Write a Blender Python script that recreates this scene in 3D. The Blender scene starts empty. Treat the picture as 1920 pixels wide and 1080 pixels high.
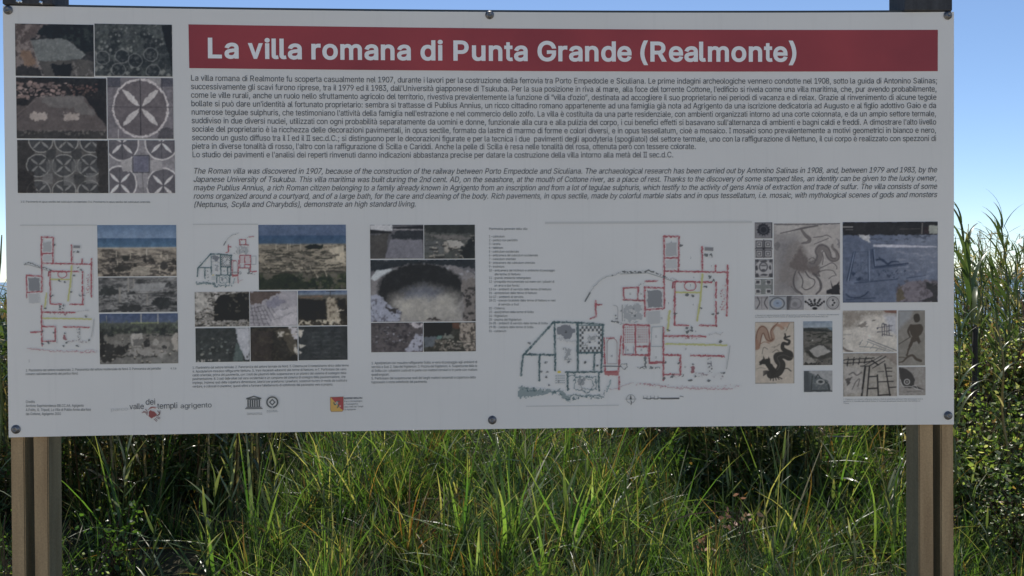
import bpy, math, random
import numpy as np
from mathutils import Vector, Matrix

# ------------------------------------------------------------------ camera
SC = bpy.context.scene
COL = SC.collection
CAM_POS = Vector((-0.0318, -2.536, 1.600))
F_PX = 1500.0                      # focal length in pixels of a 1920 px wide picture
PITCH, ROLL, YAW = -0.0116, -0.0064, -0.0386
PANEL_W, PANEL_H = 3.0, 1.335
PANEL_Z = 1.785                    # height of the panel's centre
BOW = 0.030                        # the sheet sags backwards between its posts

fwd = Vector((-math.sin(YAW)*math.cos(PITCH), math.cos(YAW)*math.cos(PITCH), math.sin(PITCH)))
r0 = Vector((math.cos(YAW), math.sin(YAW), 0))
u0 = r0.cross(fwd)
right = r0*math.cos(ROLL) + u0*math.sin(ROLL)
upv = -r0*math.sin(ROLL) + u0*math.cos(ROLL)
cam_d = bpy.data.cameras.new('camera'); cam = bpy.data.objects.new('camera', cam_d); COL.objects.link(cam)
m = Matrix((right, upv, -fwd)).transposed().to_4x4(); m.translation = CAM_POS
cam.matrix_world = m
cam_d.sensor_width = 36.0; cam_d.lens = 36.0*F_PX/1920.0
cam_d.clip_start = 0.05; cam_d.clip_end = 20000
SC.camera = cam

# ------------------------------------------------------------------ sky, sun, exposure
SUN_EL, SUN_AZ = math.radians(56), math.radians(0.5)     # straight behind the board
w = bpy.data.worlds.new('World'); SC.world = w; w.use_nodes = True
nt = w.node_tree; nt.nodes.clear()
sky = nt.nodes.new('ShaderNodeTexSky'); sky.sky_type = 'NISHITA'; sky.sun_disc = False
sky.sun_elevation = SUN_EL; sky.sun_rotation = SUN_AZ
sky.air_density = 1.0; sky.dust_density = 0.5; sky.ozone_density = 3.0; sky.altitude = 2200
bg = nt.nodes.new('ShaderNodeBackground'); bg.inputs[1].default_value = 0.117
wo = nt.nodes.new('ShaderNodeOutputWorld')
nt.links.new(sky.outputs[0], bg.inputs[0]); nt.links.new(bg.outputs[0], wo.inputs[0])
sd = bpy.data.lights.new('sun', 'SUN'); sd.energy = 4.5; sd.angle = math.radians(0.5); sd.color = (1.0, 0.95, 0.86)
so = bpy.data.objects.new('sun', sd); COL.objects.link(so)
sdir = Vector((math.sin(SUN_AZ)*math.cos(SUN_EL), math.cos(SUN_AZ)*math.cos(SUN_EL), math.sin(SUN_EL)))
so.rotation_euler = sdir.to_track_quat('Z', 'Y').to_euler()
SC.view_settings.view_transform = 'Standard'; SC.view_settings.look = 'None'
SC.view_settings.exposure = 0.27; SC.view_settings.gamma = 1.0
SC.view_settings.use_curve_mapping = False

# ------------------------------------------------------------------ helpers
rng = np.random.default_rng(7)
random.seed(7)

def ray(px, py):
    return (fwd*F_PX + right*(px-960.0) - upv*(py-540.0)).normalized()

def at(px, py, Y):
    """world point on the vertical plane y = Y seen at that pixel of the 1920x1080 photograph"""
    d = ray(px, py); t = (Y-CAM_POS.y)/d.y
    return CAM_POS + d*t

def bow(u): return BOW*(1-min(1.0, (u/1.5)**2))

def U(px, py):
    """photograph pixel -> (u, v) metres on the panel face"""
    y = 0.0
    for _ in range(4):
        p = at(px, py, y); y = bow(p.x)
    return p.x, p.z-PANEL_Z

def tag(o, label=None, cat=None, group=None, kind=None):
    if label: o['label'] = label
    if cat: o['category'] = cat
    if group: o['group'] = group
    if kind: o['kind'] = kind
    return o

def empty(name, loc=(0, 0, 0), rz=0.0):
    o = bpy.data.objects.new(name, None); COL.objects.link(o)
    o.location = loc; o.rotation_euler = (0, 0, rz); o.empty_display_size = 0.1
    return o

def link(name, me, parent=None, mat=None):
    if mat is not None and len(me.materials) == 0: me.materials.append(mat)
    o = bpy.data.objects.new(name, me); COL.objects.link(o)
    if parent is not None: o.parent = parent
    return o

def np_mesh(name, V, Fc, col=None, smooth=False):
    """V (n,3), Fc (m,k) with constant k, col (n,3) linear point colours"""
    V = np.asarray(V, np.float32); Fc = np.asarray(Fc, np.int32)
    me = bpy.data.meshes.new(name)
    n, k = Fc.shape
    me.vertices.add(len(V)); me.vertices.foreach_set('co', V.ravel())
    me.loops.add(n*k); me.loops.foreach_set('vertex_index', Fc.ravel())
    me.polygons.add(n)
    me.polygons.foreach_set('loop_start', np.arange(0, n*k, k, dtype=np.int32))
    try: me.polygons.foreach_set('loop_total', np.full(n, k, np.int32))
    except Exception: pass
    me.polygons.foreach_set('use_smooth', np.full(n, bool(smooth)))
    if col is not None:
        a = me.color_attributes.new('Col', 'FLOAT_COLOR', 'POINT')
        c = np.ones((len(V), 4), np.float32); c[:, :3] = col
        a.data.foreach_set('color', c.ravel())
    me.update(calc_edges=True)
    return me

def lin(c):
    c = np.asarray(c, float)/255.0
    return np.where(c <= 0.04045, c/12.92, ((c+0.055)/1.055)**2.4)

# ------------------------------------------------------------------ materials
def mat(name, base=(0.5, 0.5, 0.5), rough=0.6, metal=0.0, spec=0.5):
    m = bpy.data.materials.new(name); m.use_nodes = True
    b = m.node_tree.nodes['Principled BSDF']
    b.inputs['Base Color'].default_value = (*base, 1); b.inputs['Roughness'].default_value = rough
    b.inputs['Metallic'].default_value = metal; b.inputs['Specular IOR Level'].default_value = spec
    return m, m.node_tree, b

def noise_mix(nt, b, c0, c1, scale=(1, 1, 1), nscale=5.0, detail=6, bump=0.0, lo=0.35, hi=0.65, obj=True):
    tc = nt.nodes.new('ShaderNodeTexCoord'); mp = nt.nodes.new('ShaderNodeMapping')
    mp.inputs['Scale'].default_value = scale
    nz = nt.nodes.new('ShaderNodeTexNoise'); nz.inputs['Scale'].default_value = nscale; nz.inputs['Detail'].default_value = detail
    cr = nt.nodes.new('ShaderNodeValToRGB')
    cr.color_ramp.elements[0].position = lo; cr.color_ramp.elements[0].color = (*c0, 1)
    cr.color_ramp.elements[1].position = hi; cr.color_ramp.elements[1].color = (*c1, 1)
    nt.links.new(tc.outputs['Object' if obj else 'Generated'], mp.inputs[0]); nt.links.new(mp.outputs[0], nz.inputs['Vector'])
    nt.links.new(nz.outputs['Fac'], cr.inputs[0]); nt.links.new(cr.outputs[0], b.inputs['Base Color'])
    if bump:
        bp = nt.nodes.new('ShaderNodeBump'); bp.inputs['Strength'].default_value = bump; bp.inputs['Distance'].default_value = 0.01
        nt.links.new(nz.outputs['Fac'], bp.inputs['Height']); nt.links.new(bp.outputs[0], b.inputs['Normal'])
    return nz, cr

PANEL_ALB = np.array([0.755, 0.735, 0.70])
PANEL_SHOWN = np.array([137, 140, 143])      # how the white sheet shows in the photograph

def print_col(c):
    """printed colour (albedo) of something that shows as sRGB c on the shaded sheet"""
    return np.clip(PANEL_ALB*lin(c)/lin(PANEL_SHOWN), 0.004, 0.85)

def mat_print(name='printed ink'):
    m, nt, b = mat(name, rough=0.42, spec=0.35)
    a = nt.nodes.new('ShaderNodeAttribute'); a.attribute_name = 'Col'
    nt.links.new(a.outputs['Color'], b.inputs['Base Color'])
    return m
M_PRINT = mat_print()

M_PANEL, nt, b = mat('white laminated sheet', PANEL_ALB, 0.40, 0, 0.4)
_, cr = noise_mix(nt, b, tuple(PANEL_ALB*0.95), tuple(PANEL_ALB*1.03), (1, 1, 1), 2.2, 8, lo=0.3, hi=0.7)
# rain streaks and dust, stronger in some places than others
tc = nt.nodes.new('ShaderNodeTexCoord'); mp = nt.nodes.new('ShaderNodeMapping'); mp.inputs['Scale'].default_value = (26, 1, 0.9)
n2 = nt.nodes.new('ShaderNodeTexNoise'); n2.inputs['Scale'].default_value = 2.0; n2.inputs['Detail'].default_value = 7
nt.links.new(tc.outputs['Object'], mp.inputs[0]); nt.links.new(mp.outputs[0], n2.inputs['Vector'])
mr = nt.nodes.new('ShaderNodeMapRange'); mr.inputs[1].default_value = .56; mr.inputs[2].default_value = .78; mr.inputs[3].default_value = 1.0; mr.inputs[4].default_value = .955
nt.links.new(n2.outputs['Fac'], mr.inputs[0])
mx = nt.nodes.new('ShaderNodeMix'); mx.data_type = 'RGBA'; mx.blend_type = 'MULTIPLY'; mx.inputs[0].default_value = 1.0
nt.links.new(cr.outputs[0], mx.inputs[6]); nt.links.new(mr.outputs[0], mx.inputs[7]); nt.links.new(mx.outputs[2], b.inputs['Base Color'])
M_EDGE, nt, b = mat('dark grey sheet edge', (0.055, 0.065, 0.07), 0.6)
M_BANNER, nt, b = mat('wine red print', tuple(print_col((98, 39, 43))), 0.42, 0, 0.35)
noise_mix(nt, b, tuple(print_col((88, 35, 40))), tuple(print_col((102, 41, 45))), (1, 1, 1), 2.5, 6)
def ink(name, c): return mat(name, tuple(print_col(c)), 0.45, 0, 0.35)[0]
M_INK = ink('black print', (44, 47, 52)); M_INK2 = ink('dark grey print', (62, 66, 69)); M_INKGREY = ink('pale grey print', (121, 124, 127))
M_INKMID = ink('mid grey print', (84, 88, 90))
M_TITLE = ink('white print on red', (164, 154, 158))

def wood(name, a, c):
    m, nt, b = mat(name, rough=0.78, spec=0.3)
    nz, cr = noise_mix(nt, b, a, c, (14, 14, 1.3), 3.0, 10, bump=0.25, lo=0.25, hi=0.75)
    n2 = nt.nodes.new('ShaderNodeTexNoise'); n2.inputs['Scale'].default_value = 160; n2.inputs['Detail'].default_value = 3
    tc = nt.nodes.new('ShaderNodeTexCoord'); nt.links.new(tc.outputs['Object'], n2.inputs['Vector'])
    mx = nt.nodes.new('ShaderNodeMix'); mx.data_type = 'RGBA'; mx.blend_type = 'MULTIPLY'
    mr = nt.nodes.new('ShaderNodeMapRange'); mr.inputs[1].default_value = .35; mr.inputs[2].default_value = .65; mr.inputs[3].default_value = .88; mr.inputs[4].default_value = 1.08
    nt.links.new(n2.outputs['Fac'], mr.inputs[0]); nt.links.new(cr.outputs[0], mx.inputs[6])
    nt.links.new(mr.outputs[0], mx.inputs[7]); mx.inputs[0].default_value = 1.0
    nt.links.new(mx.outputs[2], b.inputs['Base Color'])
    return m
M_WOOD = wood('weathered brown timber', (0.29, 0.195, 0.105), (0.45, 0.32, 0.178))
M_WOODSHADE = wood('weathered timber in shade tone', (0.155, 0.118, 0.062), (0.235, 0.19, 0.11))  # same timber darkened, the shade of the side faces put into its colour
M_STEEL, nt, b = mat('zinc plated steel', (0.3, 0.3, 0.31), 0.5, 0.8)
noise_mix(nt, b, (0.12, 0.12, 0.125), (0.28, 0.28, 0.29), (1, 1, 1), 90, 5)

def leaf_mat(name, trans=0.45, rough=0.4, spec=0.5, tint=(1.75, 2.0, 0.7)):
    m = bpy.data.materials.new(name); m.use_nodes = True; nt = m.node_tree
    b = nt.nodes['Principled BSDF']; out = nt.nodes['Material Output']
    a = nt.nodes.new('ShaderNodeAttribute'); a.attribute_name = 'Col'
    tc = nt.nodes.new('ShaderNodeTexCoord'); nz = nt.nodes.new('ShaderNodeTexNoise'); nz.inputs['Scale'].default_value = 9; nz.inputs['Detail'].default_value = 5
    nt.links.new(tc.outputs['Object'], nz.inputs['Vector'])
    mr = nt.nodes.new('ShaderNodeMapRange'); mr.inputs[1].default_value = .3; mr.inputs[2].default_value = .7; mr.inputs[3].default_value = .7; mr.inputs[4].default_value = 1.3
    nt.links.new(nz.outputs['Fac'], mr.inputs[0])
    mx = nt.nodes.new('ShaderNodeMix'); mx.data_type = 'RGBA'; mx.blend_type = 'MULTIPLY'; mx.inputs[0].default_value = 1
    nt.links.new(a.outputs['Color'], mx.inputs[6]); nt.links.new(mr.outputs[0], mx.inputs[7])
    nt.links.new(mx.outputs[2], b.inputs['Base Color'])
    b.inputs['Roughness'].default_value = rough; b.inputs['Specular IOR Level'].default_value = spec
    t = nt.nodes.new('ShaderNodeBsdfTranslucent')
    m2 = nt.nodes.new('ShaderNodeMix'); m2.data_type = 'RGBA'; m2.blend_type = 'MULTIPLY'; m2.inputs[0].default_value = 1; m2.clamp_result = False
    nt.links.new(mx.outputs[2], m2.inputs[6]); m2.inputs[7].default_value = (*tint, 1)
    nt.links.new(m2.outputs[2], t.inputs['Color'])
    ms = nt.nodes.new('ShaderNodeMixShader'); ms.inputs[0].default_value = trans
    nt.links.new(b.outputs[0], ms.inputs[1]); nt.links.new(t.outputs[0], ms.inputs[2]); nt.links.new(ms.outputs[0], out.inputs[0])
    return m
M_GRASS = leaf_mat('grass blade')
M_REED = leaf_mat('reed leaf', 0.42, 0.30, 0.6, (1.5, 1.5, 0.8))
M_DRY = leaf_mat('dry leaf', 0.3, 0.5, 0.3, (1.2, 1.1, 0.9))
M_SHRUB = leaf_mat('broad shrub leaf', 0.48, 0.34, 0.6)

# ------------------------------------------------------------------ ground, sea
def gz(x, y):
    x = np.asarray(x, float); y = np.asarray(y, float)
    bank = 0.26*np.clip((y-0.6)/2.6, 0, 1)**1.3
    und = 0.05*np.sin(x*1.7+y*0.9)+0.04*np.sin(x*0.8-y*1.9+1.0)
    fall = -np.clip(y-9, 0, None)*0.11
    return bank+und*np.clip(y/2, 0, 1)+np.maximum(fall, -7)

M_SOIL, nt, b = mat('dry soil with thin grass', rough=0.95, spec=0.2)
noise_mix(nt, b, (0.014, 0.018, 0.009), (0.05, 0.045, 0.028), (1, 1, 1), 3.5, 12, bump=0.8, lo=0.38, hi=0.62)
gx = np.concatenate([np.array([-4000, -1000, -300, -100, -40, -20]), np.linspace(-12, 12, 97), np.array([20, 40, 100, 300, 1000, 4000])])
gy = np.concatenate([np.array([-4000, -1000, -300, -100, -40, -16]), np.linspace(-8, 12, 81), np.array([16, 24, 40, 70, 76])])
X, Y = np.meshgrid(gx, gy, indexing='ij'); Z = gz(X, Y)
V = np.stack([X, Y, Z], -1).reshape(-1, 3); ny = len(gy)
ii, jj = np.meshgrid(np.arange(len(gx)-1), np.arange(ny-1), indexing='ij'); a = (ii*ny+jj).ravel()
o = link('ground', np_mesh('ground', V, np.stack([a, a+ny, a+ny+1, a+1], 1), smooth=True), None, M_SOIL); tag(o, kind='structure')
M_BOUNCE, nt, b = mat('pale bounce path', rough=0.95, spec=0.2)  # unseen path in front, added pale to bounce sunlight onto the panel
noise_mix(nt, b, (0.48, 0.40, 0.28), (0.64, 0.55, 0.41), (1, 1, 1), 6, 12, bump=0.5)
px_ = np.linspace(-14, 14, 57); py_ = np.linspace(-9, -0.9, 17)
X, Y = np.meshgrid(px_, py_, indexing='ij'); Y = Y+np.where(Y > -1, .12*np.sin(X*1.3)+.05*np.sin(X*4.1), 0)
V = np.stack([X, Y, gz(X, Y)+0.006], -1).reshape(-1, 3)
ii, jj = np.meshgrid(np.arange(56), np.arange(16), indexing='ij'); a = (ii*17+jj).ravel()
o = link('path', np_mesh('path', V, np.stack([a, a+17, a+18, a+1], 1), smooth=True), None, M_BOUNCE); tag(o, kind='structure')
M_SEA, nt, b = mat('sea water', (0.012, 0.045, 0.085), 0.25, 0, 0.5)
noise_mix(nt, b, (0.01, 0.04, 0.08), (0.016, 0.055, 0.10), (1, 1, 1), 0.3, 6, bump=0.3)
s = 9000.0
o = link('sea', np_mesh('sea', [(-s, 30, -5), (s, 30, -5), (s, s*2, -5), (-s, s*2, -5)], [(0, 1, 2, 3)]), None, M_SEA); tag(o, kind='structure')

# ------------------------------------------------------------------ board
BOARD = empty('information_board', (0, 0, 0))
tag(BOARD, 'large white information panel with red title bar, held by paired timber posts', 'information board')

def on_panel(P, layer=0.0):
    """(n,2) panel coordinates -> world points on the bowed face, layer metres proud of it"""
    P = np.asarray(P, float)
    y = BOW*(1-np.minimum(1.0, (P[:, 0]/1.5)**2))-layer
    return np.stack([P[:, 0], y, P[:, 1]+PANEL_Z], 1)

def box_np(x0, x1, y0, y1, z0, z1, bev=0.003):
    import bmesh
    bm = bmesh.new(); bmesh.ops.create_cube(bm, size=1)
    for v in bm.verts: v.co = ((x0+x1)/2+v.co.x*(x1-x0), (y0+y1)/2+v.co.y*(y1-y0), (z0+z1)/2+v.co.z*(z1-z0))
    if bev: bmesh.ops.bevel(bm, geom=bm.edges[:], offset=bev, segments=2, affect='EDGES', profile=0.6)
    me = bpy.data.meshes.new('box'); bm.to_mesh(me); bm.free()
    return me

# sheet: front face grid + edges + back
nu = 61; TH = 0.006
us = np.linspace(-1.5, 1.5, nu); H2 = PANEL_H/2
F4 = []; 
top = on_panel(np.stack([us, np.full(nu, H2)], 1)); bot = on_panel(np.stack([us, np.full(nu, -H2)], 1))
topb = top+[0, TH, 0]; botb = bot+[0, TH, 0]
V = np.concatenate([bot, top, botb, topb]); n = nu
for i in range(nu-1):
    F4 += [(i, i+1, n+i+1, n+i), (2*n+i+1, 2*n+i, 3*n+i, 3*n+i+1), (n+i, n+i+1, 3*n+i+1, 3*n+i), (i+1, i, 2*n+i, 2*n+i+1)]
F4 += [(0, n, 3*n, 2*n), (n-1, 3*n-1, 4*n-1, 2*n-1)]
me = np_mesh('panel', V, F4); me.materials.append(M_PANEL); me.materials.append(M_EDGE)
for p in me.polygons:
    if abs(p.normal.y) < 0.7: p.material_index = 1
link('panel', me, BOARD)

def zpt(px, py, Y=0.045): return at(px, py, Y)
# four timber uprights in two pairs (front edges from the photograph)
PY0, PY1 = BOW*0+0.012, 0.094
def upright(pxa0, pxa1, pxb0, pxb1, ztop=2.60, name='post'):
    """left/right edges at y=830 px (a) and y=1070 px (b)"""
    A0, A1 = at(pxa0, 830, PY0), at(pxa1, 830, PY0); B0, B1 = at(pxb0, 1070, PY0), at(pxb1, 1070, PY0)
    def xz(P, Q, z): return P.x+(Q.x-P.x)*(z-P.z)/(Q.z-P.z)
    me = box_np(0, 1, PY0, PY1, 0, 1, 0)
    import bmesh
    bm = bmesh.new(); bmesh.ops.create_cube(bm, size=1)
    z0, z1 = -0.3, ztop
    for v in bm.verts:
        z = z1 if v.co.z > 0 else z0
        xl, xr = xz(A0, B0, z), xz(A1, B1, z)
        v.co = (xl if v.co.x < 0 else xr, PY0 if v.co.y < 0 else PY1, z)
    bmesh.ops.bevel(bm, geom=bm.edges[:], offset=0.003, segments=2, affect='EDGES')
    me = bpy.data.meshes.new(name); bm.to_mesh(me); bm.free()
    me.materials.append(M_WOOD); me.materials.append(M_WOODSHADE)
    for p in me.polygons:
        if abs(p.normal.x) > .6: p.material_index = 1  # side faces take the darker tone as painted shade
    return link(name, me, BOARD)
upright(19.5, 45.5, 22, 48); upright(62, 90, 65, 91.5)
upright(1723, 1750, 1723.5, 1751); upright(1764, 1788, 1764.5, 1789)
# spacer blocks between the uprights, hidden but for their top
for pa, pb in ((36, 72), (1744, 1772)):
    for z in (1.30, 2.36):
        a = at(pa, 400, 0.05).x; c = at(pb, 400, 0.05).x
        link('spacer_block', box_np(a+0.004, c-0.004, 0.02, 0.085, z-0.05, z+0.06), BOARD, M_WOODSHADE)
# dark weathered head block joining each pair above the sheet
M_HEAD = wood('blackened timber', (0.035, 0.037, 0.042), (0.075, 0.078, 0.085))
for pa, pb, pyb in ((4, 98, 10), (1697, 1786, 22)):
    a = at(pa, 3, -0.004); c = at(pb, 3, -0.004)
    link('head_block', box_np(a.x, c.x, -0.004, 0.099, PANEL_Z+H2+0.003, 2.62, 0.004), BOARD, M_HEAD)
# horizontal rails carrying the sheet; the upper one peeps over the top edge
for z, nm in ((PANEL_Z+H2+0.009-0.06, 1), (PANEL_Z+0.02, 0), (PANEL_Z-H2+0.045, 0)):
    xs = np.linspace(-1.40, 1.40, 25); yb = BOW*(1-(xs/1.5)**2)+TH+0.002
    # a thin rail bent with the sheet, between the uprights' inner sides
    Vv = []; 
    h = 0.060 if nm else 0.03
    for x, y in zip(xs, yb): Vv += [(x, y, z-h), (x, y+0.012, z-h), (x, y+0.012, z+h), (x, y, z+h)]
    Ff = []
    for i in range(24):
        q = i*4
        for k in range(4): Ff.append((q+k, q+(k+1) % 4, q+4+(k+1) % 4, q+4+k))
    Ff += [(3, 2, 1, 0), (96, 97, 98, 99)]
    link('rail', np_mesh('rail', Vv, Ff), BOARD, M_EDGE)

def bolt(px, py, r=0.0125):
    import bmesh
    u, v = U(px, py)
    c = on_panel([(u, v)])[0]
    bm = bmesh.new()
    prof = [(r*1.12, 0.0002), (r*1.10, 0.0022), (r*0.92, 0.0026), (r*0.86, 0.0050), (r*0.62, 0.0078), (r*0.30, 0.0090), (r*0.27, 0.0072), (0.0001, 0.0070)]
    N = 20; rings = []
    for rr, h in prof:
        rings.append([bm.verts.new((rr*math.cos(2*math.pi*k/N), -h, rr*math.sin(2*math.pi*k/N))) for k in range(N)])
    for a_, b_ in zip(rings[:-1], rings[1:]):
        for k in range(N):
            f = bm.faces.new((a_[k], a_[(k+1) % N], b_[(k+1) % N], b_[k])); f.smooth = True
    bmesh.ops.recalc_face_normals(bm, faces=bm.faces[:])
    me = bpy.data.meshes.new('bolt'); bm.to_mesh(me); bm.free()
    o = link('bolt', me, BOARD, M_STEEL); o.location = c
for b_ in ((15.5, 19), (918, 28), (1777, 29), (30, 805), (923, 787.5), (1777.5, 779)): bolt(*b_)
M_NAIL = mat('bright zinc', (0.8, 0.8, 0.8), 0.25, 1.0)[0]
# bolts through the head of the left pair of posts
for px in (34, 39.5, 77.5):
    c = at(px, 2.5 if px < 70 else 4.5, -0.008)
    me = box_np(-0.005, 0.005, -0.008, 0.001, -0.004, 0.004, 0.002)
    o = link('nail', me, BOARD, M_NAIL); o.location = (c.x, -0.004, c.z)
    o.rotation_euler = (0, 0.5, 0)

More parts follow.
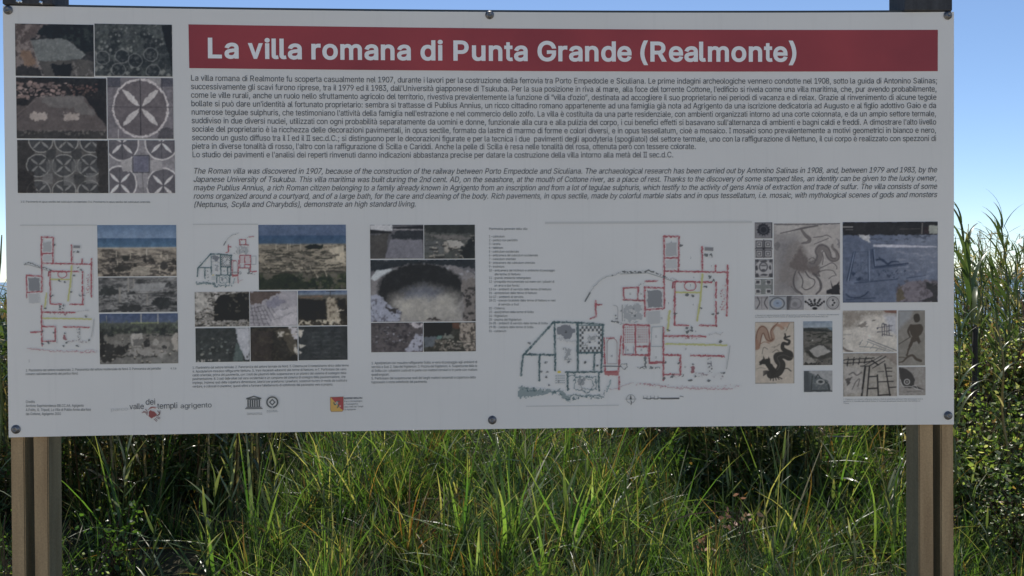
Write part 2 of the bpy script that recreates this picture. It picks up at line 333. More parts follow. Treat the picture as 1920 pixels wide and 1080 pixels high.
# ------------------------------------------------------------------ lettering
# letter outlines, one letter per line: weight, character code, then x y points of each contour (contours parted by /)
LETTERS = """0 97 160 -9 126 -5 94 5 68 22 48 45 35 73 30 108 34 138 43 161 58 179 78 193 100 203 152 216 252 230 265 235 273 243 276 257 273 279 267 297 256 311 240 322 220 329 196 331 171 329 149 322 132 313 118 301 107 288 100 274 41 291 57 322 79 346 104 364 133 375 163 382 194 384 239 379 263 372 286 360 306 343 322 320 333 290 337 251 337 0 277 0 277 52 272 52 264 38 252 25 236 12 215 1 190 -6 / 170 45 202 49 228 59 248 74 263 93 272 115 276 138 276 190 259 182 154 164 134 159 117 150 103 139 95 124 92 105 94 87 102 72 114 61 130 52 149 47
0 98 229 -8 198 -5 172 4 153 17 138 31 118 59 112 59 112 0 53 0 53 509 114 509 114 319 118 319 137 346 152 360 171 373 197 381 229 384 274 378 313 361 345 332 370 293 385 245 390 189 385 133 370 84 346 45 313 16 274 -2 / 220 47 253 51 279 66 301 88 316 117 325 151 328 189 325 227 316 261 301 290 280 311 253 325 220 330 188 325 161 312 140 291 125 263 116 229 113 189 116 150 125 115 140 86 162 65 188 51
0 99 207 -8 159 -2 117 16 82 46 56 85 40 133 34 187 40 243 56 291 82 330 117 360 159 378 207 384 234 383 260 377 284 368 305 356 324 341 340 322 353 301 362 277 303 262 298 276 290 289 281 301 270 311 257 319 242 325 226 329 207 330 173 325 145 310 124 287 108 258 99 224 96 187 99 151 108 117 124 89 145 66 173 51 207 46 226 48 243 52 258 58 271 66 282 76 292 89 299 102 304 117 363 102 354 78 341 56 325 37 306 21 285 9 261 -1 235 -6
0 100 195 -8 151 -2 111 16 79 45 55 84 39 133 34 189 39 245 55 293 79 332 112 361 151 378 196 384 228 381 253 373 272 360 287 346 306 319 311 319 311 509 372 509 372 0 313 0 313 59 307 59 287 31 272 17 252 4 227 -5 / 205 47 236 51 263 65 284 86 299 115 309 150 312 189 309 229 300 263 284 291 263 312 237 325 205 330 172 325 145 311 124 290 108 261 99 227 96 189 99 151 109 117 124 88 145 66 172 51
0 101 212 -8 161 -2 117 16 82 46 56 85 40 132 34 187 39 242 55 290 81 329 115 359 157 378 205 384 236 382 266 374 294 361 319 341 341 315 357 282 368 242 371 169 75 169 75 221 338 221 310 202 307 237 298 269 283 294 263 314 237 326 205 330 173 326 146 313 125 294 109 270 99 241 96 211 96 178 100 139 110 106 128 80 151 61 179 50 212 46 234 48 254 53 271 61 285 73 297 88 306 105 365 91 353 63 335 39 311 19 283 4 249 -5
0 102 228 379 228 327 6 327 6 379 / 81 0 81 432 84 461 96 486 113 505 135 519 161 527 187 530 222 527 243 521 227 468 206 473 195 474 171 470 154 460 145 443 142 419 142 0
0 103 207 -151 168 -148 134 -140 105 -127 82 -110 64 -91 51 -69 101 -41 122 -66 136 -78 154 -88 178 -95 207 -97 249 -92 282 -75 304 -47 311 -6 311 68 306 68 287 41 272 28 252 16 227 8 195 5 152 10 113 27 80 53 55 90 39 136 34 191 39 246 55 293 80 332 112 361 152 378 196 384 228 382 253 373 273 360 288 346 308 319 313 319 313 379 372 379 372 -9 367 -54 350 -90 324 -117 291 -136 251 -147 / 205 59 237 63 264 75 285 95 300 121 309 154 312 193 309 231 300 264 285 291 264 312 237 325 205 330 172 325 145 312 124 290 109 262 99 229 96 193 99 155 109 123 124 96 145 76 172 63
0 104 114 227 114 0 53 0 53 509 114 509 114 287 102 287 124 332 152 362 187 379 227 384 264 380 295 369 321 349 341 321 353 285 357 240 357 0 296 0 296 235 290 275 273 304 246 323 210 329 184 326 161 317 141 303 126 283 117 257
0 105 53 0 53 379 114 379 114 0 / 84 443 67 446 54 455 44 468 41 483 44 499 54 512 67 521 84 524 100 521 114 512 123 499 126 483 123 468 114 455 100 446
0 106 53 379 114 379 114 -30 111 -63 102 -90 86 -113 65 -129 37 -139 -10 -143 -10 -87 2 -87 25 -83 40 -72 50 -54 53 -29 / 83 443 67 446 53 455 44 468 41 483 44 499 53 512 67 521 83 524 100 521 114 512 123 499 126 483 123 468 114 455 100 446
0 107 110 137 110 212 121 212 284 379 360 379 184 199 177 199 / 53 0 53 509 114 509 114 0 / 294 0 148 186 191 229 372 0
0 108 139 -2 101 3 74 20 58 47 53 84 53 509 114 509 114 99 115 77 120 62 130 54 146 52 170 54 181 3
0 109 53 0 53 379 112 379 112 295 108 295 118 323 132 346 151 363 172 376 195 384 219 386 257 380 287 361 309 331 321 295 312 295 322 321 337 343 357 361 381 375 407 383 437 386 468 383 497 372 522 354 541 328 553 296 557 255 557 0 496 0 496 254 490 289 473 313 447 326 419 330 395 328 374 320 358 307 345 290 338 270 335 247 335 0 274 0 274 260 269 288 253 311 229 326 199 330 178 328 158 320 140 307 126 289 117 266 114 238 114 0
0 110 114 227 114 0 53 0 53 379 112 379 112 287 102 287 124 332 152 362 187 379 227 384 264 380 295 369 321 349 341 321 353 285 357 240 357 0 296 0 296 235 290 275 273 304 246 323 210 329 184 326 161 317 141 303 126 283 117 257
0 111 207 -8 159 -2 117 16 82 46 56 85 40 133 34 187 40 243 56 291 82 330 117 360 159 378 207 384 256 378 299 360 333 330 359 291 376 243 381 187 376 133 359 85 333 46 299 16 256 -2 / 207 46 242 51 270 66 292 89 307 117 316 151 319 187 316 224 307 258 292 287 270 310 242 325 207 330 173 325 145 310 124 287 108 258 99 224 96 187 99 151 108 117 124 89 145 66 173 51
0 112 53 -143 53 379 112 379 112 319 118 319 137 346 152 360 171 373 197 381 229 384 274 378 313 361 345 332 370 293 385 245 390 189 385 133 370 84 346 45 313 16 274 -2 229 -8 198 -5 173 4 153 17 138 31 118 59 114 59 114 -143 / 220 47 253 51 279 66 301 88 316 117 325 151 328 189 325 227 316 261 301 290 280 311 253 325 220 330 188 325 161 312 140 291 125 263 116 229 113 189 116 150 125 115 140 86 162 65 188 51
0 113 372 -143 311 -143 311 59 306 59 287 31 272 17 252 4 227 -5 195 -8 151 -2 111 16 79 45 55 84 39 133 34 189 39 245 55 293 79 332 112 361 151 378 196 384 228 381 253 373 272 360 287 346 307 319 313 319 313 379 372 379 / 205 47 236 51 263 65 284 86 299 115 309 150 312 189 309 229 300 263 284 291 263 312 237 325 205 330 172 325 145 311 124 290 108 261 99 227 96 189 99 151 109 117 124 88 145 66 172 51
0 114 53 0 53 379 112 379 112 321 115 321 130 347 152 367 181 380 213 385 243 384 243 322 207 326 182 323 159 315 140 301 126 284 117 262 114 237 114 0
0 115 182 -8 145 -5 112 3 84 18 62 38 45 63 36 94 94 107 105 79 124 60 150 49 181 45 217 50 244 62 262 81 268 103 265 121 254 136 237 147 212 155 149 170 104 186 72 208 53 237 47 274 51 305 65 332 87 354 115 370 149 381 187 384 223 381 254 372 279 358 299 339 314 316 324 290 268 277 258 298 243 316 219 328 187 333 156 329 131 317 114 299 109 277 112 258 124 243 144 232 172 223 229 209 275 194 306 171 325 142 331 107 326 75 312 47 290 24 260 6 223 -5
0 116 204 379 204 327 6 327 6 379 / 65 471 126 471 126 98 128 76 136 61 150 53 170 50 202 54 213 2 168 -4 125 2 92 21 72 52 65 93
0 117 182 -5 146 -1 115 11 89 31 69 59 57 95 53 139 53 379 114 379 114 144 119 105 137 75 164 56 200 50 226 53 249 62 268 77 283 97 293 122 296 153 296 379 357 379 357 0 298 0 298 92 307 92 286 47 257 17 222 0
0 118 163 0 17 379 84 379 177 121 206 21 184 21 213 121 305 379 371 379 226 0
0 119 138 0 23 379 87 379 154 137 175 41 165 41 206 214 252 379 316 379 382 136 402 41 391 41 434 214 480 379 545 379 429 0 368 0 291 280 277 338 291 338 248 172 199 0
0 120 21 0 171 218 171 171 29 379 100 379 207 206 175 206 233 306 282 379 352 379 209 169 209 214 358 0 287 0 173 182 205 182 148 85 91 0
0 121 47 -139 61 -86 88 -90 104 -89 118 -84 130 -74 141 -58 163 -1 17 379 84 379 177 121 206 21 184 21 212 121 305 379 371 379 204 -58 191 -85 177 -107 159 -124 139 -136 117 -143 77 -145
0 122 42 0 42 46 254 320 254 323 48 323 48 379 333 379 333 331 126 60 126 56 339 56 339 0
0 65 16 0 201 509 276 509 463 0 395 0 264 372 232 478 245 478 191 302 85 0 / 110 142 110 199 370 199 370 142
0 66 60 0 60 509 241 509 289 504 329 491 359 469 381 442 394 410 398 374 395 344 387 320 373 301 356 286 336 275 315 267 315 262 339 257 363 245 385 227 402 203 414 173 418 136 413 100 400 67 377 39 344 18 301 4 247 0 / 125 57 245 57 296 63 330 80 349 105 355 137 352 161 342 184 327 203 306 218 279 228 248 231 125 231 / 125 285 238 285 265 288 288 296 308 309 323 326 333 348 336 372 330 403 313 429 283 446 240 452 125 452
0 67 267 -7 205 1 150 25 104 63 70 115 48 179 40 254 48 329 70 393 104 445 150 484 205 508 267 516 305 513 340 504 373 490 402 471 427 447 448 418 463 385 473 348 408 348 401 373 389 395 375 413 357 428 337 440 315 449 292 454 267 456 223 450 184 432 150 403 125 364 109 314 103 254 109 194 125 145 151 105 184 76 223 59 267 53 292 55 315 60 337 69 357 81 375 96 389 114 401 136 408 160 473 160 463 124 448 91 428 62 402 38 373 19 341 5 305 -4
0 68 219 0 96 0 96 57 215 57 272 63 318 81 354 110 379 149 394 198 399 255 394 312 379 361 354 399 320 428 275 446 221 452 93 452 93 509 225 509 294 501 353 478 399 441 433 391 455 329 462 255 455 181 433 119 398 68 351 31 291 8 / 125 509 125 0 60 0 60 509
0 69 60 0 60 509 372 509 372 452 125 452 125 286 355 286 355 229 125 229 125 57 375 57 375 0
0 70 60 0 60 509 369 509 369 452 125 452 125 278 346 278 346 221 125 221 125 0
0 71 269 -7 205 1 149 25 104 64 69 116 47 179 40 254 47 329 69 393 103 445 149 484 203 508 265 516 304 513 340 504 374 489 403 469 429 445 449 416 465 384 474 349 408 349 399 372 387 393 373 411 356 427 337 439 315 448 291 454 265 456 222 450 183 432 150 404 125 364 109 314 103 254 109 194 125 145 151 105 184 76 224 59 269 53 309 57 345 71 374 93 396 123 410 160 415 202 434 199 283 199 283 256 478 256 478 200 471 141 451 91 419 50 377 19 326 0
0 72 60 0 60 509 125 509 125 289 392 289 392 509 457 509 457 0 392 0 392 232 125 232 125 0
0 73 31 0 31 57 118 57 118 452 31 452 31 509 269 509 269 452 183 452 183 57 269 57 269 0
0 74 185 -7 124 3 75 33 44 81 33 145 33 173 98 173 98 145 104 104 122 74 149 56 185 50 220 56 248 74 266 104 272 145 272 509 336 509 336 145 326 81 294 33 246 3
0 75 104 145 104 216 193 324 364 509 448 509 231 276 228 276 / 60 0 60 509 125 509 125 0 / 372 0 188 259 228 309 449 0
0 76 60 0 60 509 125 509 125 57 361 57 361 0
0 77 60 0 60 509 152 509 287 159 322 49 307 49 352 187 476 509 568 509 568 0 504 0 507 457 513 457 456 291 342 0 286 0 159 321 112 457 119 457 122 291 122 0
0 78 60 0 60 509 136 509 375 130 414 55 405 54 399 157 399 509 463 509 463 0 387 0 148 381 108 452 119 454 125 291 125 0
0 79 267 -7 205 1 150 25 105 63 70 115 48 179 40 254 48 329 70 393 105 445 150 484 205 508 267 516 329 508 384 484 429 445 464 393 486 329 493 254 486 179 464 115 429 63 384 25 329 1 / 267 53 310 59 349 76 383 105 408 144 425 194 430 254 425 314 408 365 383 404 349 433 310 450 267 456 223 450 184 433 151 404 125 364 109 314 103 254 109 194 125 144 151 105 184 76 223 59
0 80 60 0 60 509 235 509 289 503 332 487 366 462 390 430 404 391 409 348 404 304 390 265 366 233 332 207 289 191 235 186 109 186 109 242 233 242 269 246 297 256 318 272 333 294 342 319 344 348 342 376 333 402 318 423 297 439 268 449 232 452 125 452 125 0
0 81 245 159 313 159 468 -48 401 -48 / 267 -7 205 1 150 25 105 63 70 115 48 179 40 254 48 329 70 393 105 445 150 484 205 508 267 516 329 508 384 484 429 445 464 393 486 329 493 254 486 179 464 115 429 63 384 25 329 1 / 267 53 310 59 349 76 383 105 408 144 425 194 430 254 425 314 408 365 383 404 349 433 310 450 267 456 223 450 184 433 151 404 125 364 109 314 103 254 109 194 125 144 151 105 184 76 223 59
0 82 60 0 60 509 236 509 290 504 333 489 367 465 390 433 405 395 409 352 405 309 390 271 367 240 333 217 289 203 236 198 96 198 96 255 234 255 269 258 298 267 319 281 334 300 342 324 345 352 342 380 334 405 319 425 298 440 269 449 233 452 125 452 125 0 / 353 0 230 229 303 229 428 0
0 83 224 -9 172 -4 128 9 91 31 64 60 46 96 38 137 104 137 110 110 123 88 142 71 166 59 194 52 224 49 257 52 286 60 311 74 329 92 341 114 346 139 342 161 332 179 316 193 296 205 245 222 184 239 128 260 86 289 60 326 52 372 58 413 75 448 102 476 138 498 180 511 227 516 275 511 316 498 351 476 377 449 394 415 401 378 337 378 326 412 302 437 267 453 225 459 194 456 167 448 145 435 129 418 118 398 115 376 119 352 131 334 148 319 169 308 212 293 287 272 336 252 359 238 379 220 395 198 405 171 408 139 403 99 386 64 360 34 323 11 278 -4
0 84 32 452 32 509 417 509 417 452 257 452 257 0 193 0 193 452
0 85 259 -8 203 -2 154 15 114 43 85 80 66 124 60 173 60 509 124 509 124 178 128 144 141 113 160 87 187 68 220 56 259 52 298 56 331 68 357 87 377 113 389 144 393 178 393 509 457 509 457 173 451 124 433 80 403 43 363 15 315 -2
0 86 204 0 16 509 84 509 215 137 248 31 235 31 290 206 395 509 463 509 278 0
0 87 155 0 16 509 82 509 175 145 197 40 189 40 211 145 306 509 380 509 474 145 497 40 488 40 523 196 603 509 670 509 530 0 455 0 359 356 336 475 350 475 327 359 230 0
0 88 18 0 217 284 217 236 29 509 104 509 223 329 243 292 232 292 272 361 374 509 446 509 259 239 259 287 456 0 382 0 250 195 230 231 244 231 206 166 91 0
0 89 203 0 203 208 16 509 91 509 222 292 250 230 224 230 251 293 280 344 381 509 455 509 268 208 268 0
0 90 42 0 42 46 306 431 341 476 348 454 223 452 40 452 40 509 397 509 397 462 134 81 97 33 90 54 214 57 399 57 399 0
0 48 227 -7 174 1 130 24 95 62 69 113 53 178 48 254 53 330 69 395 95 447 130 484 174 508 227 516 279 508 323 484 358 447 384 395 400 330 405 254 400 178 384 113 359 62 323 24 279 1 / 227 50 261 56 290 74 313 103 330 144 340 194 344 254 340 314 330 365 313 405 290 435 261 453 227 460 192 453 163 435 140 405 123 365 113 314 109 254 113 194 123 144 140 103 163 74 192 56
0 49 76 0 76 55 391 55 391 0 / 276 509 276 0 212 0 212 448 209 448 86 358 86 427 198 509
0 50 64 0 64 47 261 257 299 305 311 327 318 348 320 371 317 397 308 419 293 436 273 449 250 457 224 460 196 457 172 447 153 433 139 413 130 390 127 362 66 362 71 405 86 442 111 473 143 496 182 511 225 516 268 511 306 497 337 474 361 445 376 411 381 372 378 345 371 318 357 290 336 259 306 223 153 60 153 57 389 57 389 0
0 51 218 -7 173 -3 133 10 98 30 70 57 52 91 44 132 109 132 115 107 126 87 144 71 165 59 191 52 219 50 248 53 275 61 297 74 315 93 325 116 329 145 326 172 316 196 299 217 275 234 242 244 201 248 157 248 157 299 288 448 288 452 70 452 70 509 372 509 372 461 211 278 211 289 264 288 308 276 344 253 371 222 387 186 393 145 387 103 370 66 344 36 309 12 266 -2
0 52 40 105 40 158 247 509 311 509 109 166 109 163 413 163 413 105 / 282 0 282 318 343 318 343 0
0 53 221 -7 178 -2 140 11 108 32 83 60 66 93 60 130 122 130 127 108 138 89 154 73 173 60 196 52 221 50 250 53 276 64 298 82 314 104 324 131 328 162 324 193 314 221 297 244 275 262 248 273 218 277 192 275 167 268 145 258 128 246 67 253 96 509 366 509 366 452 151 452 134 301 136 301 155 315 178 325 203 331 229 334 263 330 294 321 321 306 345 285 364 260 379 231 388 199 391 163 385 117 369 76 343 41 309 15 268 -1
0 54 226 -7 182 -1 142 15 109 40 84 74 69 115 64 162 68 199 80 239 102 285 137 340 252 509 322 509 151 261 145 261 154 275 165 288 179 299 196 307 214 312 235 314 278 309 316 295 346 271 370 240 384 201 389 157 384 112 368 73 343 39 310 14 271 -2 / 226 48 254 52 279 63 299 79 314 101 324 128 327 157 324 187 314 213 299 235 279 251 254 262 226 265 198 262 174 252 153 235 138 214 128 188 125 158 128 128 138 102 153 79 174 63 198 52
0 55 97 0 323 448 323 452 62 452 62 509 391 509 391 449 165 0
0 56 226 -7 178 -2 136 11 101 33 74 62 57 96 52 135 55 166 65 195 81 220 101 241 125 256 153 265 153 267 119 282 93 308 76 342 70 380 75 417 90 450 114 477 146 498 184 511 226 516 269 511 306 498 337 477 361 450 377 417 382 380 376 342 359 308 333 282 300 267 300 265 327 256 351 241 372 220 387 195 397 166 401 135 395 96 378 62 352 33 317 11 275 -2 / 226 49 258 52 285 60 307 74 323 91 333 113 337 139 333 165 322 189 305 208 283 223 256 232 226 235 196 232 169 223 147 208 130 189 119 165 115 139 119 113 129 91 145 74 167 60 195 52 / 226 290 252 292 274 300 293 313 307 330 316 351 319 376 316 399 308 420 294 437 275 449 252 457 226 460 200 457 177 449 159 437 145 420 136 399 133 376 136 351 145 330 159 313 178 300 201 292
0 57 226 516 271 510 310 494 343 468 368 434 384 393 389 347 385 309 373 270 350 224 315 168 200 0 130 0 301 248 307 248 299 234 287 221 273 210 257 202 238 196 218 195 175 199 137 214 106 237 83 269 68 307 64 352 69 397 85 436 110 469 143 494 182 510 / 226 460 199 457 174 446 154 429 138 407 129 381 125 352 129 322 138 295 154 274 174 257 199 247 226 243 254 247 279 257 299 273 314 295 324 321 327 350 324 381 314 407 299 429 279 446 254 457
0 46 95 -4 78 -1 63 9 53 24 50 41 53 59 63 73 78 83 95 87 113 83 128 73 138 59 141 41 138 24 128 9 113 -1
0 44 38 -119 68 71 137 71 84 -119
0 59 38 -119 68 71 137 71 84 -119 / 103 271 86 274 71 284 61 299 58 316 61 334 71 349 86 359 103 362 121 359 136 349 146 334 149 316 146 299 136 284 121 274
0 58 95 -4 78 -1 63 9 53 24 50 41 53 59 63 73 78 83 95 87 113 83 128 73 138 59 141 41 138 24 128 9 113 -1 / 95 271 78 274 63 284 53 299 50 316 53 334 63 349 78 359 95 362 113 359 128 349 138 334 141 316 138 299 128 284 113 274
0 39 78 318 70 509 136 509 128 318
0 40 89 207 92 264 101 324 114 384 132 441 153 494 177 539 236 539 212 485 191 428 174 370 161 313 154 258 151 207 154 161 160 115 172 67 188 16 209 -38 236 -96 177 -96 139 -21 111 55 95 131
0 41 37 -96 64 -37 86 18 102 69 113 116 120 162 122 207 119 258 112 313 99 370 82 428 62 485 37 539 97 539 121 494 142 441 159 384 173 323 181 264 184 207 178 130 161 53 134 -22 97 -96
0 45 337 244 337 188 114 188 114 244
0 224 160 -9 126 -5 94 5 68 22 48 45 35 73 30 108 34 138 43 161 58 179 78 193 100 203 152 216 252 230 265 235 273 243 276 257 273 279 267 297 256 311 240 322 220 329 196 331 171 329 149 322 132 313 118 301 107 288 100 274 41 291 57 322 79 346 104 364 133 375 163 382 194 384 239 379 263 372 286 360 306 343 322 320 333 290 337 251 337 0 277 0 277 52 272 52 264 38 252 25 236 12 215 1 190 -6 / 170 45 202 49 228 59 248 74 263 93 272 115 276 138 276 190 259 182 154 164 134 159 117 150 103 139 95 124 92 105 94 87 102 72 114 61 130 52 149 47 / 165 429 99 529 168 529 215 429
0 232 212 -8 161 -2 117 16 82 46 56 85 40 132 34 187 39 242 55 290 81 329 115 359 157 378 205 384 236 382 266 374 294 361 319 341 341 315 357 282 368 242 371 169 75 169 75 221 338 221 310 202 307 237 298 269 283 294 263 314 237 326 205 330 173 326 146 313 125 294 109 270 99 241 96 211 96 178 100 139 110 106 128 80 151 61 179 50 212 46 234 48 254 53 271 61 285 73 297 88 306 105 365 91 353 63 335 39 311 19 283 4 249 -5 / 180 429 114 529 182 529 230 429
0 242 207 -8 159 -2 117 16 82 46 56 85 40 133 34 187 40 243 56 291 82 330 117 360 159 378 207 384 256 378 299 360 333 330 359 291 376 243 381 187 376 133 359 85 333 46 299 16 256 -2 / 207 46 242 51 270 66 292 89 307 117 316 151 319 187 316 224 307 258 292 287 270 310 242 325 207 330 173 325 145 310 124 287 108 258 99 224 96 187 99 151 108 117 124 89 145 66 173 51 / 183 429 117 529 186 529 234 429
0 236 53 0 53 379 114 379 114 0 / 59 429 -6 529 62 529 110 429
0 249 182 -5 146 -1 115 11 89 31 69 59 57 95 53 139 53 379 114 379 114 144 119 105 137 75 164 56 200 50 226 53 249 62 268 77 283 97 293 122 296 153 296 379 357 379 357 0 298 0 298 92 307 92 286 47 257 17 222 0 / 181 429 115 529 183 529 231 429
0 233 212 -8 161 -2 117 16 82 46 56 85 40 132 34 187 39 242 55 290 81 329 115 359 157 378 205 384 236 382 266 374 294 361 319 341 341 315 357 282 368 242 371 169 75 169 75 221 338 221 310 202 307 237 298 269 283 294 263 314 237 326 205 330 173 326 146 313 125 294 109 270 99 241 96 211 96 178 100 139 110 106 128 80 151 61 179 50 212 46 234 48 254 53 271 61 285 73 297 88 306 105 365 91 353 63 335 39 311 19 283 4 249 -5 / 177 429 225 529 293 529 227 429
0 8220 52 318 104 509 151 509 121 318 / 175 318 228 509 274 509 244 318
0 8221 52 318 82 509 151 509 98 318 / 175 318 205 509 274 509 222 318
0 47 235 533 71 -76 14 -76 178 533
1 76 37 -23 37 532 148 532 148 80 384 80 384 -23
1 97 160 -32 134 -30 108 -25 85 -16 63 -4 44 12 28 32 16 55 10 80 7 108 9 132 14 154 23 173 36 189 50 203 83 221 120 233 175 243 249 253 254 256 251 252 252 268 246 287 242 292 237 297 230 301 221 304 196 308 169 305 149 296 134 285 124 271 112 246 9 277 31 324 46 346 63 364 83 378 105 389 149 403 194 408 244 402 280 390 298 380 315 367 330 350 343 331 352 308 358 281 360 252 360 -23 254 -23 254 29 285 29 278 19 255 -3 225 -20 204 -27 / 189 70 204 73 217 79 228 86 237 95 243 105 248 116 251 126 252 153 267 160 153 140 133 133 120 123 118 120 116 114 115 105 116 97 117 91 120 87 131 77 148 71 157 69
1 118 147 -23 -16 402 101 402 202 117 236 -2 153 -2 202 162 289 402 405 402 242 -23
1 105 30 -23 30 402 137 402 137 -23 / 84 420 67 422 51 428 38 438 27 451 20 466 18 483 20 500 27 516 38 529 51 539 67 545 84 547 100 545 116 539 130 529 141 516 147 500 150 483 147 466 141 451 130 438 116 428 100 422
1 108 108 -23 80 -13 57 4 41 27 32 54 30 83 30 532 137 532 137 86 141 74 139 76 139 76 158 76 188 81 208 -16 148 -25
1 114 30 -23 30 402 135 402 135 344 101 344 105 351 120 371 140 386 162 398 188 406 266 407 266 297 207 303 193 302 181 299 170 294 160 288 152 281 146 272 141 262 138 250 137 236 137 -23
1 111 207 -31 170 -28 136 -19 104 -3 77 18 54 44 35 75 22 109 14 147 11 187 14 228 22 266 35 301 54 332 77 358 104 379 136 395 170 404 207 408 245 404 279 395 311 379 338 358 362 332 380 301 394 266 401 228 404 187 401 147 393 109 380 75 362 44 338 18 311 -3 279 -19 245 -28 / 207 70 227 71 243 76 256 84 268 95 278 109 286 126 291 145 295 165 296 187 295 210 291 231 286 250 278 267 268 281 256 292 243 300 227 305 207 307 188 305 173 300 159 292 148 281 138 267 130 250 124 231 121 210 119 187 121 165 124 145 130 126 138 109 148 95 159 84 172 76 188 71
1 109 30 -23 30 402 135 402 135 272 76 272 92 323 102 343 115 361 129 375 146 388 181 404 219 409 251 406 279 395 303 378 322 355 335 328 351 272 281 272 297 321 307 341 320 358 335 373 352 386 371 396 392 403 414 408 437 409 462 407 485 402 508 392 529 379 546 361 561 340 572 314 578 286 580 256 580 -23 473 -23 473 252 471 273 466 286 458 295 447 302 433 306 418 307 406 306 395 304 386 300 378 294 371 287 366 279 362 271 358 245 358 -23 251 -23 251 258 249 274 245 285 237 294 227 301 215 306 200 307 177 304 169 300 160 294 152 287 146 278 141 267 138 254 137 237 137 -23
1 110 137 226 137 -23 30 -23 30 402 135 402 135 264 68 264 95 330 115 359 139 381 166 396 196 405 227 408 256 405 282 399 306 389 328 374 346 355 361 331 372 304 378 274 380 241 380 -23 273 -23 273 234 271 258 265 275 256 289 244 298 229 304 210 306 196 305 183 302 172 297 162 290 154 282 147 272 141 259 138 244
1 100 195 -31 161 -28 128 -19 99 -3 73 18 51 44 34 75 21 110 14 148 11 189 14 230 21 268 34 302 51 333 73 359 99 380 129 395 161 404 195 407 221 406 244 401 264 393 294 372 317 342 288 342 288 532 395 532 395 -23 290 -23 290 36 318 36 304 16 280 -6 263 -17 243 -25 220 -30 / 205 70 222 71 237 76 249 83 261 94 270 107 278 123 284 143 287 165 289 189 287 214 284 236 278 254 270 270 261 283 250 293 237 301 222 305 205 307 186 305 171 300 158 293 147 282 138 269 130 253 124 234 121 213 119 189 121 166 124 144 130 125 138 108 148 95 159 84 172 76 187 72
1 80 37 -23 37 532 236 532 275 529 312 521 343 508 371 489 393 467 410 440 422 411 429 380 432 348 429 315 422 284 410 255 393 228 371 206 343 187 312 173 275 165 236 163 86 163 86 265 232 265 254 267 272 271 286 276 297 284 306 293 312 304 317 317 320 331 321 348 320 364 317 378 312 391 306 402 297 411 286 418 272 424 254 428 231 429 148 429 148 -23
1 117 183 -28 154 -26 128 -20 104 -9 82 6 63 25 49 48 38 75 32 106 30 138 30 402 137 402 137 145 139 121 145 104 154 91 166 81 181 75 200 73 214 74 227 77 238 82 248 89 256 97 263 108 268 120 272 135 273 153 273 402 380 402 380 -23 275 -23 275 115 342 115 314 49 295 20 270 -2 243 -17 214 -25
1 116 227 402 227 304 -17 304 -17 402 / 42 494 149 494 150 86 152 80 153 77 155 76 160 74 170 73 220 79 241 -18 169 -27 133 -24 102 -14 76 4 57 29 45 59 42 92
1 71 269 -30 221 -26 177 -14 137 5 102 32 72 66 48 105 31 150 21 200 17 254 21 308 31 358 48 403 72 443 102 476 137 503 176 523 219 535 265 539 294 537 321 533 348 525 373 515 396 503 418 487 437 470 454 450 469 428 481 405 490 379 503 326 393 326 375 369 360 391 342 409 320 422 295 430 265 433 240 430 217 424 196 413 176 398 160 378 146 354 135 325 129 292 126 254 129 216 135 183 146 155 160 131 177 111 197 96 219 85 242 78 269 76 293 78 314 83 333 91 350 103 364 117 376 134 385 154 390 177 394 230 480 195 260 176 260 279 501 279 501 199 498 156 488 116 471 79 448 47 420 20 388 -2 351 -17 311 -27
1 101 212 -31 173 -28 137 -19 105 -3 77 18 53 44 35 75 22 109 14 147 11 187 14 227 21 265 34 300 53 331 75 357 103 379 134 395 168 404 206 408 250 402 274 396 296 386 316 373 335 357 352 338 367 316 379 290 387 261 393 229 395 146 52 146 52 244 382 234 289 161 285 224 282 243 276 260 269 274 260 286 249 295 237 301 223 306 205 307 187 306 172 301 159 294 147 285 138 273 130 260 124 244 120 229 119 178 120 154 125 134 131 116 140 102 150 90 163 81 177 75 193 71 225 70 246 75 262 83 275 96 293 132 396 107 379 62 367 42 352 23 334 7 314 -6 291 -17 266 -25 240 -30
1 40 66 206 67 246 78 328 97 409 124 486 140 520 163 562 271 562 226 458 201 383 184 309 175 239 175 178 183 119 199 57 223 -11 271 -119 163 -119 129 -56 107 -4 89 48 76 101 69 154
1 82 37 -23 37 532 237 532 276 529 312 522 344 509 371 492 393 470 411 444 423 416 430 385 432 352 430 319 423 289 411 260 393 235 371 214 343 196 311 184 276 177 237 175 73 175 73 278 256 279 274 283 288 288 299 294 307 302 313 311 318 323 321 336 322 352 321 368 318 382 313 394 307 404 298 412 287 419 273 424 255 428 148 429 148 -23 / 339 -23 192 252 316 252 467 -23
1 41 2 -119 51 -9 75 59 91 121 98 178 98 239 89 309 72 383 47 458 2 562 110 562 134 520 163 449 187 369 202 286 206 246 207 206 204 153 197 100 184 47 166 -6 143 -57 110 -119
1 83 224 -32 186 -30 150 -23 118 -12 90 4 65 23 45 47 30 74 20 103 12 160 124 160 130 124 134 113 141 103 150 94 161 86 174 81 206 73 244 73 261 76 277 82 291 88 302 97 311 106 317 116 321 127 322 139 321 150 319 157 315 163 298 177 255 195 177 217 136 231 100 250 70 273 47 301 33 335 29 372 32 404 41 434 56 461 76 484 100 504 128 519 159 530 192 536 227 539 262 536 295 530 326 519 353 503 376 485 396 462 411 436 420 409 427 355 319 355 310 393 302 407 289 418 271 428 250 433 225 435 207 434 191 431 176 427 164 420 155 413 147 405 142 396 139 386 138 376 139 365 142 357 147 350 166 335 220 315 320 285 356 267 388 243 403 227 415 209 424 188 430 164 431 138 429 107 420 78 406 51 386 27 362 6 333 -10 300 -22 264 -30
1 73 8 -23 8 80 95 80 95 429 8 429 8 532 292 532 292 429 206 429 206 80 292 80 292 -23
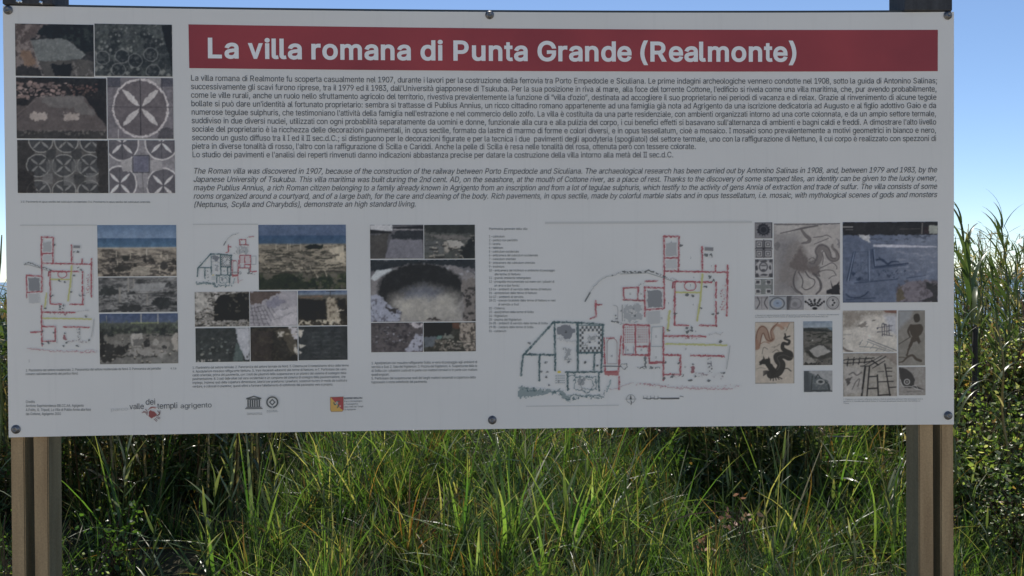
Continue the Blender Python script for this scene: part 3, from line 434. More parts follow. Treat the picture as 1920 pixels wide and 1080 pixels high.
1 67 267 -30 221 -26 178 -14 138 5 103 32 73 65 49 105 31 150 21 200 17 254 21 308 31 358 49 403 73 443 103 476 138 503 178 523 221 535 267 539 295 537 322 533 347 526 372 516 395 504 416 489 436 472 453 452 468 430 480 406 489 380 502 325 392 325 376 370 362 392 344 410 321 422 295 430 267 433 241 430 218 424 196 413 177 397 160 378 146 354 135 325 129 292 126 254 129 216 135 183 146 155 160 130 177 111 196 96 218 85 242 78 267 76 295 79 321 87 344 99 362 117 376 139 392 183 502 183 489 129 480 103 468 79 453 57 436 37 417 20 395 5 372 -7 348 -17 322 -24 295 -28
1 79 267 -30 221 -26 178 -14 138 5 103 32 73 65 49 105 31 150 21 200 17 254 21 308 31 358 49 403 73 443 103 476 138 503 178 523 221 535 267 539 313 535 356 523 396 503 431 476 461 443 485 403 502 358 513 308 516 254 513 200 502 150 485 105 461 65 431 32 396 5 356 -14 313 -26 / 267 76 292 78 316 85 337 96 357 111 373 130 388 154 398 183 405 216 407 254 405 293 398 326 388 355 373 379 357 398 337 413 316 424 292 430 267 433 242 430 218 424 197 413 177 398 160 378 146 354 135 326 129 292 126 254 129 216 135 183 146 154 160 130 177 111 197 96 218 85 242 78
1 69 37 -23 37 532 395 532 395 429 148 429 148 309 378 309 378 206 148 206 148 80 398 80 398 -23
1 78 37 -23 37 532 149 532 408 118 449 37 383 27 376 157 376 532 486 532 486 -23 374 -23 128 369 71 470 141 480 148 291 148 -23"""
from mathutils.geometry import delaunay_2d_cdt
GL = ({}, {})
def winding(P, L_):
    n_ = 0
    for (xa, ya), (xb, yb) in zip(L_, np.roll(L_, -1, 0)):
        cr_ = (xb-xa)*(P[1]-ya)-(P[0]-xa)*(yb-ya)
        if ya <= P[1] < yb and cr_ > 0: n_ += 1
        elif yb <= P[1] < ya and cr_ < 0: n_ -= 1
    return n_
for ln in LETTERS.strip().splitlines():
    tg, ch, rest = ln.split(' ', 2)
    tg = int(tg); loops = [np.array(p.split(), float).reshape(-1, 2) for p in rest.split('/')]
    pts, eds = [], []
    for L_ in loops:
        b0 = len(pts); pts += [Vector(p) for p in L_]; eds += [(b0+k, b0+(k+1) % len(L_)) for k in range(len(L_))]
    vo, _, fo, *_ = delaunay_2d_cdt(pts, eds, [], 0, 0.01)
    v = np.array([tuple(p) for p in vo]); t = []
    for f_ in fo:
        if sum(winding(v[list(f_)].mean(0), L_) for L_ in loops) != 0: t.append(tuple(f_))
    if tg: v = v.copy(); v[:, 1] = (v[:, 1]+24)*509/557.0      # heavy cut back to the light one's cap height
    GL[tg][chr(int(ch))] = (v, np.array(t, int))
ADV = dict(zip('abcdefghijklmnopqrstuvwxyz', (556, 556, 500, 556, 556, 278, 556, 556, 222, 222, 500, 222, 833, 556, 556, 556, 556, 333, 500, 278, 556, 500, 722, 500, 500, 500)))
ADV.update(dict(zip('ABCDEFGHIJKLMNOPQRSTUVWXYZ', (667, 667, 722, 722, 667, 611, 778, 722, 278, 500, 667, 556, 833, 722, 778, 667, 778, 722, 667, 611, 722, 667, 944, 667, 667, 611))))
ADV.update({c: 556 for c in '0123456789àèòùé'}); ADV.update({' ': 278, '.': 278, ',': 278, ';': 278, ':': 278, '(': 333, ')': 333, "'": 191, '-': 333, 'ì': 278, '“': 333, '”': 333, '/': 278})
ADVB = dict(ADV); ADVB.update(dict(zip('abcdefghijklmnopqrstuvwxyz', (556, 611, 556, 611, 556, 333, 611, 611, 278, 278, 556, 278, 889, 611, 611, 611, 611, 389, 556, 333, 611, 556, 778, 556, 556, 500)))); ADVB['L'] = 611

def text_mesh(s, p0, p1, cap, bold=0, slant=0.0, layer=0.0012, squeeze=1.0):
    """string s from panel point p0 to p1 (baseline ends), cap height in metres"""
    G = GL[bold]; A = ADVB if bold else ADV
    Vs, Ts, pos, base = [], [], 0.0, 0
    ky = 1.0
    for ch in s:
        adv = A.get(ch, 556)
        if ch in G or ch in GL[0]:
            v, t = G.get(ch) or GL[0][ch]
            x0, x1 = v[:, 0].min(), v[:, 0].max()
            sx = min(1.407, 0.95*adv/max(1, x1-x0)) if ch not in "fj'" else 1.3
            x = pos+(adv-(x1-x0)*sx)/2+(v[:, 0]-x0)*sx
            yy = v[:, 1]*1.407
            Vs.append(np.stack([x, yy], 1)); Ts.append(t+base); base += len(v)
        pos += adv
    V = np.concatenate(Vs); T = np.concatenate(Ts)
    p0 = np.array(p0, float); p1 = np.array(p1, float); L = np.linalg.norm(p1-p0)
    d = (p1-p0)/L; nrm = np.array([-d[1], d[0]])
    x = V[:, 0]/pos*L; y = V[:, 1]/716.0*cap
    x = x+y*slant
    P = p0+x[:, None]*d+y[:, None]*nrm
    return np_mesh('print', on_panel(P, layer), T)

def text(name, s, px0, py0, px1, py1, cap_px, material, bold=0, slant=0.0, parent=None, layer=0.0012):
    p0, p1 = U(px0, py0), U(px1, py1)
    h0 = U(px0, py0-cap_px)[1]-p0[1]
    return link(name, text_mesh(s, p0, p1, h0, bold, slant, layer), parent or BOARD, material)

# red title bar
def plate(name, pts_px, material, layer):
    P = [U(*p) for p in pts_px]      # BL BR TR TL
    n = 41; V = []
    for k in range(n):
        t = k/(n-1)
        V.append((P[0][0]*(1-t)+P[1][0]*t, P[0][1]*(1-t)+P[1][1]*t)); V.append((P[3][0]*(1-t)+P[2][0]*t, P[3][1]*(1-t)+P[2][1]*t))
    Fq = [(2*k, 2*k+2, 2*k+3, 2*k+1) for k in range(n-1)]
    return link(name, np_mesh(name, on_panel(V, layer), Fq), BOARD, material)
BANNER = plate('title_banner', ((355, 127.8), (1758, 133.5), (1758.3, 56), (353.5, 45.8)), M_BANNER, 0.0008)
TITLE = 'La villa romana di Punta Grande (Realmonte)'
def adv_of(t_): return float(sum(ADVB[c_] for c_ in t_))
for w_ in TITLE.split():                    # one printed word after another along the bar
    i_ = TITLE.index(w_); f0, f1 = adv_of(TITLE[:i_])/adv_of(TITLE), adv_of(TITLE[:i_+len(w_)])/adv_of(TITLE)
    P0, P1 = U(387, 109.6), U(1494, 116.2); hh = U(387, 109.6-38.8)[1]-P0[1]
    pa = (P0[0]+(P1[0]-P0[0])*f0, P0[1]+(P1[1]-P0[1])*f0); pb = (P0[0]+(P1[0]-P0[0])*f1, P0[1]+(P1[1]-P0[1])*f1)
    link('title_lettering', text_mesh(w_, pa, pb, hh, 1, 0, 0.0018), BANNER, M_TITLE)

ITA = ["La villa romana di Realmonte fu scoperta casualmente nel 1907, durante i lavori per la costruzione della ferrovia tra Porto Empedocle e Siculiana. Le prime indagini archeologiche vennero condotte nel 1908, sotto la guida di Antonino Salinas;",
"successivamente gli scavi furono riprese, tra il 1979 ed il 1983, dall'Università giapponese di Tsukuba. Per la sua posizione in riva al mare, alla foce del torrente Cottone, l'edificio si rivela come una villa maritima, che, pur avendo probabilmente,",
"come le ville rurali, anche un ruolo nello sfruttamento agricolo del territorio, rivestiva prevalentemente la funzione di “villa d'ozio”, destinata ad accogliere il suo proprietario nei periodi di vacanza e di relax. Grazie al rinvenimento di alcune tegole",
"bollate si può dare un'identità al fortunato proprietario: sembra si trattasse di Publius Annius, un ricco cittadino romano appartenente ad una famiglia già nota ad Agrigento da una iscrizione dedicatoria ad Augusto e al figlio adottivo Gaio e da",
"numerose tegulae sulphuris, che testimoniano l'attività della famiglia nell'estrazione e nel commercio dello zolfo. La villa è costituita da una parte residenziale, con ambienti organizzati intorno ad una corte colonnata, e da un ampio settore termale,",
"suddiviso in due diversi nuclei, utilizzati con ogni probabilità separatamente da uomini e donne, funzionale alla cura e alla pulizia del corpo, i cui benefici effetti si basavano sull'alternanza di ambienti e bagni caldi e freddi. A dimostrare l'alto livello",
"sociale del proprietario è la ricchezza delle decorazioni pavimentali, in opus sectile, formato da lastre di marmo di forme e colori diversi, e in opus tessellatum, cioè a mosaico. I mosaici sono prevalentemente a motivi geometrici in bianco e nero,",
"secondo un gusto diffuso tra il I ed il II sec.d.C.; si distinguono per le decorazioni figurate e per la tecnica i due  pavimenti degli apodyteria (spogliatoi) del settore termale, uno con la raffigurazione di Nettuno, il cui corpo è realizzato con spezzoni di",
"pietra in diverse tonalità di rosso, l'altro con la raffigurazione di Scilla e Cariddi. Anche la pelle di Scilla è resa nelle tonalità del rosa, ottenuta però con tessere colorate.",
"Lo studio dei pavimenti e l'analisi dei reperti rinvenuti danno indicazioni abbastanza precise per datare la costruzione della villa intorno alla metà del II sec.d.C."]
REND = [1757.5, 1756.5, 1756, 1755.5, 1755.5, 1755.5, 1755.5, 1755.5, 1305, 1263]
for i, s in enumerate(ITA):
    l = 151.4+i*15.95; r = 156.4+i*15.45 if i < 8 else l+(0.12 if i == 8 else -0.3)*15
    if i >= 8:
        t = (REND[i]-358)/1398.; r = l+(156.4+i*15.45-l)*t
    text('text_line', s, 357.6+i*0.31, l, REND[i], r, 10.8, M_INK)
ENG = ["The Roman villa was discovered in 1907, because of the construction of the railway between Porto Empedocle and Siculiana. The archaeological research has been carried out by Antonino Salinas in 1908, and, between 1979 and 1983, by the",
"Japanese University of Tsukuba. This villa maritima was built during the 2nd cent. AD, on the seashore, at the mouth of Cottone river, as a place of rest. Thanks to the discovery of some stamped tiles, an identity can be given to the lucky owner,",
"maybe Publius Annius, a rich Roman citizen belonging to a family already known in Agrigento from an inscription and from a lot of tegulae sulphuris, which testify to the activity of gens Annia of extraction and trade of sulfur. The villa consists of some",
"rooms organized around a courtyard, and of a large bath, for the care and cleaning of the body. Rich pavements, in opus sectile, made by colorful marble slabs and in opus tessellatum, i.e. mosaic, with mythological scenes of gods and monsters",
"(Neptunus, Scylla and Charybdis), demonstrate an high standard living."]
for i, s in enumerate(ENG):
    l = 325.6+i*15.7; r = 323.2+i*15.5
    e = 1756.5
    if i == 4: e = 780; r = l+(r-l)*0.3
    text('text_line', s, 362+i*0.3, l, e, r, 10.6, M_INK, 0, 0.21)

def para(lines, x0, y0, x1, y1, dy, cap, ends=None, material=None):
    for i, s in enumerate(lines):
        e = ends[i] if ends and ends[i] else 1.0
        xe = x0+(x1-x0)*e; ye = y0+(y1-y0)*e
        text('caption_line', s, x0, y0+i*dy, xe, ye+i*dy, cap, material or M_INK2)
para(["1-2. Pavimento in opus sectile del cubiculum occidentale; 3-4. Pavimento in opus sectile del cubiculum orientale."], 39, 380, 283, 380.5, 5, 3.6)
para(["1. Planimetria del settore residenziale. 2. Panoramica del settore residenziale da Nord. 3. Panoramica del peristilio", "romano nell'intercolumnio del portico Nord."], 48.5, 696.5, 302, 693, 7, 4.6, (1, .39))
para(["4. La"], 320, 692.5, 331, 692.3, 7, 4.2)
para(["1"], 54, 679, 56, 679, 7, 5)
para(["Credits", "Archivio Soprintendenza BB.CC.AA. Agrigento", "A.Polito, G. Tripodi, La Villa di Publio Annio alla foce", "del Cottone, Agrigento 2010"], 48.5, 755.6, 171, 754.8, 7.6, 4.8, (.14, .89, 1, .54))
para(["1. Planimetria del settore termale. 2. Panoramica del settore termale da Nord. 3. Cisterna per il contenimento idrico delle terme",
"4. Apodyterium mosaico raffigurante Nettuno. 5. Vani riscaldati adiacenti alle terme di Nettuno. 6-7. Particolare del vano",
"caldo orientale, prima del pavimento, con i resti dei pilastrini delle suspensurae e un pilastro del sistema di sostegno della",
"pavimentazione. 8. I resti delle pilae nel vano occidentale e un campione del sistema di sostegno della pavimentazione, che",
"impiega, insieme resti della copertura dimensione, laterizi per praefurnio i praefurni, sostenuti tra loro in modo da costituire",
"verdure, e collocati in piastrine, questi ultimi a formare l'allettamento di sottofondo del pavimento vero e proprio."],
     361, 691.5, 654, 687, 7.05, 4.4, (1, .985, .985, .98, .99, .9))
para(["1. Apodyterium con mosaico raffigurante Scilla, e vano di passaggio agli ambienti di",
"servizio a Sud. 2. Sala del frigidarium. 3. Piscina del frigidarium. 4. Suspensurae delle te",
"di Scilla con i pilastrini costruiti in parte con mattoni circolari e in parte con mattoni",
"quadrangolari.", "5. Particolare del suspensurae resti dei larghi mattoni sesamati a copertura della",
"hypocausis e come sottofondo del pavimento."], 696.5, 683, 895, 680.8, 7.15, 4.6, (1, 1, 1, .17, .985, .53))
LEG = [("Planimetria generale della villa", 90, 418), ("1 - cubiculum", 157, 218), ("2 - portico con peristilio", 190, 332), ("3 - lararia", 223, 180), ("4 - tablinum", 257, 203),
("5 - cubiculum occidentale", 290, 342), ("6 - anticamera del cubiculum occidentale", 323, 510), ("7 - cubiculum orientale", 356, 316), ("8 - anticamera del cubiculum orientale", 389, 485), ("9 - triclinium", 423, 215),
("10 - anticamera del triclinium e ambiente di passaggio", 456, 660), ("       alle terme di Nettuno", 490, 357), ("11 - grande ambiente rettangolare", 522, 447), ("12 - prospetto monumentale sul mare con i pilastri di", 555, 655),
("       un arco a due fornici", 589, 347), ("13-14 - ambienti di servizio delle terme di Nettuno", 622, 628), ("15 - apodyterium delle terme di Nettuno", 655, 503), ("16-17 - ambienti di servizio", 689, 383), ("18-21 - stanze riscaldate delle terme di Nettuno e vani", 720, 665),
("            di servizio a Sud", 755, 340), ("22 - Cisterna", 789, 216), ("23 - apodyterium delle terme di Scilla", 822, 472), ("24 - frigidarium", 856, 243), ("25 - piscina del frigidarium", 889, 366), ("26-28 - ambienti di servizio delle terme di Scilla", 921, 596), ("29-30 - caldaria delle terme di Scilla", 955, 470), ("31 - caldarium", 990, 232)]
for s, y, xe in LEG:
    text('legend_line', s, 900+78/4.696, 410+y/4.696+1.9, 900+xe/4.696, 410+y/4.696+1.9, 4.2, M_INK if '4 - ' in s[:4] else M_INK2)

# ------------------------------------------------------------------ printed pictures (painted by code on fine grids)
class Cv:
    """a printed picture: px rectangle of the photograph; colours are those the print shows in the photograph"""
    def __init__(s, x0, y0, x1, y1, step=1.2, seed=1, clear=False, src=None):
        s.b = (x0, y0, x1, y1); s.W, s.H = float(x1-x0), float(y1-y0)
        s.nx, s.ny = max(3, int(s.W/step)+1), max(3, int(s.H/step)+1)
        s.X, s.Y = np.meshgrid(np.linspace(0, s.W, s.nx), np.linspace(0, s.H, s.ny))
        s.r = np.random.default_rng(seed); s.img = np.tile(np.array(PANEL_SHOWN, float), (s.ny, s.nx, 1))
        s.a = np.zeros((s.ny, s.nx)) if clear else np.ones((s.ny, s.nx))
        s.clear = clear
        # source frame for coordinates: default 0..1
        s.src = src or (0, 0, 1, 1)
    def c(s, pts):
        P = np.asarray(pts, float).reshape(-1, 2); q = s.src
        return np.stack([(P[:, 0]-q[0])/(q[2]-q[0])*s.W, (P[:, 1]-q[1])/(q[3]-q[1])*s.H], 1)
    def fbm(s, cell, octv=4, sx=1.0, sy=1.0):
        out = np.zeros_like(s.X); amp = 1.0; tot = 0
        for o in range(octv):
            cx, cy = max(1.0, cell*sx/2**o), max(1.0, cell*sy/2**o)
            gw, gh = int(s.W/cx)+3, int(s.H/cy)+3
            g = s.r.uniform(-1, 1, (gh, gw)); fx, fy = s.X/cx, s.Y/cy
            ix, iy = fx.astype(int), fy.astype(int); tx, ty = fx-ix, fy-iy
            tx = tx*tx*(3-2*tx); ty = ty*ty*(3-2*ty)
            out += amp*((g[iy, ix]*(1-tx)+g[iy, ix+1]*tx)*(1-ty)+(g[iy+1, ix]*(1-tx)+g[iy+1, ix+1]*tx)*ty)
            tot += amp; amp *= 0.6
        return out/tot*1.6
    def put(s, m, col, alpha=1.0):
        m = np.clip(m, 0, 1)*alpha
        s.img += (np.asarray(col, float)-s.img)*m[..., None]
        if s.clear: s.a = np.maximum(s.a, m)
        return s
    def fill(s, col): s.img[:] = col; return s
    def grad(s, stops):
        ys = [y*s.H for y, _ in stops]
        for k in range(3): s.img[..., k] = np.interp(s.Y, ys, [c[k] for _, c in stops])
        return s
    def grain(s, amp, cell=4, octv=4, sx=1, sy=1, chroma=0.06):
        n = s.fbm(cell, octv, sx, sy)*amp
        s.img += n[..., None]
        if chroma: s.img += np.stack([s.fbm(cell*2, 2)*amp*chroma for _ in range(3)], -1)
        return s
    def mottle(s, col, cell, thr=0.1, soft=0.25, region=None, sx=1, sy=1, alpha=1):
        n = s.fbm(cell, 4, sx, sy); m = np.clip((n-thr)/soft, 0, 1)
        if region is not None: m = m*region
        return s.put(m, col, alpha)
    def rect(s, x0, y0, x1, y1, soft=1.0):
        a = s.c([(x0, y0), (x1, y1)])
        return np.clip(np.minimum.reduce([s.X-a[0, 0], a[1, 0]-s.X, s.Y-a[0, 1], a[1, 1]-s.Y])/soft+.5, 0, 1)
    def pmask(s, pts, soft=1.2, rough=0.0, cell=5):
        P = s.c(pts); X, Y = s.X, s.Y
        if rough:
            X = X+s.fbm(cell, 3)*rough; Y = Y+s.fbm(cell, 3)*rough
        ins = np.zeros(X.shape, bool); d = np.full(X.shape, 1e9)
        for (xa, ya), (xb, yb) in zip(P, np.roll(P, -1, 0)):
            if ya != yb:
                t = ((ya > Y) != (yb > Y)) & (X < (xb-xa)*(Y-ya)/(yb-ya)+xa); ins ^= t
            L = max(1e-9, (xb-xa)**2+(yb-ya)**2); u = np.clip(((X-xa)*(xb-xa)+(Y-ya)*(yb-ya))/L, 0, 1)
            d = np.minimum(d, np.hypot(X-xa-u*(xb-xa), Y-ya-u*(yb-ya)))
        return np.clip(np.where(ins, d, -d)/soft+0.5, 0, 1)
    def poly(s, pts, col, soft=1.2, rough=0.0, alpha=1.0, cell=5): return s.put(s.pmask(pts, soft, rough, cell), col, alpha)
    def lmask(s, pts, w, soft=1.0, rough=0.0):
        P = s.c(pts); X, Y = s.X, s.Y
        if rough: X = X+s.fbm(4, 2)*rough; Y = Y+s.fbm(4, 2)*rough
        d = np.full(X.shape, 1e9)
        w = np.atleast_1d(np.asarray(w, float)); ws = np.interp(np.linspace(0, 1, len(P)), np.linspace(0, 1, len(w)), w)
        for k in range(len(P)-1):
            (xa, ya), (xb, yb) = P[k], P[k+1]
            L = max(1e-9, (xb-xa)**2+(yb-ya)**2); u = np.clip(((X-xa)*(xb-xa)+(Y-ya)*(yb-ya))/L, 0, 1)
            d = np.minimum(d, np.hypot(X-xa-u*(xb-xa), Y-ya-u*(yb-ya))-(ws[k]*(1-u)+ws[k+1]*u)/2)
        return np.clip(-d/soft+0.5, 0, 1)
    def line(s, pts, w, col, alpha=1.0, soft=1.0, rough=0.0, brk=0.0):
        m = s.lmask(pts, w, soft, rough)
        if brk: m = m*np.clip((s.fbm(3, 2)+1-brk)*2, 0, 1)
        return s.put(m, col, alpha)
    def curve(s, pts, w, col, alpha=1.0, n=24, soft=1.0, rough=0.0):
        P = np.asarray(pts, float); k = len(P); out = []
        Q = np.vstack([2*P[0]-P[1], P, 2*P[-1]-P[-2]])
        for i in range(k-1):
            p0, p1, p2, p3 = Q[i], Q[i+1], Q[i+2], Q[i+3]
            for t in np.linspace(0, 1, max(3, n//k), endpoint=False):
                out.append(.5*(2*p1+(p2-p0)*t+(2*p0-5*p1+4*p2-p3)*t*t+(3*p1-p0-3*p2+p3)*t**3))
        out.append(P[-1])
        return s.line(out, w, col, alpha, soft, rough)
    def ell(s, cx, cy, rx, ry, col, ring=None, alpha=1.0, soft=1.0, rough=0.0, arc=None):
        """radii in fractions of the source frame; ring = stroke px"""
        o = s.c([(cx, cy)])[0]; q = s.src; Rx = rx/(q[2]-q[0])*s.W; Ry = ry/(q[3]-q[1])*s.H
        X, Y = s.X-o[0], s.Y-o[1]
        if rough: X = X+s.fbm(5, 3)*rough; Y = Y+s.fbm(5, 3)*rough
        d = (np.hypot(X/Rx, Y/Ry)-1)*min(Rx, Ry)
        m = np.clip(((ring/2-abs(d)) if ring else -d)/soft+0.5, 0, 1)
        if arc:
            th = np.degrees(np.arctan2(-(s.Y-o[1]), s.X-o[0])) % 360
            m = m*(((th-arc[0]) % 360) < ((arc[1]-arc[0]) % 360 or 360))
        return s.put(m, col, alpha)
    def stones(s, n, region, r0, r1, cols, shade=(18, 18, 18)):
        x0, y0, x1, y1 = region
        for _ in range(n):
            cx, cy = s.r.uniform(x0, x1), s.r.uniform(y0, y1); r = s.r.uniform(r0, r1)
            k = s.r.uniform(.5, .9); cl = np.array(cols[s.r.integers(len(cols))], float)*s.r.uniform(.8, 1.15)
            rr = r*s.W/s.H
            s.ell(cx, cy+rr*.3, r*1.1, rr*k, shade, alpha=.75, rough=1.2); s.ell(cx, cy, r, rr*k, cl, rough=1.5)
        return s
    def build(s, name, label=None, layer=0.0010, parent=None):
        x0, y0, x1, y1 = s.b
        A, B, Cc, D = U(x0, y0), U(x1, y0), U(x1, y1), U(x0, y1)
        u0, u1 = (A[0]+D[0])/2, (B[0]+Cc[0])/2; v0, v1 = (A[1]+B[1])/2, (D[1]+Cc[1])/2
        P = np.stack([u0+(u1-u0)*s.X/s.W, v0+(v1-v0)*s.Y/s.H], -1).reshape(-1, 2)
        if not s.clear:                      # camera grain and crispness of the printed pictures
            k_ = 1.0 if name == 'photo_print' else .55
            t_ = 1+.05*k_*s.fbm(7, 3)+.03*k_*s.fbm(2.6, 2)
            p_ = np.pad(s.img, ((1, 1), (1, 1), (0, 0)), 'edge')      # soft print
            s.img = (p_[1:-1, 1:-1]*2+p_[:-2, 1:-1]+p_[2:, 1:-1]+p_[1:-1, :-2]+p_[1:-1, 2:])/6
            if name == 'photo_print': s.img = s.img+(s.fbm(13, 3)*4+s.fbm(4.5, 3)*3)[..., None]
            g_ = s.img.mean(-1, keepdims=True)
            s.img = (g_+(s.img-g_)*.74)*t_[..., None]
            s.img = s.img+(s.img-72)*.12-4
        col = np.clip(s.img, 20, 200).reshape(-1, 3)
        alb = np.clip(PANEL_ALB*lin(col)/lin(PANEL_SHOWN), 0.004, 0.85)
        i, j = np.meshgrid(np.arange(s.ny-1), np.arange(s.nx-1), indexing='ij'); q = (i*s.nx+j)
        Fq = np.stack([q+s.nx, q+s.nx+1, q+1, q], -1).reshape(-1, 4)
        V = on_panel(P, layer)
        if s.clear:
            keep = s.a.ravel()[Fq].max(1) > 0.04; Fq = Fq[keep]
            used = np.unique(Fq); mp = np.zeros(len(V), int); mp[used] = np.arange(len(used)); V = V[used]; alb = alb[used]; Fq = mp[Fq]
        o = link(name, np_mesh(name, V, Fq, alb), parent or BOARD, M_PRINT)
        if label: o['label'] = label
        return o

PH = 'photo_print'
# --- top left collage of mosaic floors
c = Cv(29, 45.5, 176, 143, seed=11).fill((38, 38, 38)).grain(14, 8)
c.poly([(0, 0), (.42, 0), (.3, .2), (.2, .3), (.33, 1), (0, 1)], (66, 58, 56), rough=3).mottle((92, 84, 82), 8, .1, .3, c.rect(0, 0, .42, 1, 6))
c.poly([(.06, .5), (.2, .52), (.27, .8), (.1, .82)], (98, 78, 62), rough=3, alpha=.8).poly([(.02, .8), (.3, .84), (.34, 1), (0, 1)], (40, 38, 38), rough=4)
c.poly([(.35, .02), (1, 0), (1, .5), (.86, .55), (.72, .32), (.26, .2), (.3, .12)], (27, 30, 31), rough=3).mottle((50, 55, 52), 7, .15, .3, c.rect(.62, .05, 1, .4, 8), alpha=.7)
c.poly([(.2, .3), (.6, .27), (.7, .34), (.9, .58), (.84, .66), (.42, .75), (.28, .7)], (78, 82, 82), rough=1.5)
c.mottle((98, 100, 100), 3, .2, .4, c.pmask([(.2, .3), (.6, .27), (.7, .34), (.9, .58), (.84, .66), (.42, .75), (.28, .7)]), alpha=.6)
c.poly([(.3, .72), (.84, .67), (1, .72), (1, 1), (.36, 1)], (62, 60, 58), rough=2).poly([(.44, .78), (.72, .74), (.7, 1), (.5, 1)], (28, 28, 29), rough=3)
c.mottle((95, 92, 90), 6, .2, .3, c.rect(.72, .72, 1, 1, 5), alpha=.8).line([(.19, .3), (.28, .7), (.34, 1)], 1.6, (98, 98, 96), .7, rough=.6)
c.build(PH, 'printed photo of an excavated floor in a rocky trench')
c = Cv(178, 45.5, 323, 143, seed=12).fill((52, 56, 56)).grain(12, 6)
for k in range(26):
    cx, cy = c.r.uniform(.02, .95), c.r.uniform(.15, 1); r = .05+.06*cy
    c.ell(cx, cy, r, r*1.2, (34, 37, 38), alpha=.75, rough=1.5)
for k in range(70):
    cx, cy = c.r.uniform(.0, .95), c.r.uniform(.0, 1); r = .012+.02*cy
    c.poly([(cx-r, cy), (cx, cy-r*1.5), (cx+r, cy), (cx, cy+r*1.5)], (92, 95, 93), alpha=.85, rough=.8)
for cx, cy in ((.35, .62), (.72, .58), (.3, .88), (.75, .9), (.1, .65), (.52, .7)):
    c.ell(cx, cy, .09, .13, (35, 38, 40), alpha=.6, rough=1.5); c.ell(cx, cy, .09, .13, (98, 100, 100), ring=1.6, alpha=.8, rough=1)
c.mottle((84, 86, 84), 4, .3, .3, alpha=.45).poly([(.86, 0), (1, 0), (1, 1), (.96, .6)], (26, 28, 29), rough=2)
c.build(PH, 'printed photo of a dark worn mosaic floor')
c = Cv(31, 146, 200, 260, seed=13).fill((64, 58, 57)).grain(6, 9)
c.poly([(0, 0), (1, 0), (1, .45), (0, .45)], (36, 33, 32), rough=3)
c.stones(110, (.0, .08, .62, .36), .012, .03, [(104, 88, 84), (86, 74, 72), (120, 104, 100)])
c.poly([(.3, 0), (1, 0), (1, .3), (.75, .14), (.35, .05)], (34, 33, 33), rough=3).stones(36, (.6, .1, .9, .3), .01, .02, [(80, 60, 56), (68, 56, 52)])
c.poly([(.2, .34), (.55, .3), (.75, .3), (.9, .62), (1, .84), (1, 1), (0, 1), (0, .7)], (70, 64, 63), rough=1.2)
c.poly([(.27, .3), (.72, .28), (.88, .6), (.7, .6), (.62, .5), (.42, .48), (.3, .42)], (86, 85, 84), alpha=.6, rough=3, cell=9)
c.poly([(.76, .3), (1, .36), (1, .8), (.9, .62)], (34, 31, 31), rough=2)
for a_, b_ in (((.14, .58), (.34, .7)), ((.52, .58), (.7, .7))): c.poly([a_, (b_[0], a_[1]), (b_[0]-.02, b_[1]), (a_[0]+.05, b_[1]+.01), (a_[0]+.0, b_[1]-.03)], (118, 110, 106), rough=3, cell=4)
c.poly([(0, .88), (1, .87), (1, 1), (0, 1)], (46, 44, 42), rough=2).mottle((96, 92, 88), 4, .2, .3, c.rect(0, .85, 1, .95, 4), alpha=.6)
c.line([(.2, .38), (0, .62)], 1.3, (96, 88, 84), .6); c.build(PH, 'printed photo of a brown floor with two pale mosaic patches')

def petals(c, cx, cy, r, col, angs=(45, 135, 225, 315), w=.13, ry=None, alpha=1, rough=.5):
    ry = ry or r
    for a_ in angs:
        t = math.radians(a_); dx, dy = math.cos(t), -math.sin(t); nx, ny = -dy, dx
        P = []
        for k in range(13):
            s_ = k/12*.95+.06; h = w*math.sin(math.pi*k/12)**.8
            P.append((cx+(dx*s_+nx*h)*r, cy+(dy*s_+ny*h)*ry))
        for k in range(12, -1, -1):
            s_ = k/12*.95+.06; h = -w*math.sin(math.pi*k/12)**.8
            P.append((cx+(dx*s_+nx*h)*r, cy+(dy*s_+ny*h)*ry))
        c.poly(P, col, alpha=alpha, rough=rough)
c = Cv(202, 146, 325, 260, seed=14, step=1.0).fill((84, 81, 86)).grain(7, 5)
c.poly([(0, 0), (.2, 0), (.2, .14), (0, .14)], (62, 62, 70)).poly([(.62, 0), (.82, 0), (.8, .14), (.6, .1)], (104, 102, 104)).poly([(.82, 0), (1, 0), (1, .14), (.82, .14)], (58, 58, 66))
c.line([(0, .15), (.22, .15)], 1.3, (48, 48, 52)).line([(.83, .0), (.83, .3)], 1.2, (50, 50, 54)).line([(.16, .85), (.16, 1)], 1.6, (128, 126, 128))
c.ell(.5, .5, .4, .45, (76, 71, 74)).ell(.5, .5, .415, .47, (138, 134, 136), ring=4.0, rough=1.5)
c.mottle((84, 80, 84), 4, .25, .2, np.ones_like(c.X), alpha=.35)
petals(c, .5, .49, .38, (134, 131, 132), (45, 135, 225, 315), .12, .42, rough=1.3)
c.line([(.5, .02), (.5, .94)], 1.6, (40, 38, 42), .9, rough=.5).line([(.02, .48), (1, .48)], 1.2, (50, 47, 51), .7, rough=.5)
c.poly([(.8, .84), (1, .82), (1, 1), (.76, 1)], (52, 50, 54), rough=3, alpha=.7); c.build(PH, 'printed photo of a four petalled circle in mosaic')

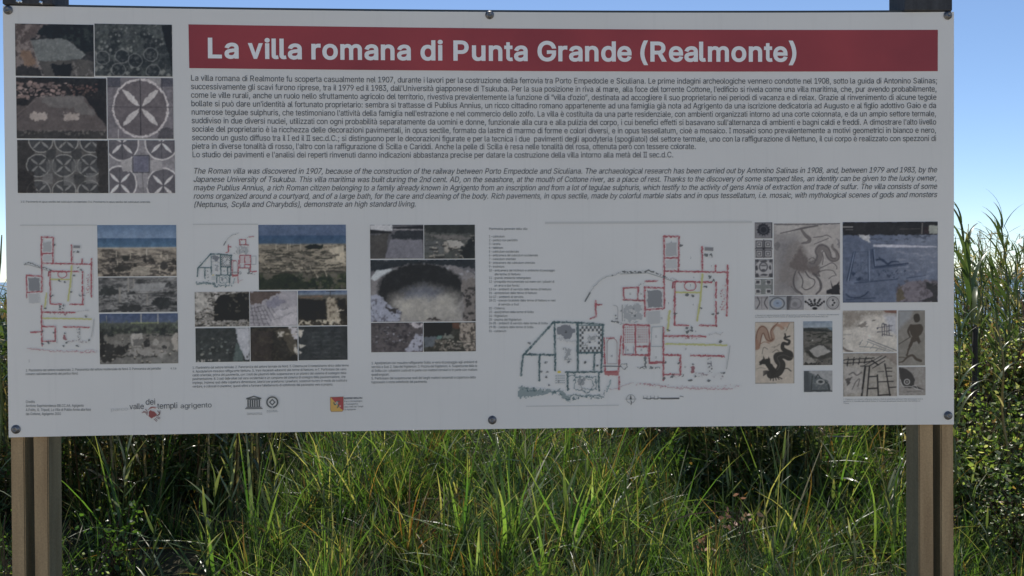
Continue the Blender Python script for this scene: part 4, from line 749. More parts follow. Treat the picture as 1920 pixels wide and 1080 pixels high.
c = Cv(33, 263, 203, 362, seed=15, step=1.0).fill((64, 62, 61)).grain(6, 7)
c.poly([(0, 0), (.2, 0), (.17, 1), (0, 1)], (46, 43, 41), rough=3)
for gx_ in (.23, .51, .79):
    for gy_ in (.02, .48, .97):
        c.ell(gx_+(.03 if gy_ == .02 else 0), gy_, .125, .205, (52, 52, 53), alpha=.9).ell(gx_+(.03 if gy_ == .02 else 0), gy_, .13, .21, (108, 108, 106), ring=2.2, rough=.6, alpha=.85)
        petals(c, gx_+(.03 if gy_ == .02 else 0), gy_, .12, (104, 104, 103), w=.11, ry=.19, alpha=.8)
for x_, y_, s_ in ((.33, .73, 88), (.56, .76, 84), (.68, .74, 48), (.81, .72, 86), (.37, .27, 46), (.65, .26, 44), (.65, .5, 78), (.37, .5, 74)):
    c.poly([(x_-.055, y_-.1), (x_+.055, y_-.1), (x_+.055, y_+.1), (x_-.055, y_+.1)], (s_, s_, s_), rough=1, alpha=.7)
c.line([(.5, 0), (.5, 1)], 1, (42, 42, 43), .6).poly([(.87, 0), (1, 0), (1, 1), (.9, 1)], (43, 40, 38), rough=3).poly([(.0, .55), (.17, .6), (.2, 1), (0, 1)], (40, 36, 34), rough=4, alpha=.8)
c.grain(4, 3); c.build(PH, 'printed photo of a dim floor with rows of circles')
c = Cv(205, 263, 328, 362, seed=16, step=1.0).fill((96, 94, 98)).grain(6, 5)
for gx_, gy_ in ((.2, .06), (.8, .04), (.16, .82), (.82, .86)):
    c.ell(gx_, gy_, .24, .31, (72, 70, 75)).ell(gx_, gy_, .25, .33, (138, 136, 138), ring=2.8, rough=.6)
    petals(c, gx_, gy_, .22, (140, 138, 140), w=.11, ry=.28)
    c.line([(gx_, gy_-.3), (gx_, gy_+.3)], 1.1, (44, 44, 48), .8)
c.poly([(.37, .3), (.6, .3), (.6, .6), (.37, .6)], (78, 78, 92)).line([(.36, .29), (.61, .29), (.61, .61), (.36, .61), (.36, .29)], 1.3, (46, 46, 52))
c.poly([(.17, .38), (.34, .34), (.34, .58), (.2, .6)], (118, 116, 118), rough=2).poly([(.63, .36), (.8, .4), (.82, .56), (.64, .58)], (112, 110, 113), rough=2).poly([(.4, .62), (.58, .62), (.58, .9), (.44, .9)], (104, 102, 106), rough=2)
c.line([(.5, .62), (.52, 1)], 1, (52, 52, 55), .6).grain(4, 3); c.build(PH, 'printed photo of overlapping mosaic circles round a grey square')

# --- left column
def walls(c, x0, x1, y0, y1, n, dark=(40, 39, 37), light=(126, 121, 112), pts=40):
    """foundation walls and rubble: lit tops over dark faces, smaller towards the back"""
    for _ in range(n):
        y = y0+(y1-y0)*c.r.uniform(0, 1)**.8; sc = .45+.75*(y-y0)/(y1-y0)
        x = c.r.uniform(x0, x1); l = c.r.uniform(.05, .24)*sc; dy = c.r.uniform(-.03, .03)
        if c.r.random() < .3: l, dy = .03*sc, .09*sc
        w_ = c.r.uniform(1.4, 3.2)*sc; h_ = w_/c.H
        c.line([(x, y+h_), (x+l, y+dy+h_)], w_*1.3, dark, .8, rough=1.2); c.line([(x, y-h_*.2), (x+l, y+dy-h_*.2)], w_*.7, np.array(light)*c.r.uniform(.8, 1.1), .8, rough=1)
    for _ in range(pts):
        y = y0+(y1-y0)*c.r.uniform(0, 1); x = c.r.uniform(x0, x1); sc = .5+.8*(y-y0)/(y1-y0); r_ = c.r.uniform(.6, 2.2)*sc
        c.ell(x, y+r_*.8/c.H, r_*1.2/c.W, r_/c.H, dark, alpha=.75, rough=.8); c.ell(x, y, r_/c.W, r_*.7/c.H, np.array(light)*c.r.uniform(.75, 1.1), alpha=.85, rough=.8)
    return c
def ruins(c, y0, dark, light, mid, n=60, seed=0):
    H_ = 1-y0
    reg = c.rect(-.1, y0, 1.1, 1.1, 2)
    c.put(reg, mid); n1 = c.fbm(14, 4, 1.8, .6); c.put(reg*np.clip((n1-.0)/.6, 0, 1), light, .8)
    c.put(reg*np.clip((-n1-.1)/.5, 0, 1), dark, .8)
    walls(c, 0, 1, max(0, y0)+.06, .97, n, dark, light, 90)
    for _ in range(9):                      # bushes among the walls
        bx_, by_ = c.r.uniform(0, 1), c.r.uniform(max(0, y0)+.15, 1)
        for _k in range(6): c.ell(bx_+c.r.uniform(-.05, .05), by_+c.r.uniform(-.05, .03), .025, .035, np.array(dark)*c.r.uniform(.7, 1.1), alpha=.8, rough=1.5)
    c.mottle(dark, 6, .3, .5, reg, 1.6, .6, .5); c.mottle(light, 4, .3, .4, reg, 1.5, .6, .5)
    return c
c = Cv(183, 422, 331, 518, seed=21).grad([(0, (66, 86, 112)), (.25, (82, 100, 124)), (.26, (44, 66, 92)), (.42, (56, 82, 106)), (.45, (118, 112, 104)), (1, (104, 98, 90))])
ruins(c, .46, (50, 47, 44), (124, 116, 104), (96, 90, 82))
for _ in range(8): 
    x_, y_ = c.r.uniform(.05, .95), c.r.uniform(.6, .95); c.line([(x_, y_), (x_, y_-.1)], 1.4, (132, 126, 114))
c.line([(.05, .78), (.2, .8), (.5, .74), (.95, .78)], 1.6, (44, 42, 40), .8, rough=1).line([(.62, .46), (.62, .58)], 2, (130, 126, 116)).ell(.36, .64, .05, .06, (40, 40, 36), rough=2).ell(.84, .8, .05, .07, (48, 46, 44), rough=2)
c.line([(0, .46), (1, .44)], 1.4, (128, 118, 106), .8).ell(.3, .85, .12, .06, (46, 44, 41), rough=3).poly([(.45, .82), (.66, .8), (.66, .98), (.4, 1)], (122, 116, 106), rough=2, alpha=.7)
c.build(PH, 'printed photo of villa ruins with the sea on the horizon')
c = Cv(185, 520, 332, 585, seed=22).fill((84, 84, 84)); ruins(c, -.05, (44, 45, 46), (108, 108, 108), (84, 84, 84))
c.poly([(.45, .2), (.86, .15), (.82, .38), (.4, .42)], (102, 103, 104), rough=2).line([(.38, .0), (.38, .4)], 3, (104, 102, 98)).line([(.62, .45), (.62, .8)], 3, (102, 100, 97)).line([(.27, .3), (.27, .7)], 3.4, (98, 96, 92)).line([(.45, .05), (.45, .3)], 2.4, (106, 104, 100))
c.ell(.8, .72, .12, .16, (38, 40, 41), rough=4).ell(.12, .4, .12, .14, (42, 44, 44), rough=4).ell(.4, .9, .15, .1, (42, 43, 44), rough=3).line([(.4, .48), (.95, .46)], 1.6, (46, 46, 46), .7)
c.build(PH, 'printed photo of low ruined walls and column stumps')
c = Cv(187, 588, 334, 682, seed=23).grad([(0, (50, 62, 88)), (.17, (56, 66, 88)), (.19, (58, 62, 58)), (.38, (40, 43, 40)), (.42, (82, 80, 76)), (1, (84, 84, 82))])
c.mottle((72, 80, 66), 5, .2, .3, c.rect(-.1, .14, 1.1, .4, 3), alpha=.7).mottle((34, 38, 38), 6, .05, .25, c.rect(-.1, .26, 1.1, .45, 4))
c.line([(.53, .0), (.53, .18)], 2, (116, 114, 112)).line([(.745, .0), (.745, .2)], 2, (120, 118, 116)).line([(.4, .185), (.75, .185)], 1.5, (104, 112, 70)).line([(.09, .04), (.09, .15)], 1, (110, 110, 104))
c.grain(9, 6); c.poly([(.0, .5), (.2, .66), (.38, .6), (.34, .8), (.1, .96), (0, .9)], (38, 38, 38), rough=4).poly([(.0, .35), (.05, .35), (.08, .8), (0, .85)], (30, 30, 30), rough=2)
c.poly([(.39, .46), (.42, .39), (.54, .4), (.57, .62), (.5, .66), (.41, .65)], (116, 114, 110), rough=2).poly([(.42, .5), (.56, .5), (.56, .64), (.43, .64)], (74, 73, 71), rough=2).ell(.6, .58, .05, .09, (40, 40, 40), rough=3)
c.poly([(.92, .5), (.97, .38), (1, .4), (1, .75), (.94, .72)], (116, 112, 106), rough=2).ell(.71, .58, .045, .06, (110, 108, 104), rough=2).ell(.82, .64, .07, .08, (98, 96, 92), rough=3).ell(.82, .68, .03, .04, (46, 46, 46), rough=2)
c.poly([(.36, .74), (.6, .68), (.85, .76), (.8, .86), (.4, .86)], (108, 106, 103), rough=4, alpha=.8).line([(.35, .84), (.55, .86), (.7, .84)], 3, (44, 44, 44), .8, rough=2.5)
walls(c, 0, 1, .42, .98, 5, pts=50); c.build(PH, 'printed photo of a weathered stone block before the sea')

# --- second block
c = Cv(485, 421.5, 649, 543, seed=31).grad([(0, (62, 76, 100)), (.16, (58, 72, 96)), (.17, (40, 60, 86)), (.28, (46, 66, 88)), (.31, (96, 90, 80)), (.5, (92, 86, 76)), (1, (60, 58, 50))])
c.mottle((118, 110, 96), 9, .1, .3, c.rect(-.1, .3, 1.1, .72, 6), 2.2, .5, .8).mottle((48, 47, 40), 6, .15, .25, c.rect(-.1, .3, 1.1, .8, 6), 2, .5, .85)
c.poly([(.8, .36), (.97, .33), (1, .62), (.9, .58), (.86, .48)], (136, 128, 112), rough=2, alpha=.9).poly([(.62, .54), (.9, .52), (.92, .62), (.7, .6)], (132, 124, 108), rough=2, alpha=.6).poly([(.52, .32), (.74, .31), (.72, .38), (.55, .38)], (28, 32, 26), rough=2)
c.line([(.45, .6), (.55, .7), (.7, .62)], 2, (50, 48, 42), .8, rough=1.5).line([(.1, .5), (.4, .46)], 1.5, (54, 52, 46), .8, rough=1)
for x_ in (.2, .33, .36, .48): c.line([(x_, .3), (x_, .39)], 1.4, (124, 118, 104))
c.mottle((30, 38, 28), 12, -.25, .3, c.rect(-.1, .77, 1.1, 1.1, 12), 1.2, .8).mottle((58, 64, 42), 5, .2, .3, c.rect(-.1, .75, 1.1, 1.1, 8), alpha=.7).poly([(.0, .86), (.3, .74), (.5, .82), (.6, 1), (0, 1)], (32, 38, 28), rough=5, alpha=.85)
walls(c, .02, .8, .36, .74, 34, (48, 46, 40), (122, 115, 100), 60); c.build(PH, 'printed photo of the dig seen from above beside the sea')
c = Cv(365.5, 547, 467.5, 612, seed=32).fill((100, 98, 95)).grain(16, 5).mottle((132, 130, 128), 5, .2, .3, alpha=.9).mottle((44, 43, 40), 5, .3, .2)
c.poly([(.42, .14), (.62, .06), (1, .0), (1, .8), (.6, .84), (.34, .82), (.36, .35)], (26, 25, 23), rough=2).mottle((70, 68, 62), 6, .3, .2, c.rect(.62, .0, 1, .6, 6), alpha=.8).poly([(0, .2), (.1, .04), (.32, .3), (.3, .55), (0, .55)], (128, 126, 122), rough=4, alpha=.7)
walls(c, 0, .35, .1, .95, 8, pts=30); walls(c, .3, 1, .84, .98, 6, pts=20); c.build(PH, 'printed photo of a dark cistern mouth')
c = Cv(469, 546, 557, 611, seed=33).fill((112, 110, 116)).grain(7, 8)
c.poly([(0, 0), (.7, 0), (.3, .3), (0, .4)], (60, 48, 42), rough=4, alpha=.8).poly([(.3, .35), (.6, .15), (.75, .3), (.5, .5)], (80, 80, 96), rough=4, alpha=.6)
for k in range(7): c.line([(.02+.07*k, .45), (.1+.1*k, 1)], 1.2, (56, 54, 60), .75, rough=1)
for k in range(5): c.line([(0, .5+.1*k), (.3+.02*k, .42+.13*k)], 1.1, (52, 50, 56), .7, rough=1)
c.poly([(.5, .6), (1, .4), (1, 1), (.45, 1)], (132, 130, 134), rough=4, alpha=.7).line([(.55, .55), (.8, .5)], 1.2, (76, 74, 80), .7, rough=1.5).line([(.45, .85), (.9, .62)], 1.2, (80, 78, 84), .7, rough=1.5)
c.build(PH, 'printed photo of a pale mosaic floor with dark grid lines')
c = Cv(559, 545, 651, 610, seed=34).grad([(0, (60, 74, 98)), (.1, (84, 96, 110)), (.14, (76, 72, 66)), (.3, (60, 56, 48)), (1, (44, 40, 34))]).grain(8, 6)
c.poly([(0, .22), (.56, .28), (.56, .88), (0, .85)], (30, 28, 24), rough=2).poly([(.58, .18), (.72, .2), (.84, .6), (.86, .95), (.6, .88)], (120, 112, 98), rough=2).mottle((66, 58, 48), 4, .2, .3, c.rect(.57, .2, .86, .95, 3), alpha=.7)
c.poly([(.78, .25), (1, .25), (1, .9), (.88, .85)], (34, 32, 28), rough=3).mottle((140, 134, 118), 5, .0, .3, c.rect(-.1, .84, .9, 1.1, 3), alpha=.9).line([(.78, .62), (.92, .56)], 2, (136, 130, 118), rough=1.5).line([(.66, 0), (.66, .15)], .9, (36, 36, 36)).line([(.58, .02), (.76, .02)], .9, (36, 36, 36)).line([(.05, .2), (.5, .16)], 2, (108, 78, 58), .6, rough=2)
c.build(PH, 'printed photo of a dark trench with a pale stone edge')
c = Cv(367, 615, 468, 678.5, seed=35).fill((42, 46, 46)).grain(7, 6)
c.stones(34, (.1, .3, .74, .8), .012, .028, [(74, 80, 78), (60, 66, 66), (84, 86, 82)], (24, 26, 26))
c.poly([(.74, 0), (1, 0), (1, .95), (.92, .95), (.8, .5)], (124, 126, 132), rough=1.5).poly([(.74, .4), (.86, .7), (.9, 1), (.7, 1)], (72, 88, 86), alpha=.6, rough=3).mottle((124, 122, 118), 4, .1, .2, c.rect(-.1, .92, .45, 1.2, 3)).ell(.955, .86, .02, .04, (70, 72, 74))
c.build(PH, 'printed photo of small brick piers in shade')
c = Cv(470, 613, 558, 677, seed=36).fill((36, 34, 31)).grain(5, 8).poly([(.0, .1), (.48, .1), (.44, 1), (0, 1)], (46, 40, 38), rough=2, alpha=.8)
c.poly([(.5, .1), (.9, .0), (1, .7), (.9, .8), (.7, .3)], (78, 72, 60), rough=4, alpha=.6).poly([(.56, .12), (.72, .12), (.68, .3), (.58, .28)], (138, 134, 126), rough=2.5).poly([(.8, 0), (1, 0), (1, .4), (.9, .35)], (134, 132, 136), rough=2).poly([(.9, .55), (1, .5), (1, .85), (.95, .8)], (136, 132, 124), rough=2).line([(.7, .2), (.95, .24)], 2, (120, 112, 96), .8, rough=1.5).mottle((58, 54, 44), 5, .2, .3, alpha=.6)
c.build(PH, 'printed photo of a dark brick channel')
c = Cv(560, 612, 651.5, 675, seed=37).fill((40, 44, 46)).grain(5, 8)
for k in range(7):
    for j in range(3): c.line([(.3+.22*j+c.r.uniform(-.03, .03), .18+.12*k), (.42+.22*j, .18+.12*k)], 2, (58, 62, 64), .6, rough=1)
c.poly([(.0, .05), (.1, .12), (.06, .3), (0, .3)], (138, 134, 126), rough=2).poly([(0, .52), (.15, .56), (.02, .64)], (132, 130, 122), rough=1.5).poly([(0, .72), (.08, .76), (0, .82)], (126, 124, 118), rough=1.5)
c.build(PH, 'printed photo of a shaded brick wall')

# --- third block
c = Cv(694, 421.5, 794, 485, seed=41).fill((66, 66, 70)).grain(6, 6)
c.poly([(0, .0), (.42, 0), (.42, .18), (0, .16)], (132, 134, 138), rough=1).poly([(0, .14), (.4, .2), (.4, .26), (0, .25)], (32, 32, 34)).poly([(.4, .08), (1, .02), (1, .12), (.45, .12)], (30, 30, 34)).poly([(.48, .16), (1, .14), (1, .45), (.4, .42)], (36, 38, 42), rough=3)
c.line([(.45, .14), (1, .15)], 1.6, (118, 116, 118), .9, rough=1).poly([(0, .3), (.35, .26), (.28, 1), (0, 1)], (56, 54, 52), rough=2).poly([(.38, .44), (.98, .44), (1, 1), (.28, 1)], (84, 84, 92), rough=1)
c.build(PH, 'printed photo of a roofed hall floor')
c = Cv(795.5, 421.5, 890.5, 485, seed=42).fill((60, 62, 60)).grain(9, 6)
c.poly([(0, 0), (1, 0), (1, .28), (0, .22)], (38, 40, 38), rough=3).poly([(.1, .3), (.7, .3), (.95, .42), (.4, .45)], (80, 78, 76), rough=2).poly([(.44, .46), (.7, .46), (.84, .66), (.5, .7)], (118, 116, 112), rough=1.5).poly([(0, .45), (.36, .5), (.4, .9), (0, .8)], (66, 68, 68), rough=3)
c.poly([(.68, .75), (1, .3), (1, 1), (.7, 1)], (30, 32, 32), rough=3).poly([(.38, .5), (.46, .5), (.5, .8), (.4, .85)], (106, 102, 96), rough=2).line([(0, .6), (.4, .6)], 1.5, (40, 40, 40), .7, rough=1.5)
walls(c, 0, 1, .3, .95, 14, pts=20); c.build(PH, 'printed photo of terraces and low walls')
c = Cv(695, 487, 891.5, 603, seed=43).fill((72, 72, 76)).grain(9, 9)
c.poly([(0, 0), (1, 0), (1, .14), (.8, .12), (.4, .06), (0, .2)], (32, 36, 40), rough=3)
c.poly([(0, .5), (.0, .3), (.25, .12), (.5, .06), (.8, .1), (1, .25), (1, .75), (.9, 1), (0, 1)], (92, 90, 92), rough=2)
c.mottle((126, 128, 136), 7, .1, .3, c.pmask([(.5, .05), (1, .2), (1, .42), (.84, .22), (.6, .13)], 4), alpha=.9).poly([(.0, .3), (.06, .16), (.26, .14), (.04, .33)], (132, 138, 142), rough=1.5, alpha=.9)
c.ell(.48, .48, .41, .42, (30, 30, 31), rough=2.5, soft=5).poly([(.86, .36), (1, .3), (1, .7), (.9, .75)], (84, 80, 78), rough=4)
c.poly([(.2, .6), (.5, .42), (.84, .56), (.86, 1), (.3, 1), (.18, .74)], (114, 112, 108), rough=3, soft=26).poly([(.3, .5), (.5, .4), (.7, .5), (.6, .62), (.35, .6)], (66, 71, 84), soft=16, rough=5, alpha=.7)
c.mottle((122, 120, 112), 8, .2, .5, c.pmask([(.25, .7), (.6, .6), (.85, .7), (.86, 1), (.3, 1)], 6), alpha=.5)
c.poly([(0, .58), (.08, .56), (.16, .72), (.28, .84), (.28, 1), (0, 1)], (110, 114, 128), rough=3).poly([(.13, .76), (.27, .78), (.22, .86)], (44, 42, 44), rough=3).mottle((66, 66, 74), 5, .25, .25, c.pmask([(0, .58), (.3, .84), (.28, 1), (0, 1)]), alpha=.8)
c.poly([(.9, .55), (1, .48), (1, 1), (.88, 1)], (88, 84, 82), rough=4).mottle((40, 38, 38), 6, .1, .25, c.rect(.88, .45, 1.1, 1, 3), alpha=.9).poly([(.52, .97), (.62, .93), (.68, 1)], (48, 44, 42), rough=2)
c.build(PH, 'printed photo of the round bath basin')
c = Cv(696, 605, 793, 660, seed=44).fill((64, 60, 62)).grain(7, 6).stones(26, (.05, .15, .75, .85), .015, .03, [(92, 92, 98), (80, 78, 82)], (34, 32, 34)).poly([(.7, 0), (1, 0), (1, .15), (.9, .2)], (128, 124, 128), rough=3).poly([(.68, .85), (.88, .4), (1, .4), (1, 1), (.65, 1)], (112, 114, 126), rough=3).mottle((40, 38, 42), 5, .25, .2, alpha=.7)
c.build(PH, 'printed photo of round pier bases')
c = Cv(794.5, 604.5, 892, 659, seed=45).fill((44, 44, 40)).grain(8, 5).poly([(0, 0), (.55, 0), (.52, .45), (0, .5)], (24, 25, 26), rough=2).poly([(0, .5), (.25, .46), (.2, .8), (0, .85)], (66, 72, 78), rough=3).ell(.3, .52, .06, .07, (68, 92, 88), rough=2).ell(.48, .5, .1, .09, (84, 86, 80), rough=3)
c.poly([(.55, 0), (.7, 0), (.68, .25), (.56, .2)], (70, 48, 38), rough=2).poly([(.7, 0), (1, 0), (1, 1), (.8, 1), (.7, .5)], (112, 104, 96), rough=3).mottle((54, 50, 46), 5, .1, .3, c.rect(.68, 0, 1.1, 1.1, 3), alpha=.9).mottle((96, 90, 82), 5, .25, .2, c.rect(.2, .55, .75, 1, 5), alpha=.8)
walls(c, .2, 1, .5, .95, 10, pts=30); c.build(PH, 'printed photo of broken masonry in sun and shade')

# --- mosaic details, right
G1, D1 = (108, 107, 110), (48, 47, 50)
def tile(x0, y0, x1, y1, seed, base=G1): return Cv(x0, y0, x1, y1, step=.9, seed=seed).fill(base).grain(5, 3)
TL = 'mosaic_print'
c = tile(1415, 417, 1448, 447, 51, (84, 84, 88)); c.ell(.5, .46, .33, .36, (36, 36, 42), rough=1.5)
for k in range(14):
    t = k*math.tau/14; c.line([(.5, .46), (.5+.38*math.cos(t), .46+.4*math.sin(t))], 1.3, (32, 32, 38), .9)
    c.ell(.5+.2*math.cos(t), .46+.22*math.sin(t), .03, .03, (78, 78, 84), alpha=.7)
c.line([(.0, .02), (1, .02)], 1, (50, 50, 54)).line([(.98, 0), (.98, .95)], 1.5, (36, 36, 40)); c.build(TL, 'printed mosaic rosette')
c = tile(1415, 449, 1448.5, 484, 52, (132, 132, 134))
for gx_ in (.25, .74):
    for gy_ in (.26, .76):
        for r_, cc in ((.21, (52, 52, 56)), (.15, (130, 130, 132)), (.11, (64, 64, 68)), (.05, (120, 120, 122))): c.put(c.rect(gx_-r_, gy_-r_, gx_+r_, gy_+r_, 1.1), cc)
c.line([(.5, 0), (.5, 1)], 1.6, (52, 52, 56)).line([(0, .5), (1, .5)], 1.6, (52, 52, 56)).ell(.5, .5, .07, .07, (40, 40, 44)); c.build(TL, 'printed mosaic of four framed squares')
c = tile(1415.5, 486, 1449, 520.5, 53, (86, 86, 90)).poly([(.3, .04), (.72, .04), (.96, .3), (.96, .72), (.7, .96), (.3, .96), (.04, .7), (.04, .3)], (116, 116, 119))
for p in ((.5, .1, .2, .06), (.5, .85, .2, .06), (.1, .48, .07, .13), (.85, .46, .07, .13), (.12, .88, .1, .1), (.88, .88, .1, .1), (.12, .1, .1, .08), (.88, .1, .1, .08)): c.ell(*p, (54, 54, 58), rough=.8)
c.ell(.47, .42, .22, .24, (66, 66, 70), ring=2.4).ell(.47, .6, .12, .07, (60, 60, 64)).ell(.47, .34, .18, .05, (74, 74, 78)); c.build(TL, 'printed mosaic octagon with curved shapes')
c = tile(1415.5, 523, 1449, 552, 54, (84, 88, 88))
for gx_ in (.16, .76):
    for gy_ in (.2, .8):
        for r_, cc in ((.16, (132, 132, 134)), (.1, (54, 54, 58))): c.put(c.rect(gx_-r_, gy_-r_, gx_+r_, gy_+r_, 1.1), cc)
c.line([(.9, 0), (.9, 1)], 1, (58, 58, 62), .7).mottle((60, 62, 64), 4, .3, .3, alpha=.5); c.build(TL, 'printed mosaic of four small squares on grey')

c = Cv(1451, 418.5, 1575, 553, step=.9, seed=55, src=(245, 55, 990, 858)).fill((116, 113, 112)).grain(6, 7)
c.put(c.rect(245, 200, 520, 860, 40)*np.clip(1.1-np.maximum(0, (c.X-38)/20), 0, 1), (86, 85, 88), .95)
c.poly([(400, 300), (520, 250), (700, 500), (720, 620), (560, 600), (440, 760), (300, 700)], (90, 86, 85), soft=10, rough=4, alpha=.75).poly([(260, 70), (560, 90), (500, 150), (260, 170)], (124, 122, 122), rough=3, alpha=.7)
K = (62, 59, 61)
c.line([(245, 66), (640, 72), (990, 60)], 2, (58, 58, 62), .8, rough=.5).curve([(320, 165), (440, 140), (600, 105), (740, 85)], [1.5, 2, 4, 2], K, .85)
c.curve([(550, 120), (600, 190), (645, 230), (630, 265), (560, 280)], [4, 7, 7, 3], (72, 68, 69), .85).curve([(690, 215), (780, 205), (840, 190), (890, 215)], 1.5, K, .8).curve([(700, 290), (800, 250), (860, 225)], 1.4, K, .8)
c.poly([(540, 320), (480, 420), (420, 530), (500, 590), (620, 590), (700, 640), (780, 620), (760, 540), (640, 500), (600, 430)], (74, 68, 67), soft=4, rough=3, alpha=.85)
TN = (82, 78, 78)
c.curve([(650, 520), (730, 490), (755, 420), (740, 360), (780, 320), (840, 350), (860, 420), (900, 465), (960, 450), (950, 380), (905, 330), (905, 300)], [12, 13, 11, 7, 4], TN, .9, 60)
c.curve([(700, 500), (735, 430), (715, 370), (760, 305), (840, 320), (885, 390), (890, 440), (935, 455)], 1.4, K, .9, 60).curve([(790, 520), (800, 440), (790, 390), (810, 370), (850, 440), (900, 480), (965, 470), (975, 410), (920, 340)], 1.4, K, .9, 60)
c.curve([(760, 560), (830, 530), (900, 500), (950, 540), (950, 570)], 1.6, K, .85).curve([(740, 600), (830, 580), (910, 590), (945, 640)], 1.6, K, .85).curve([(740, 610), (760, 650), (700, 620)], 2, K, .8).curve([(640, 460), (680, 440), (710, 470), (690, 510), (640, 495)], 1.4, K, .8)
c.curve([(490, 590), (465, 680), (480, 780), (560, 850)], [2, 3, 3.5], K, .9).curve([(690, 620), (760, 700), (770, 790), (720, 850)], [3, 5, 3], K, .9).curve([(520, 600), (550, 650), (570, 700), (560, 770)], 2.2, K, .85).curve([(600, 600), (640, 660), (700, 690), (700, 740), (660, 780), (600, 800), (560, 770)], [3, 2, 1.4, 2.2, 1.4], K, .9)
c.curve([(440, 760), (480, 810), (520, 840)], 1.4, K, .8).poly([(880, 700), (900, 760), (960, 740), (975, 700), (990, 860), (840, 850), (835, 810), (890, 790)], (34, 33, 37), rough=1.2).curve([(860, 680), (900, 650), (930, 645)], 1.4, K, .8)
c.ell(280, 310, 35, 50, (72, 71, 74), alpha=.6, rough=2).line([(960, 230), (985, 330)], 3, (76, 76, 80), .7, rough=2).grain(4, 2.5)
c.build(TL, 'printed mosaic of a sea monster with coiling tails')
x_edges = (1415, 1441, 1441.8, 1473.5, 1474.5, 1507, 1508, 1547, 1548, 1575)
c = tile(1415, 554.5, 1441, 581, 56); c.curve([(.2, .1), (.35, .5), (.15, .9)], 2, D1, .8).curve([(.9, .1), (.7, .5), (.9, .9)], 2, D1, .8).line([(.5, .1), (.5, .9)], 1, D1, .5).line([(.05, .15), (.95, .15)], 1.2, D1, .6); c.build(TL)
c = tile(1442, 554.5, 1473.5, 581, 57, (104, 108, 114)); c.ell(.48, .55, .42, .4, (60, 64, 70), ring=2).ell(.5, .55, .27, .26, (92, 104, 122)).ell(.5, .52, .08, .06, (70, 78, 92)).line([(0, .06), (1, .06)], 1, D1, .7); c.build(TL)
c = tile(1474.5, 554.5, 1507, 581, 58, (98, 98, 102)); c.poly([(0, 0), (.3, 0), (.15, 1), (0, 1)], (58, 58, 62), soft=4); c.ell(.5, .55, .36, .38, (72, 72, 76), ring=1.4, alpha=.7).ell(.48, .6, .15, .16, (80, 80, 84), soft=3); c.build(TL)
c = tile(1508, 554.5, 1547, 581, 59, (122, 122, 124))
for a_, L_ in ((90, .42), (60, .5), (120, .5), (38, .55), (142, .55)):
    t = math.radians(a_)
    for k in range(2, 6):
        q = k/5*L_; px_, py_ = .5+q*math.cos(t), .92-q*math.sin(t)*1.5; c.ell(px_, py_, .055, .07, (24, 24, 28), rough=.8)
c.ell(.5, .9, .12, .1, (28, 28, 32)); c.build(TL, 'printed mosaic of a dark leafy sprig')
c = tile(1548, 554.5, 1575, 581, 60, (118, 118, 120)); c.ell(.5, .5, .42, .44, (58, 58, 62), ring=1.4).ell(.5, .5, .3, .32, (84, 84, 88), ring=1)
for p in ((.5, .32), (.6, .5), (.48, .66)): c.ell(*p, .07, .07, (26, 26, 30))
c.build(TL)

c = Cv(1580, 416, 1758, 567, step=1.1, seed=61, src=(62, 70, 1195, 1035)).fill((66, 75, 94)).grain(5, 10, 4, 1.6, .7)
c.put(np.clip((c.X-60)/90, 0, 1)*np.clip(1-(c.Y-60)/70, 0, 1), (92, 98, 112), .6)
c.poly([(62, 70), (1195, 70), (1195, 225), (62, 230)], (34, 33, 35), rough=1.5).line([(62, 128), (180, 128)], 1.8, (112, 112, 112)).line([(100, 160), (180, 162)], 1.2, (84, 84, 86)).poly([(1090, 118), (1195, 112), (1195, 220), (1090, 210)], (108, 112, 108), rough=1).line([(1012, 80), (1005, 215)], 2.4, (84, 80, 80)).line([(740, 158), (980, 155)], 1.2, (64, 60, 60)).poly([(1030, 130), (1085, 130), (1085, 215), (1030, 215)], (44, 34, 36))
c.mottle((30, 30, 34), 3, .1, .2, c.rect(800, 60, 1195, 108, 2)).poly([(240, 228), (380, 222), (390, 320), (280, 270)], (124, 126, 130), rough=2).poly([(425, 342), (600, 340), (1180, 366), (1180, 378), (700, 378), (425, 368)], (128, 130, 142), rough=.6)
c.mottle((54, 60, 74), 5, .25, .25, c.rect(380, 225, 1195, 330, 5), 2, .7, .8).mottle((98, 102, 116), 5, .2, .3, c.rect(700, 380, 1195, 740, 14), 2, .7, .6)
L = (36, 46, 66); W_ = (104, 116, 138)
c.line([(190, 430), (110, 770)], 1.8, L).line([(210, 425), (140, 770)], 1.6, L).line([(200, 428), (126, 770)], 1.2, W_, .8).line([(375, 420), (380, 780)], 1.6, W_, .8).line([(366, 430), (368, 775)], 1.2, L).line([(420, 400), (440, 610), (840, 570)], 2.8, L).line([(400, 400), (412, 628), (820, 590)], 1.6, L, .8).line([(432, 400), (452, 596)], 1, W_, .7)
c.line([(200, 430), (370, 425)], 1, L, .7).line([(275, 450), (280, 640)], .9, L, .6).line([(200, 800), (700, 758)], 1.6, L, .9).line([(230, 770), (420, 765)], 1, L, .7).curve([(100, 930), (150, 970), (250, 975), (320, 945), (365, 905)], 2.4, L, .9).line([(100, 1000), (450, 980)], 1.8, L, .8).line([(62, 1020), (400, 1015)], 1.6, L, .7)
c.curve([(460, 525), (520, 520), (560, 545), (600, 575), (640, 550), (680, 545), (730, 550)], [3, 5, 3, 3, 2], L, .95, 36).line([(500, 500), (540, 540)], 2.4, L)
c.mottle((40, 48, 66), 4, .3, .15, c.rect(200, 460, 370, 760, 3), alpha=.5).mottle((38, 46, 64), 4, .35, .15, c.rect(480, 630, 830, 760, 3), alpha=.8).ell(190, 690, 25, 25, L, rough=1.5).ell(250, 755, 25, 15, L, rough=1.5)
